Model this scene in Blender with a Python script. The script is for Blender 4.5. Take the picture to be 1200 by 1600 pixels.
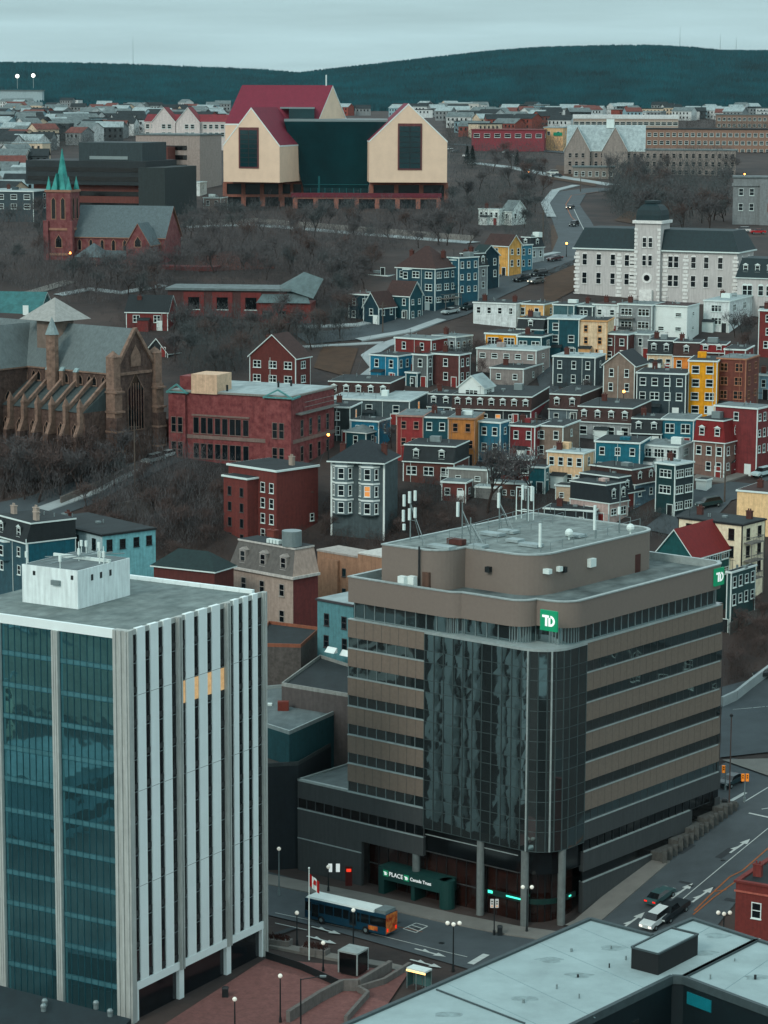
import bpy, math, random
import numpy as np
from mathutils import Vector, Matrix, noise
random.seed(7)
R_=math.radians
for o in list(bpy.data.objects): bpy.data.objects.remove(o)
SC=bpy.context.scene; COL=SC.collection
# ---------------- camera, sky, sun, exposure ----------------
F=4000.0; PITCH=9.216; ROLL=0.23; CH=104.0
CM=Matrix.Translation((0,0,CH))@Matrix.Rotation(R_(90-PITCH),4,'X')@Matrix.Rotation(R_(ROLL),4,'Z')
cd=bpy.data.cameras.new('camera'); cam=bpy.data.objects.new('camera',cd); COL.objects.link(cam)
cam.matrix_world=CM; cd.sensor_fit='HORIZONTAL'; cd.sensor_width=36; cd.lens=36*F/1200; cd.clip_start=1; cd.clip_end=20000
SC.camera=cam
SC.render.resolution_x=768; SC.render.resolution_y=1024
SC.view_settings.view_transform='Standard'; SC.view_settings.look='None'; SC.view_settings.gamma=1
SC.view_settings.exposure=0.76
W=bpy.data.worlds.new('World'); SC.world=W; W.use_nodes=True
nt=W.node_tree; nt.nodes.clear()
def N(t,**k):
    n=nt.nodes.new(t)
    for a,b in k.items(): setattr(n,a,b)
    return n
SUN_EL=32; SUN_AZ=215
sky=N('ShaderNodeTexSky',sky_type='NISHITA'); sky.sun_disc=False; sky.sun_elevation=R_(SUN_EL); sky.sun_rotation=R_(SUN_AZ)
sky.air_density=1.5; sky.dust_density=2; sky.ozone_density=2
skm=N('ShaderNodeVectorMath',operation='SCALE'); skm.inputs['Scale'].default_value=0.10
nt.links.new(sky.outputs[0],skm.inputs[0])
tc=N('ShaderNodeTexCoord'); sx=N('ShaderNodeSeparateXYZ'); nt.links.new(tc.outputs['Generated'],sx.inputs[0])
mr=N('ShaderNodeMapRange'); mr.inputs[1].default_value=0.0; mr.inputs[2].default_value=0.12
nt.links.new(sx.outputs['Z'],mr.inputs[0])
ramp=N('ShaderNodeValToRGB'); cr=ramp.color_ramp
cr.elements[0].position=0; cr.elements[0].color=(0.29,0.405,0.43,1)
cr.elements[1].position=1; cr.elements[1].color=(0.50,0.63,0.66,1)
e=cr.elements.new(0.38); e.color=(0.25,0.375,0.41,1)
nt.links.new(mr.outputs[0],ramp.inputs[0])
mp=N('ShaderNodeMapping'); mp.inputs['Scale'].default_value=(6,6,90); nt.links.new(tc.outputs['Generated'],mp.inputs[0])
nz=N('ShaderNodeTexNoise'); nz.inputs['Scale'].default_value=1.3; nz.inputs['Detail'].default_value=5; nz.inputs['Roughness'].default_value=.55; nt.links.new(mp.outputs[0],nz.inputs['Vector'])
mr2=N('ShaderNodeMapRange'); mr2.inputs[1].default_value=.3; mr2.inputs[2].default_value=.7; mr2.inputs[3].default_value=.89; mr2.inputs[4].default_value=1.11
nt.links.new(nz.outputs[0],mr2.inputs[0])
cs=N('ShaderNodeVectorMath',operation='SCALE'); nt.links.new(ramp.outputs[0],cs.inputs[0]); nt.links.new(mr2.outputs[0],cs.inputs['Scale'])
mx=N('ShaderNodeMix',data_type='RGBA'); mx.inputs['Factor'].default_value=0.9
nt.links.new(skm.outputs[0],mx.inputs['A']); nt.links.new(cs.outputs[0],mx.inputs['B'])
bg=N('ShaderNodeBackground'); bg.inputs[1].default_value=1.0; nt.links.new(mx.outputs['Result'],bg.inputs[0])
ow=N('ShaderNodeOutputWorld'); nt.links.new(bg.outputs[0],ow.inputs[0])
sd=bpy.data.lights.new('sun','SUN'); so=bpy.data.objects.new('sun',sd); COL.objects.link(so)
sd.energy=0.75; sd.angle=R_(14); sd.color=(1,.95,.88)
so.rotation_euler=(R_(90-SUN_EL),0,R_(-SUN_AZ+180)); so.location=(0,0,400)
# ---------------- projection helpers (where a photo pixel meets the place) ----------------
CI=CM.inverted()
def ray(px,py): return (CM.to_3x3()@Vector(((px-600)/F,-(py-800)/F,-1)))
def at_z(px,py,z):
    r=ray(px,py); k=(z-CH)/r.z; return Vector((r.x*k,r.y*k,z))
def at_y(px,py,y):
    r=ray(px,py); k=y/r.y; return Vector((r.x*k,y,CH+r.z*k))
PT=[-3000,0,325,366,402,430,466,475,520,560,610,680,840,1100,1500,2400,9000]
PZ=[1,2,3,9.7,13,20.5,32,34,41,47.3,54.5,62.4,67,77.7,87,92,92]
def g(x,y):
    k=.85*min(1,max(0,1-(y-300)/180)); xx=max(-70,min(70,x))
    return float(np.interp(y+k*xx,PT,PZ))
def at_g(px,py):
    r=ray(px,py); a=150.;b=6000.
    def f(y):
        k=y/r.y; return CH+r.z*k-g(r.x*k,y)
    y=a
    while y<b and f(y)>0: y*=1.01
    lo=y/1.01;hi=y
    for _ in range(30):
        m=(lo+hi)/2
        if f(m)>0: lo=m
        else: hi=m
    k=lo/r.y; return Vector((r.x*k,lo,g(r.x*k,lo)))
def pix(p):
    v=CI@Vector(p); return (600+F*v.x/-v.z, 800-F*v.y/-v.z)
def walk(C,u,px):
    a=CI@C; b=CI.to_3x3()@Vector((u[0],u[1],0)); k=(px-600)/F
    return (k*(-a.z)-a.x)/(b.x-k*(-b.z))
# ---------------- materials ----------------
MATS={}
def lin(c): 
    return tuple(((x/255)/12.92 if x/255<=.04045 else ((x/255+.055)/1.055)**2.4) for x in c)
GAIN=1.12
def mat(key,c,rough=.8,var=.18,scale=1.5,bump=0,metal=0,emit=None,es=0,gain=None,detail=4,kind='noise',spec=.4,bs=None,bd=.05,c2=None):
    if key in MATS: return MATS[key]
    m=bpy.data.materials.new(key); m.use_nodes=True; t=m.node_tree; b=t.nodes['Principled BSDF']
    gain=.80 if gain in(1.0,1.) else gain; l=[min(.85,x*(gain or GAIN)) for x in lin(c)]
    mn=sum(l)/3; f_=1.0 if metal>.5 else(.70 if mn<.05 else .84 if mn<.1 else 1.0); sat=1.0 if metal>.5 else 1.22; l=[max(.002,min(.85,(mn+(x-mn)*sat)*f_)) for x in l]
    b.inputs['Roughness'].default_value=rough; b.inputs['Metallic'].default_value=metal
    b.inputs['Specular IOR Level'].default_value=spec
    if emit:
        b.inputs['Emission Color'].default_value=(*lin(emit),1); b.inputs['Emission Strength'].default_value=es
    if kind=='clap': var=max(var,.26); scale=.9
    tcn=t.nodes.new('ShaderNodeTexCoord')
    n=t.nodes.new('ShaderNodeTexNoise'); n.inputs['Scale'].default_value=scale; n.inputs['Detail'].default_value=detail; n.inputs['Roughness'].default_value=.65
    t.links.new(tcn.outputs['Object'],n.inputs['Vector'])
    r=t.nodes.new('ShaderNodeValToRGB')
    r.color_ramp.elements[0].position=.3; r.color_ramp.elements[1].position=.72
    r.color_ramp.elements[0].color=(*[x*(1-var) for x in l],1)
    hi=[min(.9,x*(gain or GAIN)) for x in lin(c2)] if c2 else [min(.9,x*(1+var)) for x in l]
    r.color_ramp.elements[1].color=(*hi,1)
    t.links.new(n.outputs[0],r.inputs[0]); out=r.outputs[0]
    if kind in('clap','brick','panel','shingle'):
        w=t.nodes.new('ShaderNodeTexWave'); w.wave_type='BANDS'; w.bands_direction='Z'; w.wave_profile='SAW'
        w.inputs['Scale'].default_value={'clap':2.6,'brick':3.5,'panel':.42,'shingle':2.0}[kind]; w.inputs['Distortion'].default_value=.15 if kind!='shingle' else 1.2
        t.links.new(tcn.outputs['Object'],w.inputs['Vector'])
        mm=t.nodes.new('ShaderNodeMapRange'); mm.inputs[3].default_value=.80 ; mm.inputs[4].default_value=1.08
        t.links.new(w.outputs['Fac'],mm.inputs[0])
        v=t.nodes.new('ShaderNodeVectorMath'); v.operation='SCALE'; t.links.new(out,v.inputs[0]); t.links.new(mm.outputs[0],v.inputs['Scale']); out=v.outputs[0]
    if kind in('wall','clap','brick','roof','panel','shingle'):
        # weather streaks with a shape of their own
        mp=t.nodes.new('ShaderNodeMapping'); mp.inputs['Scale'].default_value=(1.2,1.2,.12) if kind!='roof' else (.35,.12,.35)
        t.links.new(tcn.outputs['Object'],mp.inputs[0])
        n2=t.nodes.new('ShaderNodeTexNoise'); n2.inputs['Scale'].default_value=2.2; n2.inputs['Detail'].default_value=5; t.links.new(mp.outputs[0],n2.inputs['Vector'])
        m2=t.nodes.new('ShaderNodeMapRange'); m2.inputs[1].default_value=.35; m2.inputs[2].default_value=.7; m2.inputs[3].default_value=1.06; m2.inputs[4].default_value=.82 if kind!='roof' else .72
        t.links.new(n2.outputs[0],m2.inputs[0])
        v=t.nodes.new('ShaderNodeVectorMath'); v.operation='SCALE'; t.links.new(out,v.inputs[0]); t.links.new(m2.outputs[0],v.inputs['Scale']); out=v.outputs[0]
    t.links.new(out,b.inputs['Base Color'])
    if bump:
        bp=t.nodes.new('ShaderNodeBump'); bp.inputs['Strength'].default_value=bump; bp.inputs['Distance'].default_value=bd
        n3=t.nodes.new('ShaderNodeTexNoise'); n3.inputs['Scale'].default_value=bs or scale*3; n3.inputs['Detail'].default_value=2
        t.links.new(tcn.outputs['Object'],n3.inputs['Vector']); t.links.new(n3.outputs[0],bp.inputs['Height']); t.links.new(bp.outputs[0],b.inputs['Normal'])
    MATS[key]=m; return m
def cm(c,kind='wall',**k):
    return mat('%s_%d_%d_%d'%(kind,*c),c,kind=kind,**k)
white=mat('white_paint',(205,214,210),rough=.6,var=.08,scale=.8)
trim=mat('white_trim',(198,210,206),rough=.6,var=.08,scale=3)
glass=mat('window_glass',(16,24,28),rough=.12,var=.5,scale=.6,spec=.7)
lit=mat('lit_window',(120,80,50),rough=.5,emit=(255,170,90),es=.35)
asph=mat('asphalt',(78,87,90),rough=.85,var=.26,scale=.18,detail=12,gain=1.0)
pave=mat('pavement',(120,120,115),rough=.9,var=.14,scale=.5,detail=7,gain=1.0)
soil=mat('winter_ground',(62,54,50),rough=1,var=.35,scale=.12,detail=9,gain=1.0,c2=(92,82,74))
grass=mat('dry_grass',(84,66,52),rough=1,var=.3,scale=.4,detail=7,gain=1.0)
snow=mat('pale_path',(162,172,172),rough=.9,var=.15,scale=.3,gain=1.0)
paint=mat('road_paint',(190,198,194),rough=.7,var=.15,scale=2,gain=1.0)
ochre=mat('orange_paint',(150,92,58),rough=.7,var=.2,scale=2,gain=1.0)
tarr=mat('dark_roofing',(52,62,64),kind='roof',rough=.9,var=.2,scale=.5,gain=1.0)
greyr=mat('grey_roofing',(112,124,124),kind='roof',rough=.9,var=.2,scale=.4,gain=1.0)
pale=mat('pale_roofing',(165,180,180),kind='roof',rough=.9,var=.12,scale=.3,gain=1.0)
metal=mat('grey_metal',(120,132,132),rough=.45,metal=.4,var=.1,scale=2)
dark=mat('dark_metal',(32,40,42),rough=.5,var=.2,scale=2,gain=1.0)
brickc=mat('chimney_brick',(96,62,56),kind='brick',rough=.9,scale=3,gain=1.0)
# ---------------- mesh helpers ----------------
class MB:
    def __init__(s): s.v=[];s.f=[];s.m=[]
    def quad(s,*p,m=0):
        n=len(s.v); s.v+= [tuple(q) for q in p]; s.f.append(tuple(range(n,n+len(p)))); s.m.append(m); return s
    def prism(s,poly,z0,z1,m=0,top=None,bot=True,poly1=None):
        n=len(s.v); k=len(poly); p1=poly1 or poly
        s.v+=[(x,y,z0) for x,y in poly]+[(x,y,z1) for x,y in p1]
        for i in range(k):
            j=(i+1)%k; s.f.append((n+i,n+j,n+k+j,n+k+i)); s.m.append(m)
        s.f.append(tuple(range(n+k,n+2*k))); s.m.append(m if top is None else top)
        if bot: s.f.append(tuple(range(n+k-1,n-1,-1))); s.m.append(m)
        return s
    def box(s,x0,y0,z0,x1,y1,z1,m=0,top=None):
        return s.prism([(x0,y0),(x1,y0),(x1,y1),(x0,y1)],z0,z1,m,top)
    def tube(s,a,b,r,r2=None,n=6,m=0):
        a=Vector(a);b=Vector(b);r2=r if r2 is None else r2
        d=(b-a); 
        if d.length<1e-6: return s
        d.normalize(); u=d.orthogonal().normalized(); w=d.cross(u); k=len(s.v)
        for i in range(n):
            t=2*math.pi*i/n; o=u*math.cos(t)+w*math.sin(t); s.v.append(tuple(a+o*r))
        for i in range(n):
            t=2*math.pi*i/n; o=u*math.cos(t)+w*math.sin(t); s.v.append(tuple(b+o*r2))
        for i in range(n):
            j=(i+1)%n; s.f.append((k+i,k+j,k+n+j,k+n+i)); s.m.append(m)
        s.f.append(tuple(range(k+n,k+2*n))); s.m.append(m); s.f.append(tuple(range(k+n-1,k-1,-1))); s.m.append(m)
        return s
    def ball(s,c,r,m=0,sz=1,n=8,k=5):
        c=Vector(c); b=len(s.v)
        s.v.append((c.x,c.y,c.z+r*sz))
        for i in range(1,k):
            a=math.pi*i/k
            for j in range(n):
                t=2*math.pi*j/n; s.v.append((c.x+r*math.sin(a)*math.cos(t),c.y+r*math.sin(a)*math.sin(t),c.z+r*sz*math.cos(a)))
        s.v.append((c.x,c.y,c.z-r*sz)); L=len(s.v)-1
        for j in range(n):
            q=(j+1)%n; s.f.append((b,b+1+j,b+1+q)); s.m.append(m)
            for i in range(k-2):
                s.f.append((b+1+i*n+j,b+1+(i+1)*n+j,b+1+(i+1)*n+q,b+1+i*n+q)); s.m.append(m)
            s.f.append((L,b+1+(k-2)*n+q,b+1+(k-2)*n+j)); s.m.append(m)
        return s
    def mesh(s,name,mats):
        me=bpy.data.meshes.new(name); me.from_pydata(s.v,[],s.f)
        for q in mats: me.materials.append(q)
        me.polygons.foreach_set('material_index',s.m); me.update(); return me
    def build(s,name,mats,parent=None,loc=(0,0,0),rz=0):
        if not isinstance(mats,(list,tuple)): mats=[mats]
        return ob(name,s.mesh(name,mats),parent,loc,rz)
def ob(name,me,parent=None,loc=(0,0,0),rz=0):
    o=bpy.data.objects.new(name,me); COL.objects.link(o); o.parent=parent; o.location=loc; o.rotation_euler=(0,0,rz); return o
def tag(o,label=None,cat=None,group=None,kind=None):
    if label: o['label']=label
    if cat: o['category']=cat
    if group: o['group']=group
    if kind: o['kind']=kind
    return o
def thing(name,label,cat,loc=(0,0,0),rz=0,group=None):
    return tag(ob(name,None,None,loc,rz),label,cat,group)
def dup(root,loc,rz=None,label=None,group=None,sc=None,z=None):
    r=root.copy(); COL.objects.link(r); r.location=loc
    if rz is not None: r.rotation_euler=(0,0,rz)
    if sc: r.scale=sc
    if label: r['label']=label
    if group: r['group']=group
    for ch in list(root.children):
        c=ch.copy(); COL.objects.link(c); c.parent=r
        for gg in ch.children:
            d=gg.copy(); COL.objects.link(d); d.parent=c
    return r
def text_mesh(txt,size,ext=.02):
    cu=bpy.data.curves.new('lettering','FONT'); cu.body=txt; cu.size=size; cu.extrude=ext; cu.align_x='CENTER'; cu.align_y='CENTER'
    o=bpy.data.objects.new('t',cu); COL.objects.link(o); bpy.context.view_layer.update()
    me=bpy.data.meshes.new_from_object(o.evaluated_get(bpy.context.evaluated_depsgraph_get())); bpy.data.objects.remove(o); return me
def lettering(txt,size,m,parent,loc,face='A',sx=1):
    me=text_mesh(txt,size); me.materials.clear(); me.materials.append(m)
    o=bpy.data.objects.new('lettering',me); COL.objects.link(o); o.parent=parent; o.location=loc
    o.rotation_euler=(math.pi/2,0,0 if face=='A' else math.pi/2); o.scale=(sx,1,1); return o
# ---------------- ground ----------------
def sheet(name,P,nx,m,kind='structure'):
    # P rows of points
    mb=MB(); mb.v=[tuple(p) for r in P for p in r]; c=len(P[0])
    for i in range(len(P)-1):
        for j in range(c-1):
            mb.f.append((i*c+j,i*c+j+1,(i+1)*c+j+1,(i+1)*c+j)); mb.m.append(0)
    o=mb.build(name,m); o['kind']=kind; return o
ys=[-3000,-1500,-600,-200,0,100,160]+list(np.arange(200,700,3.0))+list(np.arange(700,1150,10.))+list(np.arange(1160,2500,40.))+[2700,3200,4000,6000,9000]
xs=[-6000,-2500,-1000,-500,-350,-260,-200]+list(np.arange(-160,161,4.))+[200,260,350,500,1000,2500,6000]
gm=mat('ground_soil',(50,50,51),rough=1,var=.35,scale=.05,detail=14,gain=1.0,c2=(78,66,60),bump=.3,bs=.5,bd=.3)
sheet('ground',[[(x,y,g(x,y)-.04) for x in xs] for y in ys],0,gm)
wm=mat('harbour_water',(40,58,64),rough=.15,var=.2,scale=.02,gain=1.0,bump=.3,bs=.3)
sheet('water',[[(-6000,-3000,2.6),(6000,-3000,2.6)],[(-6000,120,2.6),(6000,120,2.6)]],0,wm)
def drape(name,pts,width,dz,m,px=True,step=2.,nw=6,off=0,thick=None):
    P=[at_g(*p) for p in pts] if px else [Vector((p[0],p[1],0)) for p in pts]
    Q=[]
    for a,b in zip(P[:-1],P[1:]):
        d=(b-a).xy.length; n=max(1,int(d/step))
        for i in range(n): Q.append(a.lerp(b,i/n))
    Q.append(P[-1]); rows=[]
    for i,p in enumerate(Q):
        t=(Q[min(i+2,len(Q)-1)]-Q[max(i-2,0)]).xy.normalized(); nn=Vector((-t.y,t.x)); r=[]
        wd=width(i/len(Q)) if callable(width) else width
        for j in range(nw+1):
            o=off+(j/nw-.5)*wd; x=p.x+nn.x*o; y=p.y+nn.y*o; r.append((x,y,g(x,y)+dz))
        rows.append(r)
    if thick:
        for r in rows:
            r.insert(0,(r[0][0],r[0][1],r[0][2]-thick)); r.append((r[-1][0],r[-1][1],r[-1][2]-thick))
    return sheet(name,rows,0,m)
def patch(name,poly,dz,m,n=24,step=None):
    # draped polygon given in photo pixels: 4 corners bilinear
    a,b,c,d=[at_g(*p) for p in poly]; rows=[]
    for i in range(n+1):
        r=[]
        for j in range(n+1):
            p=a.lerp(b,j/n).lerp(d.lerp(c,j/n),i/n); r.append((p.x,p.y,g(p.x,p.y)+dz))
        rows.append(r)
    return sheet(name,rows,0,m)
def mark(pts,m=None,dz=.1):
    mb=MB(); P=[at_g(*p) for p in pts]; mb.quad(*[(p.x,p.y,g(p.x,p.y)+dz) for p in P]); o=mb.build('road_marking',m or paint); o['kind']='structure'; return o
# ---------------- windows, houses ----------------
WM={}
def win_mesh(w,h,style='sash',frame=None,arch=False,glz=None):
    frame=frame or trim; glz=glz or glass
    key=(round(w,2),round(h,2),style,frame.name,arch,glz.name)
    if key in WM: return WM[key]
    mb=MB(); t=.105 if style!='thin' else .06; o=-.07
    mb.box(-w/2-t,o,-h/2-t,-w/2,.02,h/2+t); mb.box(w/2,o,-h/2-t,w/2+t,.02,h/2+t)
    mb.box(-w/2,o,h/2,w/2,.02,h/2+t); mb.box(-w/2,o,-h/2-t,w/2,.02,-h/2)
    mb.box(-w/2-t-.06,o-.1,-h/2-t-.09,w/2+t+.06,.02,-h/2-t-.002)
    if style in('sash','pair'): mb.box(-w/2,-.04,-.05,w/2,.0,.05)
    if style=='pair': mb.box(-.07,-.06,-h/2,.07,.0,h/2)
    if style=='tri':
        for q in(-w/6,w/6): mb.box(q-.06,-.06,-h/2,q+.06,0,h/2)
        mb.box(-w/2,-.04,.1,w/2,.0,.18)
    if arch: 
        for i in range(6):
            a=math.pi*i/6; b=math.pi*(i+1)/6; r=w/2+t
            mb.prism([(0,0)]*3,0,0) if 0 else mb.quad((0,o,h/2+t),(r*math.cos(a),o,h/2+t+r*.6*math.sin(a)),(r*math.cos(b),o,h/2+t+r*.6*math.sin(b)))
    mb.quad((-w/2,-.015,-h/2),(w/2,-.015,-h/2),(w/2,-.015,h/2),(-w/2,-.015,h/2),m=1)
    me=mb.mesh('window',[frame,glz]); WM[key]=me; return me
def put(me,root,face,a,z,w,dep,name='window',out=0.0):
    # face A = front (y=0); B = right side (x=w); L = left side
    if face=='A': loc=(a,-out,z); rz=0
    elif face=='B': loc=(w+out,a,z); rz=math.pi/2
    elif face=='L': loc=(-out,dep-a,z); rz=-math.pi/2
    else: loc=(w-a,dep+out,z); rz=math.pi
    return ob(name,me,root,loc,rz)
def site(pL,pC,pR,pT,pB,rz=-38,d=None,z=None):
    a=R_(-rz)
    if z is not None: C=at_z(pC,pT,z)
    else:
        if d is None: d=at_g(pC,pB).y
        C=at_y(pC,pT,d)
    w=walk(C,(-math.cos(a),math.sin(a)),pL) if pL is not None else 10
    dep=walk(C,(math.sin(a),math.cos(a)),pR) if pR is not None else 9
    O=Vector((C.x-w*math.cos(a),C.y+w*math.sin(a),0))
    ux=Vector((math.cos(a),-math.sin(a),0)); uy=Vector((math.sin(a),math.cos(a),0))
    zz=[g(*(O+ux*i*w+uy*j*dep).xy) for i in(0,1) for j in(0,1)]
    z0=min(zz)-.4
    return dict(O=Vector((O.x,O.y,z0)),w=w,dep=dep,H=C.z-z0,rz=R_(rz),C=C,ux=ux,uy=uy,zg=g(C.x,C.y)-z0)
def gable_mb(x0,y0,x1,y1,z,rh,axis,ov=.35,th=.22):
    r=MB()
    if axis=='x':
        ym=(y0+y1)/2; s=rh/((y1-y0)/2)
        for sg,ye in((-1,y0-ov),(1,y1+ov)):
            ze=z-s*ov
            a=(x0-ov,ye,ze);b=(x1+ov,ye,ze);c=(x1+ov,ym,z+rh);d=(x0-ov,ym,z+rh)
            P=[a,b,c,d]; U=[(p[0],p[1],p[2]+th) for p in P]
            r.quad(*U); r.quad(*P[::-1],m=1)
            for i in range(4): j=(i+1)%4; r.quad(P[i],P[j],U[j],U[i],m=1)
    else:
        xm=(x0+x1)/2; s=rh/((x1-x0)/2)
        for xe in(x0-ov,x1+ov):
            ze=z-s*ov
            P=[(xe,y0-ov,ze),(xe,y1+ov,ze),(xm,y1+ov,z+rh),(xm,y0-ov,z+rh)]; U=[(p[0],p[1],p[2]+th) for p in P]
            r.quad(*U); r.quad(*P[::-1],m=1)
            for i in range(4): j=(i+1)%4; r.quad(P[i],P[j],U[j],U[i],m=1)
    return r
def dormer(root,face,a,z,w,dep,col,ww=.9,wh=1.2,fr=None,proud=.55):
    mb=MB(); x0,x1=-ww/2-.25,ww/2+.25
    mb.box(x0,-.02,-wh/2-.1,x1,proud+1,wh/2+.2)
    mb.prism([(0,0)]*3,0,0) if 0 else None
    zt=wh/2+.2
    P=[(x0-.1,-.12,zt),(x1+.1,-.12,zt),(0,-.12,zt+.45)]; Q=[(p[0],proud+1,p[2]) for p in P]
    mb.quad(*P,m=1); mb.quad(P[0],P[2],Q[2],Q[0],m=2); mb.quad(P[2],P[1],Q[1],Q[2],m=2)
    d=mb.mesh('dormer',[col,fr or trim,col])
    o=put(d,root,face,a,z,w,dep,'dormer',proud)
    ob('window',win_mesh(ww,wh,'sash',fr),o,(0,-.03,0))
    return o
def chimney(root,x,y,z,h=1.4,m=None,s=.5):
    mb=MB(); mb.box(x-s,y-s*.6,z-.3,x+s,y+s*.6,z+h); mb.box(x-s-.08,y-s*.6-.08,z+h,x+s+.08,y+s*.6+.08,z+h+.15)
    for q in(-.2,.2): mb.tube((x+q,y,z+h+.14),(x+q,y,z+h+.5),.12)
    mb.build('chimney',m or brickc,root)
def house(label,cat,pL,pC,pR,pT,pB,col,roof='flat',rc=None,A=(2,2),B=(2,1),rz=-38,sty='sash',ww=.85,wh=1.4,top=1.55,sh=None,
          mans=('A',),mh=2.6,dA=0,dB=0,rh=2.2,axis='x',ch=0,fr=None,cornice=.3,door=True,group=None,d=None,litp=.012,name='row_house',corner=True,sideC=None,chm=None,dep=None,bay=None,decks=()):
    S=site(pL,pC,pR,pT,pB,rz,d); w,D,H=S['w'],S['dep'],S['H']
    if dep: D=dep
    root=thing(name,label,cat,S['O'],S['rz'],group); rng=random.Random(label); ch=ch or (1 if rng.random()<.45 and roof in('flat','mansard') else 0)
    fr=fr or trim; rc=rc or rng.choice([tarr,tarr,tarr,greyr,greyr,pale] if roof=='flat' else [tarr]); Hw=H; ww*=rng.uniform(.88,1.08); wh*=rng.uniform(.92,1.08)
    if roof=='mansard': Hw=H-mh
    wl=MB().box(0,0,0,w,D,Hw,0)
    if sideC:
        wl=MB(); wl.prism([(0,0),(w,0),(w,D),(0,D)],0,Hw,0); wl.m[1]=1; wl.m[3]=1
    if roof=='mansard':
        ia=.75 if 'A' in mans else 0; ib=.75 if 'B' in mans else 0
        if ib==0 or ia==0:
            pr=[(0,ia),(w-ib,ia),(w-ib,D),(0,D)]
        p0=[(-.25 if ia==0 and 0 else 0,-.3 if ia else 0),(w+.3 if ib else w,-.3 if ia else 0),(w+.3 if ib else w,D),(0,D)]
        p1=[(0,ia),(w-ib,ia),(w-ib,D),(0,D)]
    if roof=='gable':
        if axis=='x':
            for xx,fl in((0,1),(w,0)):
                q=[(xx,0,Hw),(xx,D,Hw),(xx,D/2,Hw+rh)]; wl.quad(*(q[::-1] if not fl else q),m=1 if sideC else 0)
        else:
            for yy,fl in((0,0),(D,1)):
                q=[(0,yy,Hw),(w,yy,Hw),(w/2,yy,Hw+rh)]; wl.quad(*(q[::-1] if fl else q))
    wl.build('wall',[col,sideC or col],root)
    if roof=='flat':
        r=MB(); r.box(-.2,-.25,Hw+.002,w+.2,D+.15,Hw+cornice,1); r.box(0,0,Hw+cornice-.01,w,D,Hw+cornice+.05,0)
        r.build('roof',[rc,fr],root); zt=Hw+cornice+.05
    elif roof=='mansard':
        r=MB(); r.prism(p0,Hw+.18,H,0,poly1=p1); 
        r.prism([(x+(.12 if x>0 else -.12),y+(.12 if y>1 else -.15)) for x,y in p1],H+.002,H+.22,1); r.prism(p1,H+.2,H+.26,2)
        r.prism([(x+(.12 if x>0 else -.12),y+(.1 if y>1 else -.15)) for x,y in p0],Hw+.002,Hw+.178,1)
        r.build('roof',[rc,fr,tarr if rc!=tarr else greyr],root); zt=H+.26
        for k,n,f in((dA,dA,'A'),(dB,dB,'B')):
            L=w if f=='A' else D
            for i in range(n): dormer(root,f,L*(i+.5)/n,Hw+mh*.5,w,D,rc,.85,1.15,fr,proud=-.12)
    elif roof=='gable':
        gable_mb(0,0,w,D,Hw,rh,axis).build('roof',[rc,fr],root); zt=Hw+rh*.6
    elif roof=='hip':
        r=MB(); o=.4; k=min(w,D)/2
        a=[(-o,-o,Hw),(w+o,-o,Hw),(w+o,D+o,Hw),(-o,D+o,Hw)]
        if w>=D: t0,t1=(k,D/2,Hw+rh),(w-k,D/2,Hw+rh); r.quad(a[0],a[1],t1,t0);r.quad(a[1],a[2],t1);r.quad(a[2],a[3],t0,t1);r.quad(a[3],a[0],t0)
        else: t0,t1=(w/2,k,Hw+rh),(w/2,D-k,Hw+rh); r.quad(a[0],a[1],t0);r.quad(a[1],a[2],t1,t0);r.quad(a[2],a[3],t1);r.quad(a[3],a[0],t0,t1)
        r.box(-o,-o,Hw-.2,w+o,D+o,Hw-.003,1); r.build('roof',[rc,fr],root); zt=Hw+rh*.5
    if corner:
        t=.14
        for x,y in((0,0),(w,0),(w,D)): MB().box(x-.035 if x==0 else x-t,y-.035 if y==0 else y-t,0,x+t if x==0 else x+.035,y+t if y==0 else y+.0,Hw-.02).build('corner_board',fr,root)
    # windows
    for f,(nr,nc),L in(('A',A,w),('B',B,D)):
        s=sh or 2.9
        for i in range(nr):
            z=Hw-top-i*s
            if z<1.2: break
            for j in range(nc):
                if rng.random()<.04 and nr>1: continue
                st=sty; w1=ww; h1=wh
                if f=='B' and rng.random()<.3: h1=wh*.8
                if i>0 and f=='A' and rng.random()<.18: st='pair'; w1=min(1.7,L/nc*.7)
                gl=lit if rng.random()<litp else glass
                me=win_mesh(min(w1,L/nc*.72),h1,st,fr,glz=gl)
                put(me,root,f,L*(j+.5)/nc+rng.uniform(-.08,.08),z,w,D)
    if door:
        dm=MB().box(-.55,-.05,0,.55,.02,2.15,0).box(-.68,-.03,0,-.55,.02,2.28,1).box(.55,-.03,0,.68,.02,2.28,1).box(-.55,-.03,2.15,.55,.02,2.28,1)
        o=put(dm.mesh('door',[rng.choice([dark,cm((120,50,48)),white]),fr]),root,'A',min(w-1,max(1,w*.8)),max(.1,S['zg']),w,D,'door',.01)
    if door and rng.random()<.45 and w>5:
        m=MB(); x=w*rng.uniform(.2,.5); pz=max(.1,S['zg']); m.box(x-1.3,-1.5,0,x+1.3,-.01,pz+2.4,0); m.quad((x-1.5,-1.7,pz+2.42),(x+1.5,-1.7,pz+2.42),(x+1.5,-.01,pz+2.95),(x-1.5,-.01,pz+2.95),m=1); m.build('porch',[rng.choice([col,fr]),tarr],root)
    for i in range(ch): chimney(root,w*(.15+.7*i/max(1,ch-1)) if ch>1 else w*.25,D*rng.uniform(.3,.75),zt,1.2,chm)
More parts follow.
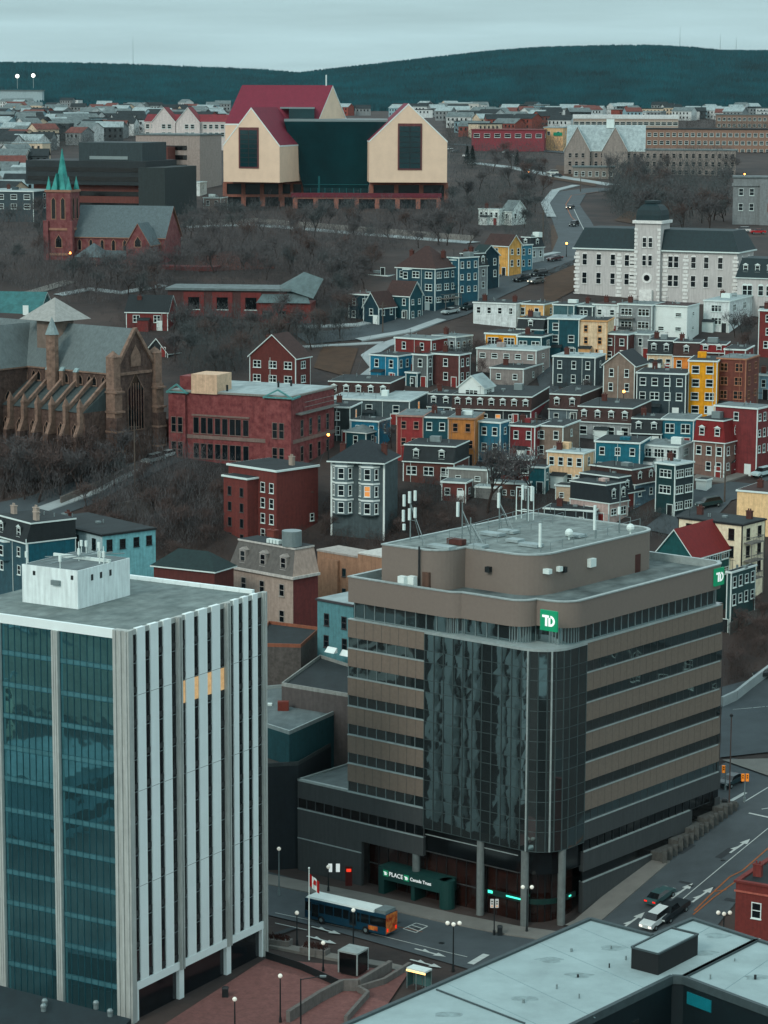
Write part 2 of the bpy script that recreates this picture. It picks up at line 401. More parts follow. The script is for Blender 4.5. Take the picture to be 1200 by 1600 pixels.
    if roof in('flat','mansard') and D>5:
        for q in range(2): x,y=rng.uniform(.2,.8)*w,rng.uniform(.3,.8)*D; MB().tube((x,y,zt-.1),(x,y,zt+.6),.1).build('roof_vent',metal,root)
        MB().box(w*.5,D*.5,zt-.1,w*.5+.8,D*.5+.7,zt+.3).build('roof_hatch',metal,root)
        if rng.random()<.35: x,y=rng.uniform(.15,.7)*w,rng.uniform(.2,.6)*D; MB().box(x,y,zt-.1,x+rng.uniform(1,2.2),y+1.4,zt+rng.uniform(.5,1.3)).build('roof_box',rng.choice([metal,trim,col]),root)
        if rng.random()<.4: x,y=rng.uniform(.1,.9)*w,.8; MB().tube((x,y,zt-.1),(x,y,zt+1.8),.04,n=4).tube((x-.5,y,zt+1.6),(x+.5,y,zt+1.6),.03,n=4).build('aerial',dark,root)
    if bay:
        x,n=bay; b=MB(); zt2=Hw-.5; bw=1.3; z0=max(.2,zt2-n*2.9)
        b.prism([(x-bw,0),(x-bw*.6,-.8),(x+bw*.6,-.8),(x+bw,0)],z0,zt2,0); b.prism([(x-bw-.1,0),(x-bw*.6-.1,-.92),(x+bw*.6+.1,-.92),(x+bw+.1,0)],zt2,zt2+.2,1)
        bo=b.build('bay_window',[col,fr],root)
        for i in range(n): ob('window',win_mesh(1.1,1.4,'sash',fr),bo,(x,-.8,zt2-1.3-i*2.9))
    for f,kx,dz,dw in decks:
        L=w if f=='A' else D; z=Hw-dz; m=MB(); m.box(-dw/2,-1.5,-.12,dw/2,0,.05)
        for q in range(int(dw/.5)+1): x=-dw/2+.03+q*.5*.985; m.box(x-.03,-1.5,.05,x+.03,-1.44,1.0)
        m.box(-dw/2,-1.52,.95,dw/2,-1.42,1.05)
        for q in(-1,1): m.box(q*dw/2-.05,-1.5,-min(2.8,z),q*dw/2+.05,-1.4,.05); m.box(q*(dw/2-.03)-.03,-1.5,.95,q*(dw/2-.03)+.03,0,1.03)
        put(m.mesh('balcony',[cm((104,104,100))]),root,f,L*kx,z,w,D,'balcony',.01)
    if len([1 for c in root.children])>6 and rng.random()<.6 and D>5:
        x=rng.uniform(.1,.9)*w; MB().tube((x,-.09,.2),(x,-.09,Hw-.1),.05,n=5).build('drainpipe',fr,root)
    return root,S
# colours (as the things look in overcast light)
TEAL=cm((20,70,78),'clap'); BLUE=cm((34,106,130),'clap'); DBLUE=cm((20,56,66),'clap'); RED=cm((110,50,48),'clap'); DRED=cm((82,50,47),'clap'); BRICK=cm((106,52,50),'brick')
CREAM=cm((204,184,156),'clap'); PEACH=cm((208,166,118),'clap'); OR=cm((214,148,56),'clap'); YEL=cm((206,146,60),'clap'); GRY=cm((132,138,138),'clap'); TAN=cm((120,108,98),'clap'); DG=cm((50,64,68),'clap')
WH=cm((200,208,206),'clap'); BRN=cm((78,52,48),'clap'); BLK=cm((36,44,46),'clap'); PINK=cm((168,152,146),'clap'); GREEN=cm((20,58,60),'clap'); BEI=cm((196,170,140),'wall')
SLATE=mat('slate_shingles',(46,56,60),kind='shingle',rough=.85,var=.2,gain=1.0); BSH=mat('brown_shingles',(78,58,54),kind='shingle',rough=.85,var=.2,gain=1.0); RSH=mat('red_shingles',(128,46,46),kind='shingle',rough=.85,var=.15,gain=1.0)
TSH=mat('teal_shingles',(40,62,62),kind='shingle',rough=.85,var=.2,gain=1.0)
def HS():
    h=house
    # --- rows behind the masonic hall's street
    h('long white flat-roofed building below the sloping street, three windows high up','building',740,806,None,476,512,WH,'flat',A=(1,4),rz=-24,dep=9,ch=2,wh=1.3,door=False,fr=white)
    h('peach flat-roofed house joined to the long white building','house',806,850,858,477,512,PEACH,'flat',A=(1,2),rz=-24,wh=1.5,dep=9)
    h('narrow teal house with brick base beside the peach house','house',864,897,901,478,522,cm((62,92,96),'clap'),A=(2,1),sty='tri',ww=2.6,rz=-24,dep=8)
    h('grey and black house with balcony left of the white flat house row','house',899,926,930,480,522,DG,A=(2,1),sty='pair',ww=1.8,rz=-24,dep=8,decks=[('A',.5,3.0,4)])
    h('white narrow house between two balconied houses','house',927,967,970,478,524,WH,rc=BSH,A=(2,2),rz=-24,dep=8,wh=1.1)
    h('grey house with two wooden balconies under the masonic hall','house',966,1019,1022,478,532,GRY,A=(2,2),sty='tri',ww=2.6,rz=-24,dep=9,decks=[('A',.25,2.9,4),('A',.5,5.8,8)])
    h('white square house with four small windows under the masonic hall','house',1020,1074,1080,480,535,white,rc=BSH,A=(2,2),ww=1.3,wh=.7,rz=-24,dep=9,top=1.8,sh=3.2)
    h('tall pale green-white house right of the white square house','house',1100,1140,1186,472,520,WH,A=(2,1),B=(2,3),sty='tri',ww=2.2,rz=-24)
    h('tall red house with white windows at the right picture edge','house',1186,1215,None,487,560,RED,A=(3,1),rz=-24,dep=8)
    h('grey house against the right edge behind the red one','house',1176,1225,None,470,540,GRY,A=(2,2),rz=-24,dep=8,d=600)
    # --- orange/teal pair
    h('orange house front with big round bay between white windows','house',758,808,812,524,565,OR,A=(1,2),sty='tri',ww=2.2,rz=-22,dep=9,cornice=.35,top=1.4)
    h('teal house joined right of the orange house front','house',808,846,852,528,570,TEAL,A=(1,2),rz=-22,dep=9,sty='pair',ww=1.6)
    h('black mansard house with triple white window behind the teal one','house',808,850,856,500,548,BLK,'mansard',BLK,dA=1,A=(1,1),rz=-22,dep=8,mh=2.3)
    h('long grey-beige house with low back annex below the orange house','house',745,838,850,549,590,cm((140,134,130),'clap'),A=(1,5),ww=1.3,wh=.9,rz=-22,dep=9,top=1.3,door=False)
    h('grey-beige annex with white square window below the long grey house','house',766,818,848,578,606,cm((128,124,120),'clap'),A=(1,2),rz=-22,wh=1,door=False)
    # --- teal/cream/red trio
    h('dark teal house with four white windows left of the cream house','house',856,905,908,500,560,TEAL,A=(3,2),rz=-14,dep=9,ww=1.2,sh=2.6)
    h('cream narrow house between dark teal and dark red houses','house',905,949,953,503,562,CREAM,A=(3,2),rz=-14,dep=9,ww=.7,sh=2.6,fr=cm((190,150,110)))
    h('dark red house right of the cream house','house',944,981,994,524,564,DRED,A=(2,2),rz=-26)
    h('grey small house with white windows behind the dark red house','house',985,1016,1022,524,560,GRY,A=(1,1),rz=-20,dep=8)
    h('black mansard house with dormers beside the brown-orange one','house',1012,1051,1053,534,584,CREAM,'mansard',BLK,dA=2,A=(1,3),rz=-14,dep=8,mh=2.9)
    h('brown mansard house with orange ground floor','house',1052,1093,1095,537,588,cm((200,130,80),'clap'),'mansard',BSH,dA=1,A=(1,2),rz=-14,dep=8,mh=2.9)
    h('brown house with bright red roof edge beside the orange-based house','house',1092,1134,1138,540,590,BRN,'mansard',RSH,dA=2,A=(1,2),rz=-14,dep=8,mh=1.7)
    h('red flat house with white windows above the red-brown block','house',1132,1165,1178,548,596,RED,A=(2,2),rz=-18,wh=1.2)
    # --- second line
    h('dark grey house with white windows and white roof edge left of the tan gable','house',864,930,946,560,610,DG,A=(2,3),rz=-20)
    h('tan gable-fronted house with white trim','house',943,992,1012,572,628,TAN,'gable',SLATE,A=(2,2),B=(2,1),rz=-24,rh=2.6,axis='y',d=520)
    h('wide dark grey house next to the yellow house','house',995,1072,1080,586,655,DG,A=(2,4),rz=-16,dep=9,ww=1.2,ch=1)
    h('tall orange-yellow house with four rows of white windows','house',1076,1121,1124,566,652,YEL,A=(4,2),rz=-14,dep=10,ww=1.3,wh=1.4,top=1.6,sh=2.7,ch=0)
    h('red-brown house with wide window joined to the tall yellow house','house',1121,1166,1186,563,650,cm((108,66,58),'clap'),A=(3,2),B=(3,2),rz=-24,ww=1.5,sty='pair',sh=2.8,fr=cm((150,110,90)),rc=greyr)
    h('small pale blue shed-roofed house at the right edge','house',1184,1204,1215,588,625,cm((130,160,170),'clap'),A=(1,1),rz=-24,rc=greyr)
    # --- red/blue houses left
    h('red flat-roofed house with large blank side wall below the street','house',617,674,700,532,578,RED,A=(1,2),B=(2,3),rz=-32,ww=.8,rc=greyr,fr=trim,top=1.4)
    h('pale long terraced row with white window surrounds behind the red house','terrace',676,712,738,528,560,cm((120,130,132),'clap'),A=(2,3),B=(1,3),rz=-38,rc=greyr)
    h('bright blue house with white corner boards and three windows','house',578,622,650,558,600,BLUE,A=(2,2),B=(1,3),rz=-32,ww=.9,top=1.5,sh=2.7)
    h('dark red house in shade right of the bright blue house','house',675,718,735,556,606,DRED,A=(2,1),B=(2,2),rz=-30)
    h('tall grey shed joined behind the bright blue house','house',645,668,676,556,605,cm((84,90,90),'clap'),A=(1,1),rz=-30)
    h('small teal porch building at the foot of the bright blue house','porch',634,652,664,584,605,TEAL,A=(1,1),rz=-30,wh=.8,ww=.6)
    h('long brown mansard terrace with five arched dormers','terrace',512,608,632,600,640,DG,'mansard',BSH,dA=5,A=(1,4),rz=-14,mh=2.9)
    # --- middle long line
    h('white gabled dormer house with three-part window above the terraces','house',717,756,772,606,630,white,'gable',pale,A=(1,1),sty='tri',ww=2.8,wh=1,rz=-24,rh=2.2,axis='y',d=512,top=1.1,door=False)
    h('brown mansard terrace with cream dormers below the white gabled house','terrace',706,830,858,622,665,BLK,'mansard',BSH,dA=7,A=(1,6),B=(2,2),rz=-14,mh=2.7,sideC=cm((128,56,60),'wall'))
    h('pale blue house end with white windows left of the brown terrace','house',668,706,708,618,655,cm((90,120,130),'clap'),'mansard',SLATE,dA=2,A=(1,2),rz=-14,dep=8,mh=2.5)
    h('dark brown mansard house with white roof and two arched dormers','house',858,906,942,619,662,cm((90,104,108),'clap'),'mansard',BSH,dA=2,A=(1,2),B=(1,1),rz=-20,mh=2.9,sideC=BLUE)
    h('long brown mansard terrace with four dormers and grey lower wall','terrace',902,987,1018,640,692,GRY,'mansard',BSH,dA=4,A=(1,4),B=(1,2),rz=-20,mh=2.9,ww=1.3,sideC=cm((96,90,88),'clap'))
    h('black mansard house with two dormers beside the blue-teal house','house',986,1034,1040,657,700,BLK,'mansard',BLK,dA=2,A=(1,2),rz=-16,dep=9,mh=2.8)
    h('blue-teal flat house with two white double windows','house',1034,1084,1094,658,702,cm((42,96,110),'clap'),A=(1,2),sty='pair',ww=1.6,wh=1.7,rz=-16,dep=9,rc=greyr)
    h('taupe house with steep red mansard roof and two white dormers','house',1085,1133,1168,660,748,cm((112,92,84),'clap'),'mansard',RSH,mans=('A','B'),dA=2,dB=1,A=(2,3),B=(2,3),rz=-34,mh=4.0,wh=1.5,ww=1.0)
    h('large dark red clapboard house with grey mansard side behind the taupe house','house',1117,1184,1206,640,745,cm((112,54,55),'clap'),A=(1,1),B=(3,3),rz=-34,rc=greyr,sh=3)
    h('bright blue house with white windows below the black mansard','house',930,1000,1012,694,745,cm((36,94,108),'clap'),A=(2,3),rz=-18,dep=9)
    h('white-roofed house with glazed sun porch on its top floor','house',1000,1060,1084,700,742,WH,'flat',greyr,A=(1,3),sty='tri',ww=2.2,wh=1.5,rz=-26,top=1.2,litp=0)
    h('tall dark teal house with stepped white window bays above the parking lane','house',1025,1055,1084,728,808,GREEN,A=(3,1),B=(3,2),rz=-42,sty='tri',ww=2.4,wh=1.3,sideC=cm((44,60,64),'clap'))
    h('beige house with a line of four dark windows','house',855,912,928,710,765,BEI,A=(2,4),rz=-26,ww=.9,wh=1.5,sh=3.1,litp=0)
    # --- red teal orange blue row
    h('red house at the left end of the coloured row','house',620,661,664,652,722,cm((126,54,54),'clap'),A=(2,2),rz=-12,dep=10,ww=.9,sh=3.2,fr=cm((150,120,110)))
    h('deep teal house between the red and the orange house','house',661,701,704,654,724,TEAL,A=(2,2),rz=-12,dep=10,sh=3.2,ww=.9)
    h('orange-brown house in the coloured row behind the bare tree','house',701,742,745,656,728,cm((158,110,70),'clap'),A=(2,2),rz=-12,dep=10,sh=3.2,ww=.8,fr=cm((140,110,90)))
    h('blue house with white roof right of the orange-brown house','house',748,782,796,662,725,cm((46,98,116),'clap'),A=(2,2),rz=-26,rc=greyr,sh=3.1)
    h('red house with cream trim right of the blue house','house',796,836,858,668,722,cm((116,52,54),'clap'),A=(2,2),B=(2,2),rz=-22,sh=3.1)
    h('tan house joined to the red house behind bare branches','house',836,880,906,668,720,cm((120,108,98),'clap'),A=(2,2),rz=-22)
    h('small maroon house with white windows below the tan row','house',786,830,838,720,762,DRED,A=(1,2),rz=-18,ww=1.2)
    h('low teal gabled shed below the blue house','shed',762,788,796,736,756,TEAL,'gable',TSH,A=(0,0),rz=-24,rh=1.6,door=False)
    h('pale wooden outbuilding behind the bare tree','shed',700,762,770,736,768,cm((120,122,118),'clap'),A=(1,2),rz=-20,wh=.7,rc=greyr,door=False)
    h('low reddish shed with grey roof behind the office roof','shed',768,822,830,758,782,cm((92,66,58),'clap'),A=(1,4),rz=-20,wh=.8,ww=.6,door=False)
    h('long low house with broad pale roof above the blue house','house',515,640,668,628,665,cm((70,84,86),'clap'),A=(1,3),rz=-14,rc=pale,ww=1.2)
    h('dark house with white back windows left of the blue house','house',508,547,550,638,690,cm((50,62,62),'clap'),A=(2,1),rz=-14,dep=9)
    h('blue back house with two white windows left of the red end house','house',548,592,610,660,700,cm((40,104,126),'clap'),A=(1,2),rz=-22)
    h('small teal hip-roofed house above the bay-fronted house','house',540,572,592,676,706,TEAL,'hip',greyr,A=(1,1),rz=-30,rh=1.2,door=False)
    # --- brown mansard with deck, bay house
    h('brown house with black mansard top and a rear deck','house',630,710,733,700,760,cm((88,56,50),'clap'),'mansard',BLK,dA=2,A=(2,3),B=(2,1),rz=-18,mh=3,ww=1.7,sty='pair',decks=[('A',.62,5.6,6)])
    h('low grey shed with pale roof in the yard below the bare street tree','shed',742,780,788,764,782,cm((110,114,112),'clap'),A=(1,2),rz=-20,wh=.7,ww=.6,rc=pale,door=False)
    h('small dark red back house between the sheds above the office roof','house',690,728,738,756,786,cm((96,54,50),'clap'),A=(1,2),rz=-18,wh=1.1)
    h('low cream annex at the foot of the beige house','annex',868,906,914,762,786,cm((176,160,140),'clap'),A=(1,2),rz=-24,wh=.8,door=False)
    h('narrow teal house end squeezed left of the beige house','house',826,852,858,732,772,cm((40,92,98),'clap'),A=(2,1),rz=-20)
    h('small white shed beside the parking lane','shed',1088,1104,1112,752,768,white,A=(1,1),rz=-30,wh=.6,ww=.6,door=False)
    # --- mansard row facing right in front
    h('pale pink house with black mansard at the near end of its row','house',891,952,982,760,822,PINK,'mansard',SLATE,mans=('B',),dB=2,A=(1,1),B=(2,2),sty='pair',ww=1.6,rz=-42,mh=3.2)
    h('dark red middle house of the mansard row behind the office tower','house',906,972,1006,748,805,cm((120,54,54),'clap'),'mansard',SLATE,mans=('B',),dB=2,A=(1,0),B=(2,2),rz=-42,mh=2.9,sideC=cm((110,56,52),'clap'))
    h('brown mansard far house of the row behind the office tower','house',922,992,1026,736,795,cm((96,120,130),'clap'),'mansard',BSH,mans=('B',),dB=2,A=(1,0),B=(3,2),rz=-42,mh=2.6)
    h('small black flat annex in front of the pink house','annex',850,928,940,800,826,BLK,A=(1,2),rz=-20,wh=.8,rc=tarr,door=False)
    # --- right middle
    h('cream apartment house with black roof and balconies at the right','house',1060,1160,1196,822,950,cm((222,210,186),'wall'),A=(2,3),B=(3,2),rz=-38,ch=2,wh=1.6,fr=dark,rc=tarr,litp=0,decks=[('B',.35,2.9,4),('B',.35,5.9,4),('B',.35,8.9,4)])
    h('large peach building end at the right picture edge','building',1152,1240,None,775,845,cm((214,184,146),'wall'),A=(0,0),rz=-30,dep=12,rc=BSH,door=False,corner=False)
    h('green gable-fronted house with red roof and white trim','house',1024,1083,1140,872,925,cm((26,78,78),'clap'),'gable',RSH,A=(1,1),B=(2,4),sty='tri',ww=2.6,wh=1.2,rz=-36,axis='y',rh=4.2,top=.9,d=405,sh=2.7)
    h('green and white narrow house with bay windows below the cream apartments','house',1136,1143,1181,896,965,cm((44,72,72),'clap'),A=(1,0),B=(2,4),rz=-36,ww=1.0,wh=1.7,d=404,rc=tarr,litp=0)
    # --- upper group of dark Victorian houses
    h('large dark blue Victorian house with brown hip roof, gables and porches','house',620,680,715,420,487,cm((42,74,84),'clap'),'hip',BSH,A=(3,3),B=(3,3),rz=-34,rh=5,ch=2,sty='pair',ww=1.7,bay=(3,2),decks=[('B',.6,7.2,7)])
    h('dark teal cottage with red-brown gabled roof beside the large Victorian','house',604,640,660,462,500,TEAL,'gable',BSH,A=(2,2),B=(2,2),rz=-34,rh=3,axis='x')
    h('dark teal gable-fronted cottage with white trim on the lane corner','house',568,592,618,480,508,DBLUE,'gable',BSH,A=(2,1),B=(1,2),rz=-36,rh=3.2,axis='y',top=1.2)
    h('low dark house with flat roof left of the gabled cottages','house',545,578,600,462,500,DBLUE,A=(2,2),rz=-30,rc=BSH)
    h('flat-topped dark blue wing behind the gabled cottages','house',566,606,622,432,480,DBLUE,A=(1,2),rz=-30,d=650)
    h('tall teal-blue house uphill of the large Victorian','house',700,717,748,404,478,cm((44,86,100),'clap'),A=(2,1),B=(3,3),rz=-44,rc=tarr,bay=(1.5,2))
    h('black mansard house with pale bay windows on the climbing street','house',716,734,762,398,470,GRY,'mansard',BLK,mans=('A','B'),dA=1,dB=2,A=(2,1),B=(2,2),rz=-44,mh=3)
    h('small dark blue house with steep gable on the climbing street','house',736,752,780,400,455,DBLUE,'gable',TSH,A=(2,1),B=(2,2),rz=-44,rh=2.4,axis='x')
    h('brown-roofed house with ochre front on the climbing street','house',758,795,815,384,432,cm((190,150,96),'clap'),'gable',BSH,A=(2,1),B=(2,2),rz=-44,rh=2.5,axis='x',sideC=cm((190,150,96),'clap'))
    h('blue and white narrow house uphill of the ochre one','house',800,814,832,384,425,cm((70,120,136),'clap'),A=(2,1),B=(2,2),rz=-44,rc=tarr)
    h('tall pale grey house with mansard at the top of the street','house',812,830,850,372,412,cm((150,158,158),'clap'),'mansard',SLATE,mans=('A','B'),dA=1,dB=1,A=(1,1),B=(2,2),rz=-44,mh=2.6)
    h('white gable-ended house among trees above the climbing street','house',784,800,822,330,352,white,'gable',greyr,A=(2,1),B=(1,2),rz=-40,rh=3,axis='x',litp=0)
    h('low white house with black windows left of the white gable-ended one','house',748,780,790,328,352,white,A=(1,4),rz=-30,litp=0,rc=greyr)
    # --- left
    h('small red brick house with black roof and lit eaves beside the hall','house',197,262,266,488,516,BRICK,'gable',mat('black_slate',(34,44,46),kind='shingle',gain=1.),A=(2,2),rz=-8,dep=9,rh=3.4,axis='x',ch=1,litp=.3,sty='pair',ww=1.4,d=585)
    h('dark brick Tudor house with steep brown roof and white windows','house',390,462,485,560,612,cm((92,48,44),'brick'),'gable',BSH,A=(2,3),B=(2,1),rz=-28,rh=4.5,axis='y',ch=1,sty='pair',ww=1.6,d=520)
    h('dark cottage with white-framed gable behind the cathedral','house',228,262,280,552,590,BLK,'gable',BSH,A=(2,2),rz=-30,rh=3,axis='y',d=560)
    h('wide teal-roofed hall at the left edge above the cathedral','hall',-30,58,66,498,520,cm((60,90,90),'wall'),'gable',mat('teal_roof',(66,112,112),kind='roof',gain=1.0),A=(1,4),rz=-8,dep=16,rh=5.5,axis='x',d=600,ch=1)
    h('teal side-walled house with black mansard front and white bays','house',-12,42,118,820,885,cm((54,84,92),'clap'),'mansard',BLK,mans=('A',),dA=2,A=(2,2),B=(0,0),rz=-52,mh=3,sideC=cm((24,84,96),'wall'),ch=3,bay=(4,1),d=388,chm=cm((150,140,130)))
    h('long pale blue-white flat building with two black windows behind the white tower','building',56,160,243,838,880,cm((156,176,178),'wall'),A=(1,4),B=(1,4),rz=-50,wh=1.5,ww=.8,d=392,door=False,rc=tarr,fr=dark,corner=False,litp=0,sideC=cm((120,168,172),'wall'))
    h('low brick building with green-black hipped roof behind the white tower','building',240,335,365,893,930,cm((86,48,44),'brick'),'hip',TSH,A=(0,0),B=(0,0),rz=-28,rh=2.4,door=False,d=372,corner=False)
HS()
# ---------------- white office tower ----------------
ribm=mat('grey_concrete',(158,164,160),kind='wall',rough=.85,var=.08,scale=1.5)
finm=mat('white_fins',(206,216,214),rough=.6,var=.04,scale=.3,gain=1.2)
towg=mat('tower_glass',(94,146,154),rough=.03,var=.2,scale=.25,spec=.9,metal=.92,bump=.16,bs=.3,bd=.16,gain=1.6)
slit=mat('slit_glass',(26,32,36),rough=.15,var=.5,scale=.8,spec=.6,gain=1.0)
mull=mat('teal_mullion',(40,84,92),rough=.5,gain=1.0)
def tower():
    S=site(-90,200,414,986,1588,-31,z=47.0); w,D=S['w'],S['dep']; z0=2.6
    T=thing('office_tower','white office tower with vertical fins and a teal mirror-glass side at the lower left','office tower',(S['O'].x,S['O'].y,z0),S['rz']); H=47-z0
    zb=4.6
    core=MB().box(.4,.4,0,w-.5,D-.4,H-.55); core.build('core_wall',[mat('core_dark',(40,48,50),gain=1.)],T)
    rf=MB(); rf.box(.3,.3,H-.54,w-.3,D-.3,H-.3); rf.build('roof',[mat('tower_roof',(112,128,126),kind='roof',rough=.95,var=.3,scale=.35,gain=1.0,c2=(140,156,152),detail=9)],T)
    # fascia front
    cc=S['C']; 
    MB().box(0,-.15,H-1.0,w-1.6,.3,H).build('cornice',finm,T)
    # right side face: local x=w, y 0..D
    ncol=3; cols=[0.0,D*.345,D*.70,D]
    MB().box(w-.5,0,zb-.9,w+.15,D,zb).build('base_beam',finm,T)
    MB().box(w-.5,.2,0.0,w-.35,D-.2,zb-.9).build('lobby_glass',slit,T)
    # corner pier (fluted)
    def pier(x0,y0,x1,y1,z0,z1,nx,axis):
        m=MB(); m.box(x0,y0,z0,x1,y1,z1)
        L=(x1-x0) if axis=='x' else (y1-y0)
        for i in range(nx):
            a=(i+.5)/nx*L
            if axis=='x': m.box(x0+a-.12,y0-.14,z0,x0+a+.12,y0+.01,z1-.02)
            else: m.box(x1-.01,y0+a-.12,z0,x1+.14,y0+a+.12,z1-.02)
        return m
    pier(w-1.9,-.3,w+.25,.55,0,H+.02,3,'x').build('corner_pier',ribm,T)
    for y in(D*.345,D*.70): pier(w-.3,y-.42,w+.28,y+.42,0 if 0 else zb-.9,H+.02,2,'y').build('pier',ribm,T)
    pier(w-.3,D-.75,w+.28,D+.05,0,H-.02,1,'y').build('pier',ribm,T)
    for y in(0.6,D*.345,D*.70,D-.6): MB().box(w-.55,y-.45,0,w+.1,y+.45,zb-.9).build('column',finm,T)
    # fins and slit windows
    segs=[(.55,D*.345-.42),(D*.345+.42,D*.70-.42),(D*.70+.42,D-.75)]; nf=[3,3,3]; nfl=11; fh=(H-zb-.2)/nfl
    joint=mat('panel_joint',(120,130,130),gain=1.)
    for si,((a,b),n) in enumerate(zip(segs,nf)):
        sw=.94; L=b-a; fw=(L-(n+1)*sw)/n
        for i in range(n+1):
            y=a+i*(fw+sw); m=MB(); 
            m.box(w-.45,y,zb,w-.05,y+sw,H-.6,0)
            for k in range(nfl+1): m.box(w-.06,y,zb+k*fh-.03,w-.03,y+sw,zb+k*fh+.04,1)
            for k in range(nfl): m.box(w-.06,y,zb+k*fh+.3,w-.02,y+sw,zb+k*fh+.95,2)
            o=m.build('window_strip',[slit,metal,cm((50,54,54),'wall')],T)
            if si==1:
                k=8 if True else 7
                MB().box(w-.05,y+.03,zb+k*fh+.95,w-.015,y+sw-.03,zb+k*fh+fh-.1).build('lit_window',mat('warm_blind',(200,170,135),var=.3,scale=2,emit=(255,190,120),es=.16),T)
        for i in range(n):
            y=a+sw+i*(fw+sw); m=MB(); m.box(w-.4,y,zb+.01,w+.1,y+fw,H+.05)
            for k in(3,6,9): m.box(w+.09,y-.001,zb+k*fh,w+.103,y+fw+.001,zb+k*fh+.05,1)
            m.build('fin',[finm,joint],T)
        MB().box(w-.4,a,H-.6,w-.02,b,H-.02).build('parapet',ribm,T)
    rngb=random.Random(8); x=w-1.0
    while x>1.5:
        fw=rngb.choice([1.0,1.5,1.9]); MB().box(x-fw,D-.45,0,x,D+.25,H-.6).build('fin',finm,T); x-=fw+rngb.choice([1.2,2.2,4.2])
    # left face glass: local y=0 plane, x from 0..w-1.9 ; piers at pixel 88 and 0
    def lx(px): 
        t=walk(S['C'],(-S['ux'].x,-S['ux'].y),px); return w-t
    xp=[lx(88),lx(-3),lx(-92)]
    edges=[w-1.9]+[x for x in xp]
    for i in range(3):
        x1=edges[i]-(0.45 if i else 0); x0=edges[i+1]+.45; n=8; zt=H-1.0; 
        m=MB(); m.quad((x0,0,0),(x1,0,0),(x1,0,zt),(x0,0,zt)); go=m.build('glass_wall',[towg],T)
        m=MB(); nr=12; fh2=zt/nr
        for j in range(n+1): x=x0+(x1-x0)*j/n; m.box(x-.035,-.07,0,x+.035,.0-.002,zt)
        for j in range(nr+1):
            z=j*fh2; m.box(x0,-.05,z-.04,x1,-.003,z+.04); 
            if j<nr: m.box(x0,-.045,z+.55,x1,-.003,z+.6)
        m.build('mullion',mull,go)
        for j in range(nr):
            MB().box(x0,-.02,j*fh2+.04,x1,-.001,j*fh2+.55).build('spandrel',mat('teal_spandrel',(84,138,146),rough=.25,var=.25,scale=.6,metal=.6,spec=.8,bump=.3,bs=.4,gain=1.3),go)
    for x in xp: pier(x-.45,-.35,x+.45,.3,0,H-.98,3,'x').build('pier',ribm,T)
    # roof house
    P=[at_z(18,945,46.7),at_z(122,952,46.7),at_z(204,930,46.7)]
    a=P[1]; inv=Matrix.Rotation(-S['rz'],4,'Z'); lc=lambda p: inv@(Vector((p.x,p.y,0))-Vector((S['O'].x,S['O'].y,0)))
    c=lc(P[1]); l=lc(P[0]); r=lc(P[2]); bw=c.x-l.x; bd=max(6,r.y-c.y)
    b=MB(); b.box(l.x,c.y,H-.3,c.x,c.y+bd,H+4.1)
    B=b.build('roof_house',[mat('white_render',(206,216,214),rough=.7,var=.08,scale=.7,kind='wall',gain=1.15)],T)
    MB().box(l.x+.15,c.y+.15,H+4.102,c.x-.15,c.y+bd-.15,H+4.13).build('roof',[greyr],B)
    MB().box(l.x-.1,c.y+bd*.6,H+4.1,c.x+.1,c.y+bd*.6+.25,H+4.5).build('rail',trim,B)
    MB().box(l.x+bw*.55,c.y-.35,H+2.2,l.x+bw*.7,c.y+.01,H+2.75).build('vent_hood',metal,B)
    for q in(.2,.88): MB().box(l.x+bw*q,c.y-.03,H+3,l.x+bw*q+.35,c.y+.01,H+3.5).build('vent',dark,B)
    for q in(.25,.42,.6): MB().box(c.x-.01,c.y+bd*q,H+2.6,c.x+.03,c.y+bd*q+.4,H+3.3).build('vent',dark,B)
    rng=random.Random(3)
    for i in range(9):
        x=l.x+bw*rng.random(); y=c.y+bd*rng.choice([0.02,.5,.97]); m=MB(); m.tube((x,y,H+3.3),(x,y,H+rng.uniform(5,7.2)),.05); m.box(x-.15,y-.1,H+4.9,x+.15,y+.1,H+5.6); m.build('antenna',trim,B)
    m=MB(); m.tube((l.x+2,c.y+1,H+4.4),(c.x-1,c.y+bd*.8,H+5),.07); m.tube((l.x+1,c.y+bd*.3,H+4.6),(c.x,c.y+bd*.9,H+4.8),.06); m.tube((l.x+4,c.y,H+4.5),(l.x+4,c.y+bd,H+4.7),.06); m.build('pipe_rack',metal,B)
    for i in range(10):
        y=0; x=w-2-i*(w-4)/12; MB().box(x-1,D-.9,H-.3,x+.8,D-.4,H+.15).build('paver_block',finm,T)
    return T,S
TW,TS=tower()
# lower dark roof at the tower foot (left bottom)
def lowroof():
    P=[at_z(*p,6.5) for p in((-30,1532),(205,1592),(120,1680),(-60,1640))]
    T=thing('low_building','dark flat-roofed podium with small vents at the foot of the glass tower','building',(P[0].x,P[0].y,1.5))
    L=[(p.x-P[0].x,p.y-P[0].y) for p in P][::-1]
    MB().prism(L,0,5).build('wall',[mat('podium_roof',(44,58,62),kind='roof',rough=.9,gain=1.)],T)
    for px,py in((68,1580),(70,1572),(150,1575),(172,1588)):
        q=at_z(px,py,6.5); m=MB(); m.tube((q.x-P[0].x,q.y-P[0].y,4.9),(q.x-P[0].x,q.y-P[0].y,5.5),.28,n=10); m.ball((q.x-P[0].x,q.y-P[0].y,5.55),.35); m.build('roof_vent',metal,T)
lowroof()
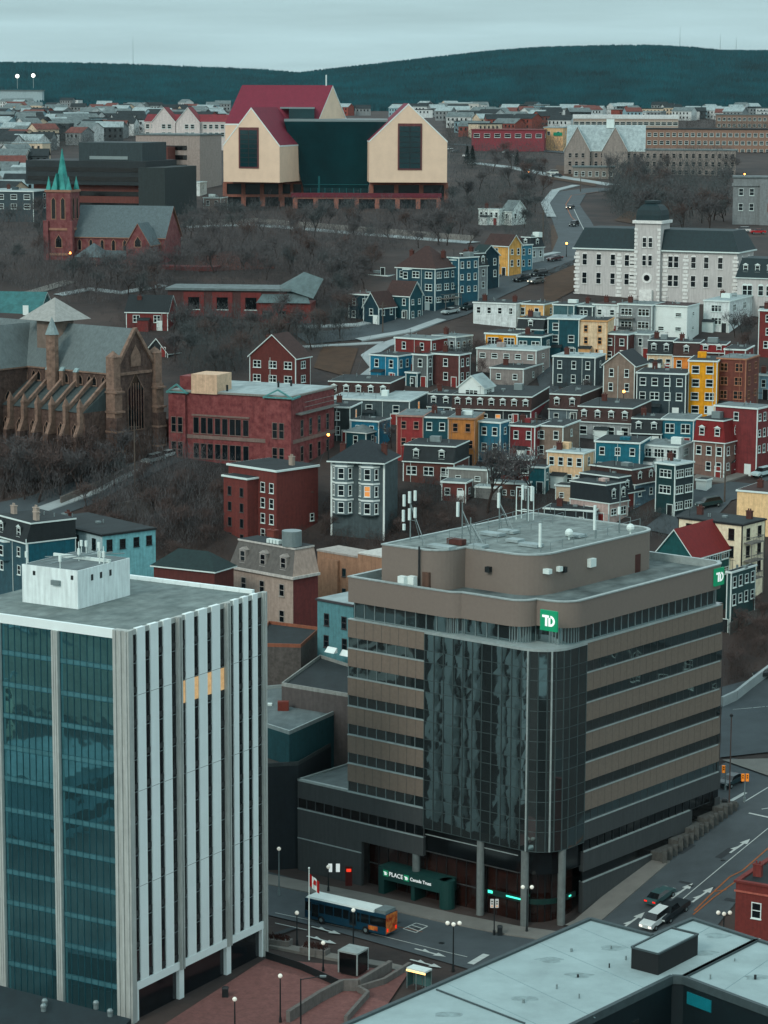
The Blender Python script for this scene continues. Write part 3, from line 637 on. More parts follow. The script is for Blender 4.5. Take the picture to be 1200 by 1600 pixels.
# ---------------- brown office block with the green signs ----------------
brown=mat('brown_panels',(103,94,85),rough=.75,var=.14,scale=2.2,gain=1.15,detail=9)
brown2=mat('brown_upper_panels',(110,102,95),rough=.75,var=.06,scale=2.5,gain=1.12)
podm=mat('dark_grey_panels',(62,66,66),kind='wall',rough=.8,var=.08,scale=2,gain=1.1)
offg=mat('office_glass',(106,120,121),rough=.03,var=.1,scale=.2,spec=.9,metal=.92,bump=.22,bs=.22,bd=.16,gain=1.2)
offd=mat('office_dark_glass',(22,26,28),rough=.12,var=.5,scale=.5,spec=.5,gain=1.)
led=mat('metal_ledge',(150,160,158),rough=.5,metal=.3)
gsign=mat('green_sign',(0,128,92),rough=.5,var=.05,emit=(0,130,90),es=.15)
wsign=mat('sign_white',(235,240,236),rough=.5,emit=(230,240,235),es=.3)
def td_logo(parent,loc,face,s=2.3,nm='logo_sign'):
    m=MB(); m.box(-s/2,-.25,-s/2,s/2,0,s/2)
    o=put(m.mesh(nm,[gsign]),parent,face,0,0,0,0,nm); o.location=loc
    k=s/2.3; y=-.27*1
    L=MB(); q=lambda x0,z0,x1,z1: L.box(x0*k,-.30,z0*k,x1*k,-.249,z1*k)
    q(-.85,.35,.05,.62); q(-.45,-.62,-.15,.35)         # T
    # D ring
    n=14; 
    q(.0,-.62,.26,.345)
    for i in range(n):
        a=-math.pi/2+math.pi*i/n; b=-math.pi/2+math.pi*(i+1)/n
        P=[]
        for (rx,rz),t in(((.62,.62),a),((.62,.62),b),((.34,.36),b),((.34,.36),a)): P.append((k*(.26+rx*math.cos(t)),-.30,k*rz*math.sin(t)))
        L.quad(*P)
    L.build('letters',wsign,o); return o
def office():
    S=site(544,860,1136,1021,1440,-39,z=37.9); w,D=S['w'],S['dep']; z0=1.6
    T=thing('office_block','large brown banded office block with rounded dark glass corner and green square signs','office building',(S['O'].x,S['O'].y,z0),S['rz'])
    inv=Matrix.Rotation(-S['rz'],4,'Z')
    def lc(px,py,z):
        p=at_z(px,py,z); q=inv@(Vector((p.x,p.y,0))-Vector((S['O'].x,S['O'].y,0))); return (q.x,q.y)
    fl=[37.9-3.8*k-z0 for k in range(8)]      # ledges A..H
    xA=w-walk(S['C'],(-S['ux'].x,-S['ux'].y),664); yB=walk(S['C'],(S['uy'].x,S['uy'].y),917)
    print('office',w,D,xA,yB,S['C'])
    xp=w-walk(S['C'],(-S['ux'].x,-S['ux'].y),465); 
    r=4.2
    def arc(cx,cy,r,a0,a1,n=8): return [(cx+r*math.cos(R_(a0+(a1-a0)*i/n)),cy+r*math.sin(R_(a0+(a1-a0)*i/n))) for i in range(n+1)]
    body=[(0,0),(w-r,0)]+arc(w-r,r,r,-90,0)[1:]+[(w,D-1.5)]+arc(w-1.5,D-1.5,1.5,0,90,4)[1:]+[(0,D)]
    # structural core, set back
    MB().prism([(.4,.4),(w-r,.4)]+arc(w-r,r,r-.4,-90,0,6)[1:]+[(w-.4,D-.4),(.4,D-.4)],8,38.0-z0).build('core_wall',offd,T)
    MB().box(1.5,2.5,0,w-3.5,D-1,8.2).build('core_wall',offd,T)
    glassH=[]
    # bands: A side (x 0..xA) and B side (y yB..D)
    for k in range(6):
        zt=fl[k]; m=MB()
        m.box(-.02,-.05,zt-2.3,xA,.5,zt,0).box(-.02,-.12,zt,xA,.5,zt+.12,1)
        for j in range(1,9): x=xA*j/9; m.box(x-.02,-.06,zt-2.3,x+.02,-.049,zt,2)
        m.build('spandrel_band',[brown,led,podm],T)
        m=MB(); m.box(w-.5,yB,zt-2.3,w+.05,D-1.5,zt,0); m.box(w-.5,yB,zt,w+.12,D-1.5,zt+.12,1)
        m.prism([(w-1.6,D-1.5)]+arc(w-1.5,D-1.5,1.55,0,90,5),zt-2.3,zt,0)
        for q in range(1,21): y=yB+(D-1.5-yB)*q/21; m.box(w+.045,y-.018,zt-2.3,w+.056,y+.018,zt,2)
        m.build('spandrel_band',[brown,led,podm],T)
        # window strips below band
        for face in 'AB':
            zb=zt-3.8; m=MB()
            if face=='A': m.quad((0,.12,zb+.12),(xA,.12,zb+.12),(xA,.12,zt-2.3),(0,.12,zt-2.3)); L=xA; n=8
            else: m.quad((w-.12,yB,zb+.12),(w-.12,D-.8,zb+.12),(w-.12,D-.8,zt-2.3),(w-.12,yB,zt-2.3)); L=D-yB; n=20
            wo=m.build('window_strip',offg,T); m=MB()
            for j in range(n+1):
                if j==0: m.box(0,.05,zb+.12,L,.119,zb+.18) if face=='A' else m.box(w-.119,yB,zb+.12,w-.05,yB+L*.985,zb+.18)
                if face=='A': x=L*j/n; m.box(x-.04,.04,zb+.12,x+.04,.118,zt-2.3)
                else: y=yB+L*j/n*.985; m.box(w-.118,y-.025,zb+.12,w-.09,y+.025,zt-2.3)
            m.build('mullion',podm if face=='B' else metal,wo)
    # top floor strip + parapet
    UPa=[(0,0),(15.6,0)]+arc(15.6,2.6,2.6,-90,-42,6)[1:]+[(17.6,.86),(24.6,.86)]+arc(24.6,3.46,2.6,-90,-2,9)[1:]+[(28.8,3.4)]+arc(28.8,6.5,3.06,-90,0,10)[1:]+[(w+.06,D-2.5)]+arc(w-2.2,D-2.5,2.26,0,88,6)[1:]+[(0,D-.2)]
    def off(poly,o):
        n=len(poly); R=[]
        for i in range(n):
            p=Vector(poly[i]);a=Vector(poly[i-1]);b=Vector(poly[(i+1)%n]); d1=(p-a);d2=(b-p)
            if d1.length<1e-5: d1=d2
            if d2.length<1e-5: d2=d1
            d1.normalize();d2.normalize(); n1=Vector((-d1.y,d1.x));n2=Vector((-d2.y,d2.x)); q=(n1+n2); q=q.normalized() if q.length>1e-4 else n1
            k=min(2.0,1/max(.3,q.dot(n1))); R.append(tuple(p+q*o*k))
        return R
    zt=43.4-z0; zp=40.2-z0
    m=MB(); inn=off(UPa,.45); m.prism(UPa,zp,zt,0); m.f.pop(-2); m.m.pop(-2)
    n=len(m.v); k=len(inn)
    m.build('parapet',[brown2],T)
    m=MB(); o1=off(UPa,-.1)
    for i in range(len(o1)):
        j=(i+1)%len(o1); m.quad((*o1[i],zt),(*o1[j],zt),(*o1[j],zt+.15),(*o1[i],zt+.15)); m.quad((*o1[i],zt+.15),(*o1[j],zt+.15),(*inn[j],zt+.15),(*inn[i],zt+.15)); m.quad((*inn[i],zt+.15),(*inn[j],zt+.15),(*inn[j],zt-.9),(*inn[i],zt-.9))
    m.build('parapet_cap',led,T)
    m=MB(); m.prism(off(UPa,.4),zt-1.0,zt-.85); m.build('roof',[mat('office_roof',(88,102,102),kind='roof',rough=.95,var=.35,scale=.3,gain=1.0,c2=(128,144,142),detail=8)],T)
    g2=off(UPa,.6); m=MB(); m.prism(g2,fl[0]+.02,zp,0); wo=m.build('window_strip',offg,T); m=MB()
    for i in range(len(g2)-2):
        a=Vector(g2[i]);b=Vector(g2[i+1]); L=(b-a).length; n=max(1,int(L/1.5))
        m.tube((a.x,a.y,fl[0]+.2),(b.x,b.y,fl[0]+.2),.07,n=4)
        for j in range(n): p=a.lerp(b,j/n); m.box(p.x-.06,p.y-.08,fl[0]+.02,p.x+.06,p.y+.08,zp)
    m.build('mullion',metal,wo)
    # terrace slab at z 37.9 over glass corner
    m=MB(); tb=[(xA,-.1),(w-r,-.1)]+arc(w-r,r,r+.12,-90,0)[1:]+[(w+.12,yB),(w-6,yB+8),(xA,9)]
    m.prism(tb,fl[0]-.18,fl[0]+.14); m.build('terrace',[led],T)
    # curtain wall
    zb=12.6-z0; pl=[(xA,-.04),(w-r,-.04)]+arc(w-r,r,r+.04,-90,0,6)[1:]+[(w+.04,yB)]
    pts=[]; 
    for a,b in zip(pl[:-1],pl[1:]):
        a=Vector(a);b=Vector(b);n=max(1,round((b-a).length/1.45)); pts+= [a.lerp(b,i/n) for i in range(n)]
    pts.append(Vector(pl[-1]))
    zs=[]
    z=fl[0]-.18
    for k in range(7):
        zs+=[fl[k]-.18 if k==0 else fl[k],fl[k]-2.3]
    zs=[q for q in zs if q>zb+.5]+[zb]
    m=MB(); rng=random.Random(5)
    for i,(a,b) in enumerate(zip(pts[:-1],pts[1:])):
        d=(b-a).normalized(); nn=Vector((d.y,-d.x))
        for z1,z2 in zip(zs[:-1],zs[1:]):
            t=[rng.uniform(-.004,.004) for _ in range(4)]
            c=lambda p,z,q:(p.x+nn.x*q,p.y+nn.y*q,z)
            m.quad(c(a,z2,t[0]),c(b,z2,t[1]),c(b,z1,t[2]),c(a,z1,t[3]))
    CW=m.build('curtain_wall',[offg],T)
    m=MB(); bright=[]
    for i,p in enumerate(pts):
        big=(i in(len(pts)-8,)); rr=.05
        m.box(p.x-rr,p.y-rr-.03,zb,p.x+rr,p.y+rr,fl[0]-.18)
    for z in zs:
        for a,b in zip(pts[:-1],pts[1:]): m.tube((a.x,a.y-.02,z),(b.x,b.y-.02,z),.045,n=4)
    m.build('mullion',mat('bronze_mullion',(70,84,84),rough=.6,gain=1.),CW)
    m=MB()
    for ang in(-78,-38):
        x=w-r+(r+.1)*math.cos(R_(ang)); y=r+(r+.1)*math.sin(R_(ang)); m.tube((x,y,zb),(x,y,fl[0]-.18),.12)
    m.build('bright_mullion',led,CW)
    # podium left part and grey bands
    yl=0
    Pd=MB(); Pd.box(xp,.02,fl[6]-3.2+.9,-.03,16,fl[6],0); Pd.build('podium_wall',[podm],T)
    MB().box(xp+.3,.3,fl[6]+.0,-.05,15.6,fl[6]+.03).build('podium_roof',[greyr],T)
    m=MB(); m.box(xp,-.1,fl[6],-.03,.35,fl[6]+.3).box(xp,-.1,fl[6],xp+.3,16,fl[6]+.3).box(-.03,-.12,fl[6]-.02,xA,.4,fl[6]+.13)
    m.build('ledge',led,T)
    m=MB(); m.box(-.03,-.06,fl[6]-2.3,xA,.5,fl[6]-.02,0); m.box(xp,-.06,fl[6]-2.3,-.03,.02,fl[6]-.02,0); m.build('spandrel_band',[podm],T)
    m=MB(); m.box(xp,.12,fl[7],xA,.3,fl[6]-2.3); wo=m.build('window_strip',offd,T); m=MB()
    m.box(xp,.05,fl[7]+.01,xA,.119,fl[7]+.2)
    for j in range(15): x=xp+(xA-xp)*j/14; m.box(x-.05,.03,fl[7],x+.05,.119,fl[6]-2.3)
    m.build('mullion',podm,wo)
    m=MB(); m.box(xp,-.12,fl[7],xA,.4,fl[7]+.14); m.build('ledge',led,T)
    m=MB(); m.box(xp,-.06,fl[7]-2.4,xA,.5,fl[7],0); m.build('spandrel_band',[podm],T)
    xs2=w-walk(S['C'],(-S['ux'].x,-S['ux'].y),566)
    m=MB(); m.box(xp,-.04,.0,xs2,.5,fl[7]-2.4,0); m.box(xp,-.1,fl[7]-4.0,xs2,-.03,fl[7]-3.85,1); m.build('ground_wall',[podm,led],T)
    # podium underside of curtain: grey band with rounded corner
    z1=zb; z2=zb-3.2
    cb=[(xA,.5),(w-r-.6,.5)]+arc(w-r-.6,r+.6,r-.2,-90,0,7)[1:]+[(w-.6,yB),(w-3,yB),(w-3,6),(xA,6)]
    m=MB(); m.prism(cb,z2,z1,0); m.build('lower_band',[podm],T)
    m=MB(); cb2=[(xA,.42),(w-r-.6,.42)]+arc(w-r-.6,r+.6,r-.12,-90,0,7)[1:]+[(w-.5,yB)]
    for a,b in zip(cb2[:-1],cb2[1:]): m.tube((*a,z1-.9),(*b,z1-.9),.08,n=4)
    m.build('ledge',led,T)
    shop=mat('shopfront_glass',(52,34,30),rough=.15,var=.6,scale=.5,gain=1.0,spec=.6)
    cb3=[(xs2,1.6),(w-r-1.4,1.6)]+arc(w-r-1.4,r+1.4,r-.2,-90,0,7)[1:]+[(w-1.6,yB),(w-3,yB),(w-3,6),(xs2,6)]
    m=MB(); m.prism(cb3,0,z2+.01,0); sh=m.build('shopfront',[shop],T)
    m=MB(); q3=cb3[:10]
    for a,b in zip(q3[:-1],q3[1:]):
        a=Vector(a);b=Vector(b);n=max(1,round((b-a).length/1.6))
        for j in range(n): p=a.lerp(b,j/n); m.box(p.x-.05,p.y-.09,0,p.x+.05,p.y+.0,z2)
    m.build('mullion',dark,sh)
    m=MB(); 
    for a,b in zip(q3[:-1],q3[1:]): m.tube((*a,4.2),(*b,4.2),.1,n=4)
    m.build('ledge',podm,sh)
    # columns
    for px in(650,752,821,870):
        x=w-walk(S['C'],(-S['ux'].x,-S['ux'].y),px) if px<840 else None
        if px==821: x,y=w-r+.6,.35
        elif px==870: x,y=w-.35,r-.6
        else: y=.35
        zc_=zb-.05 if px>700 else fl[7]-2.45
        m=MB(); m.tube((x,y,0),(x,y,zc_),.5,n=14); m.build('column',mat('round_concrete',(116,124,122),kind='wall',rough=.8,gain=1.),T)
    # B side lower bands
    zc=fl[6]
    Dz=D*.80
    m=MB(); m.box(w-.6,yB,zc-2.3,w+.05,D-.6,zc,0).box(w-.6,yB,zc,w+.12,D-1.2,zc+.13,1); m.build('spandrel_band',[podm,led],T)
    m=MB(); m.box(w-.4,yB,zc-3.8,w-.12,D-3,zc-2.3); wo=m.build('window_strip',offd,T); m=MB()
    m.box(w-.119,yB,zc-3.8,w-.05,D-3,zc-3.7)
    for j in range(19): y=yB+(D-3-yB)*j/18; m.box(w-.118,y-.04,zc-3.8,w-.03,y+.04,zc-2.3)
    m.build('mullion',dark,wo)
    zd=fl[7]
    m=MB(); m.box(w-.6,yB,zd-2.5,w+.05,Dz,zd,0).box(w-.6,yB,zd,w+.12,Dz,zd+.13,1); m.build('spandrel_band',[podm,led],T)
    m=MB(); m.box(w-.4,yB,zd-3.9,w-.12,Dz-4,zd-2.5); m.build('window_strip',offd,T)
    m=MB(); m.box(w-.6,yB,0,w+.03,Dz,zd-3.9,0).box(w-.6,yB,zd-3.9,w+.12,Dz-4,zd-3.77,1).box(w-.55,Dz-4,zd-4,w+.0,Dz,zd-2.4,0); m.box(w-.6,Dz,0,w-.1,Dz+.8,zd,0); m.build('ground_wall',[podm,led],T)
    m=MB(); m.box(w-2,Dz,0,w-1.2,D-1,zd+.2); m.build('shopfront',shop,T)
    m=MB(); m.box(w-1.6,D-1.4,0,w-.2,D-.2,zd+.2); m.build('column',podm,T)
    # signs
    sx_,sy_=lc(868,966,42.0); td_logo(T,(sx_,min(sy_,UPa[9][1])+.1-.9,41.9-z0),'A',2.5)
    td_logo(T,(w+.08,walk(S['C'],(S['uy'].x,S['uy'].y),1120),41.9-z0),'B',2.3)
    # entrance canopy with lettering
    x1=w-walk(S['C'],(-S['ux'].x,-S['ux'].y),600); x2=w-walk(S['C'],(-S['ux'].x,-S['ux'].y),705)
    ent=mat('green_canopy',(6,62,58),rough=.6,var=.1,gain=1.1)
    m=MB(); m.box(x1,-.9,3.3,x2,1.6,5.0); m.box(x1,-.9,0,x1+.9,1.6,3.3); 
    m.tube((x2-.2,-.1,0),(x2-.2,-.1,5.0),1.0,n=16); m.box((x1+x2)/2-.3,-.6,0,(x1+x2)/2+.3,1.6,3.3)
    e=m.build('entrance_canopy',ent,T)
    lettering('PLACE',.8,wsign,e,(x1+2.9,-.96,4.2)); lettering('Canada Trust',.62,wsign,e,(x1+6.9,-.96,4.2))
    for xx in(x1+1.2,x1+4.6): td_logo(e,(xx,-.72,4.2),'A',.8,'small_logo_sign')
    # green fascia signs around corner
    m=MB(); xa=w-walk(S['C'],(-S['ux'].x,-S['ux'].y),758); m.box(xa,.9,4.0,w-r,1.1,4.7); 
    A_=arc(w-r-.6,r+.6,r-.1,-80,-10,6)
    for a,b in zip(A_[:-1],A_[1:]): m.quad((*a,4.0),(*b,4.0),(*b,4.7),(*a,4.7))
    m.box(w-.9,r+1,4.0,w-.7,yB-.5,4.7); m.build('fascia_sign',[mat('dark_green_sign',(10,60,54),rough=.5,gain=1.)],T)
    gl=mat('green_light',(60,220,180),emit=(80,230,190),es=.9)
    m=MB(); m.box(xa+.2,.86,4.25,xa+.9,.9,4.6).box(xa+3,.86,4.3,xa+6,.9,4.5); m.box(w-.7,r+2,4.3,w-.66,yB-2,4.5); m.build('sign_light',gl,T)
    MB().box(xs2+1,1.5,zb-3.6,xs2+3,1.58,zb-3.4).build('lamp',lit,T)
    # penthouse
    PHx=[(3.4,2.6),(9.2,2.9)]+arc(9.4,6.3,3.4,-90,-5,9)[1:]+[(12.9,7.7),(19.9,7.7)]+arc(19.9,11.7,4.0,-90,0,10)[1:]+[(23.9,32.5)]+arc(20.9,32.5,3,0,90,7)[1:]+[(3.4,35.5)]
    zq=47.6-z0
    m=MB(); m.prism(PHx,zt-1,zq,0); PO=m.build('penthouse',[brown2],T)
    m=MB(); o1=off(PHx,-.08); i1=off(PHx,.4)
    for i in range(len(o1)):
        j=(i+1)%len(o1); m.quad((*o1[i],zq),(*o1[j],zq),(*o1[j],zq+.18),(*o1[i],zq+.18)); m.quad((*o1[i],zq+.18),(*o1[j],zq+.18),(*i1[j],zq+.18),(*i1[i],zq+.18)); m.quad((*i1[i],zq+.18),(*i1[j],zq+.18),(*i1[j],zq),(*i1[i],zq))
    m.build('cap',led,PO)
    m=MB(); m.prism(off(PHx,.3),zq-.1,zq+.02); m.build('roof',[mat('gravel_roof',(112,124,122),kind='roof',rough=.95,var=.3,scale=.5,gain=1.0,detail=9,c2=(150,164,160))],PO)
    # things on the roofs
    def rp(px,py,z=47.7): x,y=lc(px,py,z); return x,y,z-z0
    for px,py,s in((690,856,2.2),(770,836,2),(795,832,1.6),(805,846,1.2),(748,855,1.3),(830,853,1.8),(900,838,1.5)):
        x,y,z=rp(px,py); MB().box(x-s*.8,y-.8,z,x+s*.8,y+.8,z+.35).build('roof_pad',pale,PO)
    x,y,z=rp(714,850); MB().box(x-1.2,y-.6,z,x+1.2,y+.4,z+.7).build('roof_unit',brickc,PO)
    for a,b in(((700,855),(860,800)),((660,853),(820,806)),((740,860),(880,812)),((860,860),(1000,822)),((850,803),(985,820))):
        p=rp(*a);q=rp(*b); m=MB(); m.tube((p[0],p[1],p[2]+1),(q[0],q[1],q[2]+1),.03)
        for t in range(9): s_=Vector(p).lerp(Vector(q),t/8); m.tube(s_,s_+Vector((0,0,1)),.04)
        m.build('railing',metal,PO)
    def mast(px,py,h,pan,lean=0):
        x,y,z=rp(px,py); m=MB(); m.tube((x,y,z),(x,y,z+h),.08)
        if lean: m.tube((x,y,z+h*.8),(x+2.8,y-.5,z),.05); m.tube((x,y,z+h*.8),(x-.5,y+2.6,z),.05); m.tube((x+1.2,y-.2,z+h*.45),(x,y,z+h*.45),.04)
        M_=m.build('antenna_mast',metal,PO)
        for dx,dz,hh in pan: MB().box(x+dx-.16,y-.3,z+h+dz-hh,x+dx+.16,y-.05,z+h+dz).build('antenna_panel',trim,M_)
    mast(641,846,6.2,[(-.9,-.2,1.5),(0,.3,1.5),(.9,.5,1.3),(-1,-2.2,1.5),(0,-1.9,1.5),(.9,-1.7,1.3),(-.9,-4,.8)],1)
    mast(722,845,5.0,[(-.6,0,1.9)],1); mast(780,826,4.4,[(0,.4,2)],1); mast(735,851,3.5,[],1)
    mast(845,862,3.6,[(0,0,3.0)]); mast(930,842,4.4,[(0,0,3.2)]); mast(968,833,6.5,[(0,-3,1.0)]); mast(824,816,5,[(-.7,0,2),(.8,0,2)],0)
    m=MB()
    for q in((812,812),(828,808)): x,y,z=rp(*q); 
    x,y,z=rp(820,812); 
    for dx,dy in((-1,-.6),(1,-.6),(1,.6),(-1,.6)): m.tube((x+dx,y+dy,z),(x+dx,y+dy,z+4.5),.07)
    for zz in(1.2,4.4): 
        m.box(x-1,y-.65,z+zz,x+1,y-.55,z+zz+.1); m.box(x-1,y+.55,z+zz,x+1,y+.65,z+zz+.1)
    m.build('antenna_frame',trim,PO)
    for px,py in((889,843),(985,835)): x,y,z=rp(px,py); m=MB(); m.ball((x,y,z+.9),.55); m.tube((x,y,z),(x,y,z+.6),.1); m.build('dish',trim,PO)
    # deck units
    zdk=zt-.85
    for px,py in((629,922),(644,922)): x,y=lc(px,py,43.4-.85); MB().box(x-.5,y-.4,zdk,x+.5,y+.4,zdk+1.8).build('air_unit',white,T)
    for px,py,zz,s in((941,905,45.6-z0,.5),(952,900,45.6-z0,.5),(988,888,45.4-z0,.9)):
        y=walk(S['C'],(S['uy'].x,S['uy'].y),px); X=max(p[0] for p in PHx); 
        xx,yy=lc(px,py,zz+z0); MB().box(X-.4,yy-s*.7,zz-s*.6,X+.55,yy+s*.7,zz+s*.6).build('air_unit',trim,T)
    for px,py in((763,888),(881,888)):
        xx,yy=lc(px,py,45.5); m=MB(); m.box(xx-.35,yy-.3,45-z0,xx+.35,yy+.3,45.7-z0); m.build('vent',dark,T)
    xx,yy=lc(1011,885,43.5); X=max(p[0] for p in PHx); MB().box(X-.2,yy-.6,zdk,X+.06,yy+.6,zdk+2.4).build('door',mat('brown_door',(84,50,44),gain=1.),T)
    xx,yy=lc(659,900,44.5); MB().box(xx-.5,PHx[1][1]-.15,zdk,xx+.5,PHx[1][1]+.3,zdk+2.3).build('door',cm((90,70,60)),T)
    m=MB(); m.tube((xx-.9,PHx[1][1]-.3,zdk),(xx-.9,PHx[1][1]-.3,zq+.5),.12); m.build('pipe',dark,T)
    return T,S
OT,OS=office()
# ---------------- gallery on the hill (three gabled masses round a glass hall) ----------------
sand=mat('sand_panels',(204,184,164),rough=.85,var=.07,scale=.25,gain=1.15)
maroon=mat('maroon_roof',(114,46,60),kind='shingle',rough=.8,var=.1,scale=.6,gain=1.1)
tglass=mat('gallery_glass',(2,52,56),rough=.2,var=.35,scale=.08,spec=.5,gain=1.1)
pinkc=mat('pink_stone',(156,112,100),kind='wall',rough=.9,var=.15,gain=1.)
def gallery():
    d=852.
    S=site(348,437,472,284,335,-20,d=d); O=S['O']; O=Vector((O.x,O.y,g(O.x,d)-1.5))
    T=thing('gallery','huge sandstone gallery with maroon gabled roofs and a dark glass hall on a colonnade','museum',O)
    px2=lambda px,dd=d:(px-600)/F*dd*1.035-O.x
    def pt(px,py,dd=d): p=at_y(px,py,dd); return (p.x-O.x,p.y-O.y,p.z-O.z)
    def block(nm,pL,pR,pT,pB,apy,rz,dep,dd,win=None,roofm=maroon):
        a=pt(pL,pT,dd); b=pt(pR,pT,dd); w=(b[0]-a[0])/math.cos(R_(rz)); zt=a[2]; zb=pt(pL,pB,dd)[2]; ap=pt((pL+pR)/2,apy,dd)[2]
        m=MB(); m.prism([(0,0),(w,0),(w,dep),(0,dep)],zb,zt,0); m.quad((0,0,zt),(w,0,zt),(w/2,0,ap)); m.quad((w,dep,zt),(0,dep,zt),(w/2,dep,ap))
        B=m.build(nm,[sand],T,(a[0],a[1],0),R_(rz))
        r=gable_mb(0,0,w,dep,zt,ap-zt,'y',ov=.1,th=.5); r.build('roof',[roofm,white],B)
        if win:
            x0=(win[0]-pL)/(pR-pL)*w; x1=(win[1]-pL)/(pR-pL)*w; z0_=pt(pL,win[3],dd)[2]; z1_=pt(pL,win[2],dd)[2]
            q=MB(); q.box(x0-.5,-.25,z0_-.5,x1+.5,.05,z1_+.9,1); q.box(x0,-.3,z0_,x1,-.2,z1_,0); W_=q.build('window',[tglass,cm((96,60,60))],B)
            q=MB()
            for i in range(1,8): z=z0_+(z1_-z0_)*i/8; q.box(x0,-.36,z-.12,x1,-.3,z+.12)
            q.box((x0+x1)/2-.12,-.36,z0_,(x0+x1)/2+.12,-.3,z1_); q.build('glazing_bar',dark,W_)
        return B
    block('gabled_block',349,438,228,284,170,-18,24,d,(376,403,203,260))
    # rear block: ridge runs left-right
    a=pt(352,195,d+30); b=pt(530,190,d+30); w=b[0]-a[0]; zb=pt(352,300,d+30)[2]; ap=pt(400,135,d+30)[2]; zt=a[2]
    m=MB(); dep=30; m.prism([(0,0),(w*.86,0),(w*.86,dep),(0,dep)],zb,zt,0); m.quad((w*.86,0,zt),(w*.86,dep,zt),(w*.86,dep/2,ap)); m.quad((0,dep,zt),(0,0,zt),(0,dep/2,ap))
    B=m.build('gabled_block',[sand],T,(a[0],a[1],0),R_(-20)); gable_mb(0,0,w*.86,dep,zt,ap-zt,'x',ov=.1,th=.5).build('roof',[maroon,white],B)
    q=MB(); q.tube((w*.8,dep/2,ap),(w*.8,dep/2,ap+4),.25); q.build('finial',trim,B)
    # right block, turned slightly the other way
    block('gabled_block',577,699,222,285,164,3,26,d-2,(624,657,197,263))
    # glass hall
    m=MB(); L=pt(462,190,d+6); Rr=pt(592,190,d+6); zt=L[2]; zb=pt(470,303,d+6)[2]
    x0,x1=pt(473,200,d+5)[0],pt(575,200,d+5)[0]; m.box(x0,5,zb,x1,28,zt-4,0)
    a,b=L[0]-4,Rr[0]+3; m.prism([(x0,5),(x1,5),(x1,28),(x0,28)],zt-22,zt,0,poly1=[(a,3),(b,3),(b,30),(a,30)])
    m.box(a,3,zt+.01,b,30,zt+.8,1); c0,c1=pt(450,180,d+10)[0],pt(490,180,d+10)[0]; m.box(c0,12,zt+.8,c1,28,pt(450,170,d+12)[2],0); m.box(c0-3,12,pt(450,170,d+12)[2],c1,28,pt(450,170,d+12)[2]+.5,1)
    G=m.build('glass_hall',[tglass,metal],T)
    m=MB()
    for i in range(1,9): x=x0+(x1-x0)*i/9; m.box(x-.12,4.8,zb,x+.12,5,zt-22)
    for i in range(1,12): z=zb+(zt-22-zb)*i/6; 
    for i in range(1,7): z=zb+(zt-zb-6)*i/6; m.box(x0,4.75,z-.1,x1,5-.01,z+.1)
    m.box(pt(497,0,d)[0]-.3,4.6,zb,pt(497,0,d)[0]+.3,4.9,zt-18); m.build('glazing_bar',mat('teal_bar',(30,104,108),gain=1.),G)
    # colonnades
    def colon(pL,pR,pT,pB,n,y,cw=1.6,dep=20):
        a=pt(pL,pT,d+y); b=pt(pR,pT,d+y); zb=pt(pL,pB,d+y)[2]; m=MB(); 
        m.box(a[0],y+1.2,zb-2,b[0],y+dep,a[2]-.6,1); m.box(a[0]-.5,y,a[2]-.6,b[0]+.5,y+dep,a[2]+.2,0)
        for i in range(n+1): x=a[0]+(b[0]-a[0])*i/n; m.box(x-cw/2,y,zb-2,x+cw/2,y+1.3,a[2]-.61,0)
        m.build('colonnade',[pinkc,mat('dark_hall',(26,42,46),rough=.3,gain=1.)],T)
    colon(349,437,285,306,3,0.2,1.3,22); colon(348,470,306,334,4,-.6,1.5,30); colon(437,472,286,306,2,8,1.,14)
    colon(460,686,309,336,7,-8,1.5,40); colon(580,698,287,309,3,-1.5,1.4,24)
    m=MB(); m.box(pt(455,308,d)[0],-8.2,pt(455,310,d)[2]+.4,pt(690,308,d)[0],-6,pt(455,306,d)[2]+1.0); m.build('parapet',[mat('crimson_fascia',(112,54,64),gain=1.)],T)
gallery()
# ---------------- red brick church with green spire ----------------
CBR=mat('church_brick',(108,58,60),kind='brick',rough=.9,var=.2,scale=.8,gain=1.15,c2=(126,82,80)); CST=mat('pale_dressing',(156,122,106),rough=.9,gain=1.); copper=mat('copper_green',(26,122,116),rough=.7,var=.35,scale=.5,gain=1.1,c2=(60,150,142))
croof=mat('church_slate',(84,96,98),kind='shingle',rough=.85,var=.15,gain=1.1)
def pointed(w,h,fr,glz=None,n=1):
    mb=MB(); t=.22
    mb.quad((-w/2-t,-.12,-h/2),(w/2+t,-.12,-h/2),(w/2+t,-.12,h/2),(0,-.12,h/2+w*.75+t),(-w/2-t,-.12,h/2))
    mb.quad((-w/2,-.14,-h/2+t),(w/2,-.14,-h/2+t),(w/2,-.14,h/2),(0,-.14,h/2+w*.75),(-w/2,-.14,h/2),m=1)
    for i in range(1,n+1 if n>1 else 1): x=-w/2+w*i/(n+1); mb.box(x-.06,-.2,-h/2,x+.06,-.142,h/2+w*.3)
    return mb.mesh('window',[fr,glz or offd])
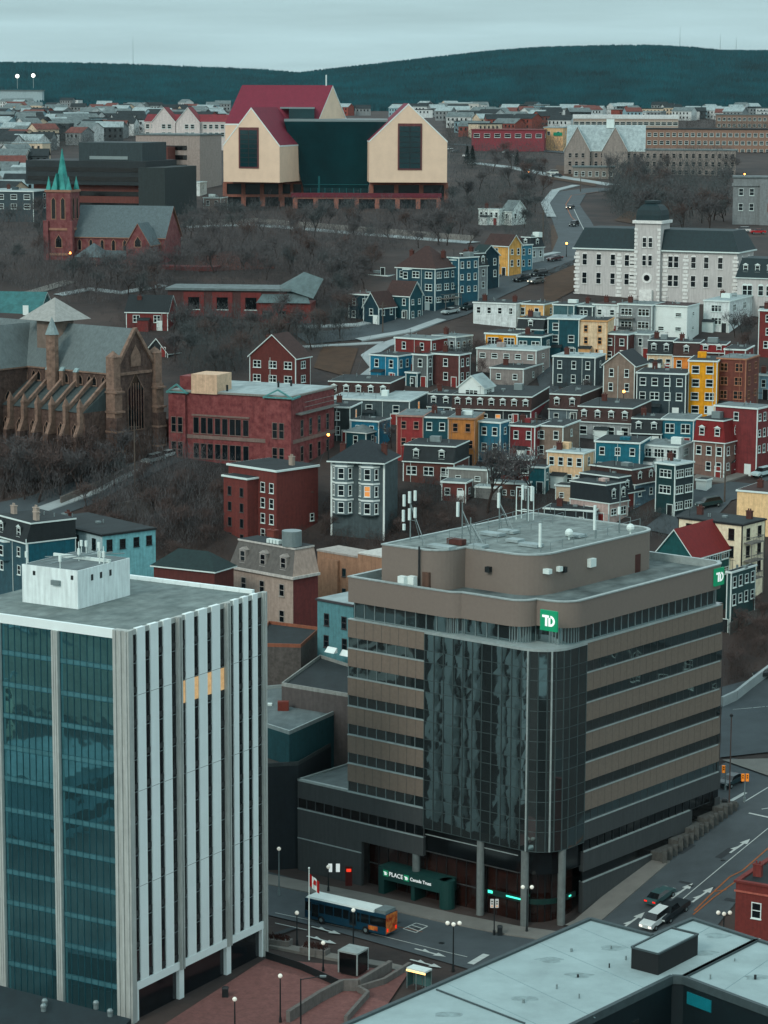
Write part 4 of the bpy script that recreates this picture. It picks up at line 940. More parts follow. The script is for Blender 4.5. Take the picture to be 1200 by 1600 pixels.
def church():
    d=675.
    S=site(108,118,262,368,412,-12,d=d); 
    o=at_y(98,300,d); O=Vector((o.x,d,g(o.x,d)-1)); rz=R_(-14)
    T=thing('church','red brick church with tall tower and green copper spire','church',O,rz)
    m_=d/F*1.02
    zt=at_y(98,296,d).z-O.z; hw=19.5*m_; 
    m=MB(); m.box(-hw,-hw,0,hw,hw,zt); 
    for x in(-hw,hw):
        for y in(-hw,hw): m.box(x-.7,y-.7,0,x+.7,y+.7,zt-8)
    TWr=m.build('tower',[CBR],T)
    for z in(zt-10.5,zt-.6,zt-17): MB().box(-hw-.3,-hw-.3,z,hw+.3,hw+.3,z+.6).build('string_course',CST,TWr)
    for f,rzz in((0,0),(1,math.pi/2)):
        for x in(-1.3,1.3): ob('window',pointed(1.0,5,CST),TWr,((x,-hw,zt-5.2) if not f else (hw,x,zt-5.2)),rzz)
        ob('window',pointed(1.6,2.2,CST),TWr,((0,-hw,zt-14) if not f else (hw,0,zt-14)),rzz)
    ap=at_y(98,232,d).z-O.z; m=MB(); P8=[(1.9*math.cos(R_(45*i+22)),1.9*math.sin(R_(45*i+22))) for i in range(8)]
    m.prism(P8,zt,ap,0,poly1=[(x*.03,y*.03) for x,y in P8])
    for i in range(0,8,2): pass
    m.build('spire',[copper],TWr)
    for x in(-1,1):
        for y in(-1,1):
            q=MB(); q.prism([(x*(hw-.6)-.6,y*(hw-.6)-.6),(x*(hw-.6)+.6,y*(hw-.6)-.6),(x*(hw-.6)+.6,y*(hw-.6)+.6),(x*(hw-.6)-.6,y*(hw-.6)+.6)],zt,zt+3.6,0,poly1=[(x*(hw-.6),y*(hw-.6))]*4); q.build('pinnacle',[copper],TWr)
        q=MB(); q.prism([(x*1.2-.8,-hw+.2),(x*1.2+.8,-hw+.2),(x*1.2+.8,0),(x*1.2-.8,0)],zt,zt+4.2,0,poly1=[(x*.9,-hw+1),(x*.9,-hw+1),(x*.9,0),(x*.9,0)]); q.build('lucarne',[copper],TWr)
    # nave
    L=145*m_; D=13; ze=at_y(185,368,d).z-O.z; zr=at_y(185,321,d+6).z-O.z
    x0=hw; x1=x0+L; m=MB(); m.box(x0,-1,0,x1,-1+D,ze); 
    for xx,fl in((x0,0),(x1,1)):
        q=[(xx,-1,ze),(xx,-1+D,ze),(xx,-1+D/2,zr-1)]; m.quad(*(q if fl else q[::-1]))
    N_=m.build('nave_wall',[CBR],T); r=gable_mb(x0-.2,-1,x1,-1+D,ze,zr-ze,'x',ov=.4); r.build('roof',[croof,CST],N_)
    for i in range(8): ob('window',pointed(.8,2.4,CST),N_,(x0+L*(i+.5)/8,-1,ze-2.6),0)
    # aisle lean-to and transept gable
    m=MB(); m.box(x0+L*.1,-5,0,x0+L*.95,-1.01,ze-5.5); A_=m.build('aisle_wall',[CBR],T); m=MB(); m.quad((x0+L*.1,-5.4,ze-5.6),(x0+L*.95,-5.4,ze-5.6),(x0+L*.95,-1.01,ze-3.6),(x0+L*.1,-1.01,ze-3.6)); m.build('roof',[croof],A_)
    for xc,hw2,rr,k in((x0+L*.82,3.2,5.2,'g'),(x0+L*.28,3.0,3.5,'h')):
        zz=ze-(1.5 if k=='g' else 5); m=MB(); m.box(xc-hw2,-9,0,xc+hw2,-1.1,zz)
        if k=='g': m.quad((xc-hw2,-9,zz),(xc+hw2,-9,zz),(xc,-9,zz+rr))
        Tn=m.build('transept_wall',[CBR],T)
        if k=='g': gable_mb(xc-hw2,-9,xc+hw2,-1,zz,rr,'y',ov=.3).build('roof',[croof,CST],Tn); ob('window',pointed(1.6,1.6,CST),Tn,(xc,-9,zz),0)
        else:
            q=MB(); q.prism([(xc-4,-9.5),(xc+4,-9.5),(xc+4,-1.2),(xc-4,-1.2)],zz,zz+rr,0,poly1=[(xc,-5)]*4); q.build('roof',[croof],Tn)
            for xx in(-1.6,0,1.6): ob('window',pointed(.7,1.5,CST),Tn,(xc+xx,-9,zz-1.6),0)
    m=MB(); m.box(x1-2,-9,0,x1+16,-3,ze-8); E=m.build('hall_wing_wall',[cm((104,56,54),'brick')],T)
church()
# ---------------- stone cathedral ----------------
stone=mat('cathedral_rubble',(84,68,62),rough=.95,var=.45,scale=1.2,detail=10,gain=1.0,kind='brick',bump=.5,bs=3,bd=.2,c2=(116,94,84)); fre=mat('freestone',(130,110,98),rough=.9,var=.45,scale=1.2,gain=1.0)
cat_roof=mat('cathedral_slate',(94,104,104),kind='shingle',rough=.85,var=.12,scale=.8,gain=1.1); csh=mat('aisle_slate',(74,86,86),kind='shingle',rough=.85,gain=1.)
def cathedral():
    S=site(-90,178,243,583,748,-38,z=None,d=478.); w,D,H=S['w'],S['dep'],S['H']
    T=thing('cathedral','great stone cathedral with slate roofs, buttresses, pyramid-roofed crossing and a tall gable window','cathedral',S['O'],S['rz'])
    rh=at_y(205,513,486).z-S['C'].z; print('cath',w,D,H,rh)
    m=MB(); m.box(0,0,0,w,D,H); m.quad((w,0,H),(w,D,H),(w,D/2,H+rh)); m.quad((0,D,H),(0,0,H),(0,D/2,H+rh)); Nw=m.build('nave_wall',[stone],T)
    gable_mb(0,0,w,D,H,rh,'x',ov=.3,th=.3).build('roof',[cat_roof,fre],Nw)
    L=lambda px:w-walk(S['C'],(-S['ux'].x,-S['ux'].y),px)
    # coping on gable end
    m=MB(); m.tube((w+.1,-.4,H-.3),(w+.1,D/2,H+rh+.3),.45,n=4); m.tube((w+.1,D+.4,H-.3),(w+.1,D/2,H+rh+.3),.45,n=4); m.build('gable_coping',fre,Nw)
    # gable end: big pointed window, string, upper blind arch, corner buttresses
    wm_=pointed(D*.36,H*.42,fre,n=5); ob('window',wm_,Nw,(w+.05,D/2,H*.60),math.pi/2)
    ob('window',pointed(D*.2,rh*.28,fre,glz=fre),Nw,(w+.1,D/2,H+rh*.25),math.pi/2)
    MB().box(w,D*.12,H-.6,w+.4,D*.88,H-.1).build('string_course',fre,Nw)
    for y in(0,D):
        m=MB(); m.box(w-1.2,y-1.1,0,w+1.6,y+1.1,H*.55,0).box(w-1.2,y-1.0,H*.55,w+1.1,y+1.0,H*.85,1).box(w-1.2,y-.9,H*.85,w+.8,y+.9,H+3,1).prism([(w-1.2,y-1),(w+.9,y-1),(w+.9,y+1),(w-1.2,y+1)],H+3,H+4.2,1,poly1=[(w-.2,y)]*4); m.build('corner_buttress',[stone,fre],Nw)
        for z in(.2,.4,.6,.8): MB().box(w-1.3,y-1.2,H*z,w+1.7,y+1.2,H*z+.35).build('quoin',fre,Nw)
    # porch lean-to right of gable
    m=MB(); m.box(w-8,D,0,w-1,D+7,H*.45); m.build('vestry_wall',[stone],T)
    # aisle in front
    xa=L(36); ya=-6.5; za=H*.62; zt=H*.84
    m=MB(); m.box(xa,ya,0,w-1.4,-.02,za); A_=m.build('aisle_wall',[stone],T)
    m=MB(); m.quad((xa,ya-.3,za),(w-1.4,ya-.3,za),(w-1.4,-.02,zt),(xa,-.02,zt)); m.quad((w-1.4,ya-.3,za),(w-1.4,-.02,za),(w-1.4,-.02,zt)); m.build('roof',[csh],A_)
    n=6; xs_=[xa+(w-2-xa)*i/n for i in range(n+1)]
    for i,x in enumerate(xs_):
        m=MB(); m.box(x-.42,ya-2.2,0,x+.42,ya,za*.62,0); m.prism([(x-.42,ya-2.2),(x+.42,ya-2.2),(x+.42,ya),(x-.42,ya)],za*.62,za*.8,1,poly1=[(x-.42,ya-1.2),(x+.42,ya-1.2),(x+.42,ya),(x-.42,ya)])
        m.box(x-.38,ya-1.1,za*.8,x+.38,ya,za+1.0,1); m.prism([(x-.45,ya-1.2),(x+.45,ya-1.2),(x+.45,ya+.1),(x-.45,ya+.1)],za+1.0,za+2.8,1,poly1=[(x,ya-.6)]*4); m.build('buttress',[stone,fre],A_)
        # sloping ridge wall up to nave (flying)
        m=MB(); m.prism([(x-.35,ya),(x+.35,ya),(x+.35,0),(x-.35,0)],za-.5,za,0); 
        v0=(x-.28,ya-.2,za+.9);v1=(x+.28,ya-.2,za+.9);v2=(x+.28,0,H*.93);v3=(x-.28,0,H*.93); dn=lambda p:(p[0],p[1],p[2]-.9)
        m.quad(v0,v1,v2,v3); m.quad(dn(v0),dn(v3),dn(v2),dn(v1)); m.quad(v0,v3,dn(v3),dn(v0)); m.quad(v2,v1,dn(v1),dn(v2)); m.quad(v1,v0,dn(v0),dn(v1)); m.build('flying_buttress',fre,A_)
        if i<n:
            xm=(x+xs_[i+1])/2; ob('window',pointed(1.5,3.6,fre,n=2),A_,(xm,ya,za*.55),0)
            for q in(-1.2,1.2): ob('window',pointed(.9,1.3,fre),Nw,(xm+q,0,H-2.2),0)
    for x in xs_[2:5]:
        MB().box(x-.45,-.9,H-3.2,x+.45,.2,H-.4).prism([(x-.5,-1),(x+.5,-1),(x+.5,.2),(x-.5,.2)],H-.4,H+.3,1,poly1=[(x-.5,-.3),(x+.5,-.3),(x+.5,.2),(x-.5,.2)]).build('pinnacle',[fre,copper if 0 else cm((130,150,150))],Nw)
    # crossing
    xc=L(86)-5.5; m=MB(); hw=3.6; P8=[((hw*1.06)*math.cos(R_(45*i+22.5))+xc,(hw*1.06)*math.sin(R_(45*i+22.5))+D/2) for i in range(8)]
    zc=at_y(78,502,490).z-S['O'].z; zx=at_y(78,468,490).z-S['O'].z
    m.prism(P8,H,zc,0); Cx=m.build('crossing_tower',[cm((110,100,92),'brick')],T); m=MB(); q=4.9
    m.prism([(xc-q,D/2-q),(xc+q,D/2-q),(xc+q,D/2+q),(xc-q,D/2+q)],zc,zx,0,poly1=[(xc,D/2)]*4); m.build('roof',[mat('pale_lead',(138,140,136),rough=.7,gain=1.1)],Cx)
    # stair turret in the valley
    xt=L(80)+1.2; yt=-.8; ztu=at_y(80,534,472).z-S['O'].z; m=MB(); P=[(xt+1.25*math.cos(R_(45*i+22)),yt+1.25*math.sin(R_(45*i+22))) for i in range(8)]; m.prism(P,0,ztu,0); Tu=m.build('turret',[fre],T)
    m=MB(); m.prism([(xt+(a-xt)*1.15,yt+(b-yt)*1.15) for a,b in P],ztu,ztu+3.4,0,poly1=[(xt,yt)]*8); m.build('roof',[cm((120,134,134))],Tu)
    # transept coming forward
    xl=L(-66); xr=L(24); tw=9.0; x0=L(34)-tw-2; x0=L(42)-tw
    yf=-17; ap=rh*.95
    m=MB(); m.box(x0,yf,0,x0+tw,.5,H); m.quad((x0,yf,H),(x0+tw,yf,H),(x0+tw/2,yf,H+ap)); Tr=m.build('transept_wall',[stone],T); gable_mb(x0,yf,x0+tw,D/2,H,ap,'y',ov=.3,th=.3).build('roof',[cat_roof,fre],Tr)
    ob('window',pointed(3.4,8,fre,n=3),Tr,(x0+tw/2,yf,H*.55),0); 
    for i in range(3): ob('window',pointed(1.4,3,fre),Tr,(x0+tw,yf+3+i*4.4,H*.62),math.pi/2)
    for x in(x0,x0+tw):
        for yy in(yf,):
            m=MB(); m.box(x-1.2,yy-1.6,0,x+1.2,yy+1,H*.5,0).box(x-1,yy-1.2,H*.5,x+1,yy+1,H*.9,1).box(x-.8,yy-.8,H*.9,x+.8,yy+.8,H+2.5,1).prism([(x-.9,yy-.9),(x+.9,yy-.9),(x+.9,yy+.9),(x-.9,yy+.9)],H+2.5,H+6,1,poly1=[(x,yy)]*4); m.build('corner_buttress',[stone,fre],Tr)
cathedral()
# ---------------- masonic-style pale hall with mansard and central tower ----------------
def hall():
    S=site(900,1152,1173,396,482,-24,d=612); w,D,H=S['w'],S['dep'],S['H']; D=max(D,14)
    pw=mat('pale_stucco',(176,175,172),kind='wall',rough=.85,var=.06,gain=1.12)
    T=thing('lodge_hall','large pale stucco hall with dark mansard roof, white quoins and a central domed tower','hall',S['O'],S['rz'])
    MB().box(0,0,0,w,D,H).build('wall',[pw],T)
    mh=at_y(1000,360,612).z-at_y(1000,394,612).z
    m=MB(); m.prism([(-.5,-.5),(w+.5,-.5),(w+.5,D+.5),(-.5,D+.5)],H+.3,H+mh,0,poly1=[(1.6,1.6),(w-1.8,1.6),(w-1.8,D-1.6),(1.6,D-1.6)]); m.build('roof',[mat('mansard_slate',(24,48,52),kind='shingle',rough=.7,gain=1.1)],T)
    m=MB(); m.box(-.7,-.7,H,w+.7,D+.7,H+.298); pass; m.build('cornice',trim,T)
    L=lambda px:w-walk(S['C'],(-S['ux'].x,-S['ux'].y),px)
    fr=mat('white_surround',(206,208,204),rough=.6,gain=1.1)
    zz=lambda py: at_y(1000,py,605).z-S['O'].z
    for py,h in((412,2.6),(442,2.6)):
        for px in(914,936,958,980,988,1048,1057,1084,1104,1126): ob('window',win_mesh(1.1,h,'sash',fr,arch=(py==412)),T,(L(px),-.03,zz(py)-.4),0)
        for k in(.3,.7): put(win_mesh(1.1,h,'sash',fr,arch=(py==412)),T,'B',D*k,zz(py)-.4,w,D)
    m=MB()
    for px in(902,968,988,1040,1072,1150):
        x=L(px)
        n=int(H/.9)
        for i in range(n): hh=.42; x_=.5 if i%2 else .75; m.box(x-x_,-.14,i*.9,x+x_,0,i*.9+.6)
    m.build('quoin',fr,T)
    # tower
    x0,x1=L(994),L(1034); ztw=zz(354); m=MB(); m.box(x0,-1.2,0,x1,6,ztw); Tw=m.build('tower',[pw],T); m=MB()
    for x in(x0,x1):
        for i in range(int(ztw/.9)): s=.5 if i%2 else .8; m.box(x-s if x==x1 else x-.05,-1.34,i*.9,x+.05 if x==x1 else x+s,-1.2,i*.9+.6)
    m.box(x0-.5,-1.7,ztw,x1+.5,6.5,ztw+.7); m.build('quoin',fr,Tw)
    xm=(x0+x1)/2
    for py,h in((383,2.8),(412,3)): 
        for q in(-.75,.75): ob('window',win_mesh(.9,h-.6,'sash',fr,arch=True),Tw,(xm+q,-1.25,zz(py)-.2),0)
    m=MB(); m.tube((xm,-1.3,zz(441)),(xm,-1.2,zz(441)),1.3,n=16); m.build('round_window',fr,Tw); m=MB(); m.tube((xm,-1.36,zz(441)),(xm,-1.31,zz(441)),.75,n=16); m.build('round_glass',glass,Tw)
    m=MB(); zq=ztw+.7; hh=zz(322)-zq; cy=2.4; hx=(x1-x0)/2-.1
    prof=[(1,0),(1.0,.3),(.93,.6),(.72,.85),(.4,1.0)]
    for (a,za),(b,zb) in zip(prof[:-1],prof[1:]):
        m.prism([(xm-hx*a,cy-hx*a),(xm+hx*a,cy-hx*a),(xm+hx*a,cy+hx*a),(xm-hx*a,cy+hx*a)],zq+hh*za,zq+hh*zb,0,poly1=[(xm-hx*b,cy-hx*b),(xm+hx*b,cy-hx*b),(xm+hx*b,cy+hx*b),(xm-hx*b,cy+hx*b)])
    m.box(xm-1.6,cy-1.6,zq+hh,xm+1.6,cy+1.6,zq+hh+.6,0); m.build('dome_roof',[mat('mansard_slate',(24,48,52))],Tw)
    # entrance hood
    m=MB(); m.box(xm-1.6,-2.2,0,xm+1.6,-1.2,3.8); m.build('porch',fr,T)
    # neighbour with the same style at right edge
    S=site(1153,1215,None,405,480,-24,d=600); w,H=S['w'],S['H']; T=thing('stone_house','pale stone house with black dormered mansard right of the big pale hall','house',S['O'],S['rz'])
    MB().box(0,0,0,w,11,H-4.5).build('wall',[pw],T); m=MB(); m.prism([(-.4,-.4),(w+.4,-.4),(w+.4,11),(-.4,11)],H-4.49,H,0,poly1=[(.8,.8),(w-.8,.8),(w-.8,10),(.8,10)]); m.build('roof',[mat('mansard_slate',(24,48,52))],T)
    MB().box(-.5,-.5,H-4.7,w+.5,-.01,H-4.51).build('cornice',trim,T)
    for x in(w*.2,w*.5,w*.8): dormer(T,'A',x,H-2.4,w,11,SLATE,.9,1.3,trim,proud=-.15)
    for x in(w*.2,w*.32,w*.6,w*.8): ob('window',win_mesh(1.1,2.2,'sash',trim,arch=True),T,(x,-.02,H-7.5),0)
hall()
# ---------------- big red brick building with copper pediments ----------------
def courthouse():
    S=site(268,455,522,622,748,-24,d=476.); w,D,H=S['w'],S['dep'],S['H']; D=min(D,32)
    rb=mat('court_brick',(112,54,56),kind='brick',rough=.85,var=.35,scale=.9,gain=1.1,c2=(138,76,74))
    T=thing('brick_school','big red brick building with flat pale roof and green copper pediments above paired windows','building',S['O'],S['rz'])
    MB().box(0,0,0,w,D,H).build('wall',[rb],T)
    m=MB(); m.box(-.3,-.3,H+.002,w+.3,D+.3,H+.35,1); m.box(.1,.1,H+.34,w-.1,D-.1,H+.4,0); R0=m.build('roof',[pale,cm((120,120,114))],T)
    L=lambda px:w-walk(S['C'],(-S['ux'].x,-S['ux'].y),px)
    sill=cm((110,96,90),'wall')
    m=MB(); m.box(-.15,-.2,H*.40,w+.2,.0,H*.40+.7); m.box(w,0,H*.40,w+.2,D,H*.40+.7); m.box(L(300),-.25,H-4.4,L(390),0,H-4.1); m.box(w*.86,-.2,H-4.4,w+.1,0,H-4.1); m.build('string_course',sill,T)
    for x0,x1 in((-.3,w*.13),(w*.80,w+.3)):
        m=MB(); m.box(x0,-.7,0,x1,.2,H-.5,0); P=m.build('pavilion',[rb],T); m=MB(); xm=(x0+x1)/2; 
        for a,b in(((x0-.3,H),(xm,H+1.5)),((xm,H+1.5),(x1+.3,H)),((x0-.3,H),(x1+.3,H))): m.tube((a[0],-.8,a[1]),(b[0],-.8,b[1]),.2,n=4)
        m.tube((x0-.3,-.8,H-.1),(x0-.3,2.5,H+.1),.25,n=4); m.tube((x1+.3,-.8,H-.1),(x1+.3,2.5,H+.1),.25,n=4); m.build('pediment',[mat('aged_copper',(84,128,126),rough=.8,var=.3,scale=2)],P)
        for z in(H-6.2,H*.25):
            for q in(-.7,.7): ob('window',win_mesh(.9,2.8,'sash',sill),P,(xm+q,-.7,z),0)
    for z,h in((H-6.2,3),(H*.24,2.8)):
        for px in(312,334,357,378):
            for q in(-.8,.8): ob('window',win_mesh(1.1,h,'thin',sill),T,(L(px)+q,-.02,z),0)
        for k in range(5):
            if k*D/5>2: put(win_mesh(1.1,h,'sash',sill),T,'B',D*(k+.2)/5,z,w,D)
    m=MB(); 
    for k in range(3): z=H-3+k*.9; m.tube((w+.9,4,z),(w+.9,D*.9,z),.05)
    m.box(w+.01,D*.1,H-3.4,w+1.2,D,H-3.1); m.build('fire_escape',cm((110,112,108)),T)
    for px,py in((355,612),(435,606),(455,604)):
        p=at_z(px,py,S['C'].z+.3); inv=Matrix.Rotation(-S['rz'],4,'Z'); q=inv@(p-S['O']); m=MB(); m.tube((q.x,q.y,H+.3),(q.x,q.y,H+1.6),.22); m.build('roof_vent',dark,R0)
    q=Matrix.Rotation(-S['rz'],4,'Z')@(at_z(328,612,S['C'].z+.4)-S['O']); m=MB(); m.prism([(q.x-4,q.y),(q.x+1.5,q.y),(q.x+1.5,q.y+6),(q.x-4,q.y+6)],H-.1,H+3.6); m.build('lift_house',[cm((186,162,140))],T)
    m=MB(); m.box(q.x-7,q.y+1,H,q.x-4.02,q.y+5,H+3); m.build('roof_house',[rb],T); 
courthouse()
def misc():
    # low brick hall behind with square windows and big hipped end
    S=site(262,448,455,455,505,-6,d=596); w,H=S['w'],S['H']; D=13
    T=thing('brick_hall','long low dark brick hall with pale flat roof edge and three square windows','hall',S['O'],S['rz'])
    MB().box(0,0,0,w,D,H).build('wall',[cm((74,52,50),'brick')],T)
    MB().box(-.5,-.6,H,w+1,D,H+.5,0).build('roof',[greyr],T)
    for k in(.22,.46,.70): 
        m=MB(); m.box(-2.4,-.15,-3.5,2.4,0,2.2,0).box(-1.3,-.22,-1.8,1.3,-.14,1.0,1).box(-1.5,-.3,-2.0,1.5,-.2,-1.8,2); m.build('window',[BRICK,offd,trim],T,(w*k,0,H-2.6))
    m=MB(); x0=w*.78; m.box(x0,-3,0,w+6,6,H-2.5,0); m.build('wing_wall',[cm((112,58,54),'brick')],T)
    m=MB(); m.quad((x0-.5,-3.6,H-2.5),(w+6,-3.6,H-2.5),(w+4,2,H+.3),(x0+1,2,H+.3)); m.quad((w-1,0,H+.6),(w+6.5,-2,H-1.5),(w+8,5,H+2.6),(w+3,8,H+4)); m.quad((w-1,0,H+.6),(w+3,8,H+4),(w-3,8,H+.6)); m.build('wing_roof',[mat('seam_roof',(96,112,112),kind='roof',gain=1.)],T)
    for x in(w*.84,w*.98): ob('window',win_mesh(1.5,1.5,'sash',cm((90,80,76))),T,(x,-3.02,H-5.2),0)
    # red brick flat-iron house in front
    S=site(357,432,497,738,830,-44,d=448); w,D,H=S['w'],S['dep'],S['H']
    T=thing('brick_apartment_house','tall red brick apartment house with stepped parapet and blank right-hand wall','apartment house',S['O'],S['rz']); rb=mat('flat_brick',(104,56,52),kind='brick',rough=.85,gain=1.1)
    MB().box(0,0,0,w,D,H).build('wall',[rb],T); m=MB(); m.box(-.3,-.3,H,w+.3,D+.2,H+.35,1); m.box(0,0,H+.34,w,D,H+.4,0); m.build('roof',[tarr,trim],T)
    m=MB(); m.box(w*.12,-2.6,0,w*.62,-.01,H-1.6); m.box(w*.62,-2.6,0,w+.0,-.01,H-1.61) if 0 else None; P=m.build('projecting_bay',[rb],T); MB().box(w*.12-.3,-2.9,H-1.6,w*.62+.3,-.01,H-1.3).build('roof',[trim],P); MB().box(w*.12,-2.6,H-1.3,w*.62,-.01,H-1.25).build('roof_sheet',[tarr],P)
    for i in range(4):
        z=H-3-i*2.8
        for x in(.25,.5): ob('window',win_mesh(.8,1.5,'thin',cm((80,76,74))),P,(w*x,-2.62,z-1),0)
        ob('window',win_mesh(.9,1.6,'sash',trim),T,(w*.72,-.02,z),0); ob('window',win_mesh(.9,1.6,'sash',trim),T,(w*.9,-.02,z),0)
        ob('window',win_mesh(.7,1.5,'sash',trim),T,(w*.06,-.02,z),0)
    put(win_mesh(.8,1.2,'sash',trim),T,'B',D*.85,H-9,w,D); chimney(T,w*.8,D*.6,H+.4,1.5,cm((140,130,120)))
    # grey and white bay-fronted house
    S=site(518,600,616,722,800,-16,d=448); w,D,H=S['w'],S['dep'],S['H']; D=9
    T=thing('bay_fronted_house','grey shingled house with hip roof and two white three-storey bay window stacks','house',S['O'],S['rz'])
    gs=mat('grey_shingle_wall',(84,98,100),kind='clap',gain=1.); MB().box(0,0,0,w,D,H).build('wall',[gs],T)
    m=MB(); k=3.6; a=[(-.5,-1.4,H),(w+.5,-1.4,H),(w+.5,D+.4,H),(-.5,D+.4,H)]; t0,t1=(w*.42,D/2,H+3.2),(w*.62,D/2,H+3.2); m.quad(a[0],a[1],t1,t0);m.quad(a[1],a[2],t1);m.quad(a[2],a[3],t0,t1);m.quad(a[3],a[0],t0); m.box(-.5,-1.4,H-.25,w+.5,D+.4,H-.003,1); m.build('roof',[SLATE,trim],T)
    for xc in(w*.22,w*.72):
        bw=1.9; m=MB(); zb=max(.5,H-9.6); pl=[(xc-bw,0),(xc-bw*.55,-1.15),(xc+bw*.55,-1.15),(xc+bw,0)]; m.prism(pl,zb,H-.26,0)
        for i in range(4):
            z=H-.9-i*3.0
            if z>zb: m.prism([(xc+(x-xc)*1.05,y*1.05) for x,y in pl],z-.15,z+.15,1)
        Bo=m.build('bay_window',[cm((92,106,108)),white],T)
        for i in range(3):
            z=H-2.2-i*3.05
            ob('window',win_mesh(.95,1.75,'sash',white,glz=lit if (i==1 and xc>w/2) else glass),Bo,(xc,-1.16,z),0)
            for sg in(-1,1):
                an=math.atan2(1.15,bw*.45)*sg; ob('window',win_mesh(.62,1.75,'sash',white),Bo,(xc+sg*bw*.78,-.59,z),an)
    for x in(0,w): MB().box(x-.16,-.04,0,x+.16,.16,H).build('corner_board',white,T)
    chimney(T,w*.9,D*.4,H+1,1.6); chimney(T,w*.0+.5,D*.6,H+.5,1.6)
    # stone bank with mansard
    S=site(362,458,497,905,1010,-43,d=376); w,D,H=S['w'],S['dep'],S['H']
    T=thing('stone_bank','pale stone bank with tall dormered mansard roof and a red brick flank','building',S['O'],S['rz']); st=mat('pale_stone',(158,146,136),kind='wall',rough=.9,gain=1.05)
    m=MB(); m.box(0,0,0,w,D,H,0); m.m[1]=1; m.build('wall',[st,cm((104,54,52),'brick')],T)
    ht=at_y(450,862,376).z-S['C'].z; m=MB(); m.prism([(-.3,-.3),(w+.2,-.3),(w+.2,D),(0,D)],H+.4,H+ht,0,poly1=[(.3,1.3),(w-.9,1.3),(w-.9,D),(.3,D)]); m.m[1]=3; m.box(-.5,-.5,H,w+.5,D,H+.4,1); m.prism([(.15,1.15),(w-.75,1.15),(w-.75,D),(.15,D)],H+ht,H+ht+.25,1); m.prism([(.3,1.3),(w-.9,1.3),(w-.9,D),(.3,D)],H+ht+.24,H+ht+.3,2); m.build('roof',[mat('fish_slate',(104,102,98),kind='shingle',gain=1.),cm((176,174,168)),tarr,cm((150,136,126))],T)
    for k in(.17,.5,.83): dormer(T,'A',w*k,H+ht*.5,w,D,cm((140,136,130)),.9,1.6,cm((150,148,144)),proud=-.2)
    for i in range(3):
        for k in(.2,.5,.82): ob('window',win_mesh(.9,1.7,'sash',cm((150,146,140))),T,(w*k,-.02,H-2-i*4.0),0)
    for i in range(12): MB().box(w-.35,-.06,i*1.0,w+.06,.3,i*1.0+.5).build('quoin',st,T) if i*1.0<H-.6 else None
    for p,q in((.2,.6),(.45,.7)): chimney(T,w*p,D*q+3,H+ht+.3,.9,cm((110,62,54)),.8)
    m=MB(); m.tube((w*.8,D*.45,H+ht+.3),(w*.8,D*.45,H+ht+2.6),1.5,n=16); m.build('roof_plant',metal,T)
    for k in range(4): MB().box(w*.45+k*.7,D*.3,H+ht+.3,w*.45+k*.7+.5,D*.3+.8,H+ht+.9).build('skylight',trim,T)
    chimney(T,w*.75,1.9,H+ht+.3,.9)
    # tan block behind office
    S=site(496,566,600,868,950,-43,d=392); w,D,H=S['w'],S['dep'],S['H']; T=thing('tan_block','plain tan-brown block with stepped parapet between the bank and the office roof','building',S['O'],S['rz']); tb=mat('tan_render',(150,120,100),kind='brick',gain=1.05)
    MB().box(0,0,0,w,D,H-.5).box(w*.15,-.5,0,w*.5,-.002,H-1.4).build('wall',[tb],T); MB().box(-.1,-.1,H-.5,w+.1,D,H-.2,0).build('roof',[cm((150,146,140))],T)
    S2=site(540,570,600,862,950,-43,d=389); MB().box(w,-1,0,w+6,12,H+.4,0).build('wing_wall',[tb],T); MB().box(w-.1,-1.1,H+.4,w+6.1,12,H+.65).build('wing_roof',[cm((176,176,170))],T)
    for k,z in((.6,H-3.2),(.6,H-6.4)): ob('window',win_mesh(.7,1.2,'thin',cm((80,80,78))),T,(w*k,-.02,z),0)
    # teal building
    house('teal rendered building with white awnings tucked behind the office block','building',496,552,600,948,1040,cm((84,122,126),'wall'),A=(2,2),B=(0,0),rz=-42,d=358,ww=.9,wh=1.5,sh=3.2,litp=0,fr=cm((60,60,62)),corner=False,top=2.6)
    for px,py in((520,1015),(543,1020)):
        p=at_y(px,py,355.5); m=MB(); m.prism([(-.9,-.8),(.9,-.8),(.9,0),(-.9,0)],-.35,.35,0,poly1=[(-.9,-.1),(.9,-.1),(.9,0),(-.9,0)]); a=m.build('awning',white,None,p,R_(-42)); tag(a,'white awning on the teal building, %s one'%('left' if px<530 else 'right'),'awning','awnings on the teal building')
    # low roofs
    def low(label,poly,z,wallm,roofm,h=9,edge=None,wins=0):
        P=[at_z(*p,z) for p in poly]; o=P[0]; T=thing('low_building',label,'building',(o.x,o.y,z-h)); L=[(p.x-o.x,p.y-o.y) for p in P]
        A=sum(L[i][0]*L[(i+1)%len(L)][1]-L[(i+1)%len(L)][0]*L[i][1] for i in range(len(L)))
        if A<0: L=L[::-1]
        MB().prism(L,0,h).build('wall',[wallm],T)
        m=MB()
        cx=sum(a for a,b in L)/len(L);cy=sum(b for a,b in L)/len(L)
        Li=[(cx+(a-cx)*.97,cy+(b-cy)*.97) for a,b in L]; n=len(L)
        for i in range(n):
            j=(i+1)%n; m.quad((*L[i],h),(*L[j],h),(*L[j],h+.5),(*L[i],h+.5)); m.quad((*L[i],h+.5),(*L[j],h+.5),(*Li[j],h+.5),(*Li[i],h+.5)); m.quad((*Li[i],h+.5),(*Li[j],h+.5),(*Li[j],h),(*Li[i],h))
        m.build('parapet',[edge or led],T); MB().prism(Li,h+.01,h+.06).build('roof',[roofm],T)
        return T,L,h
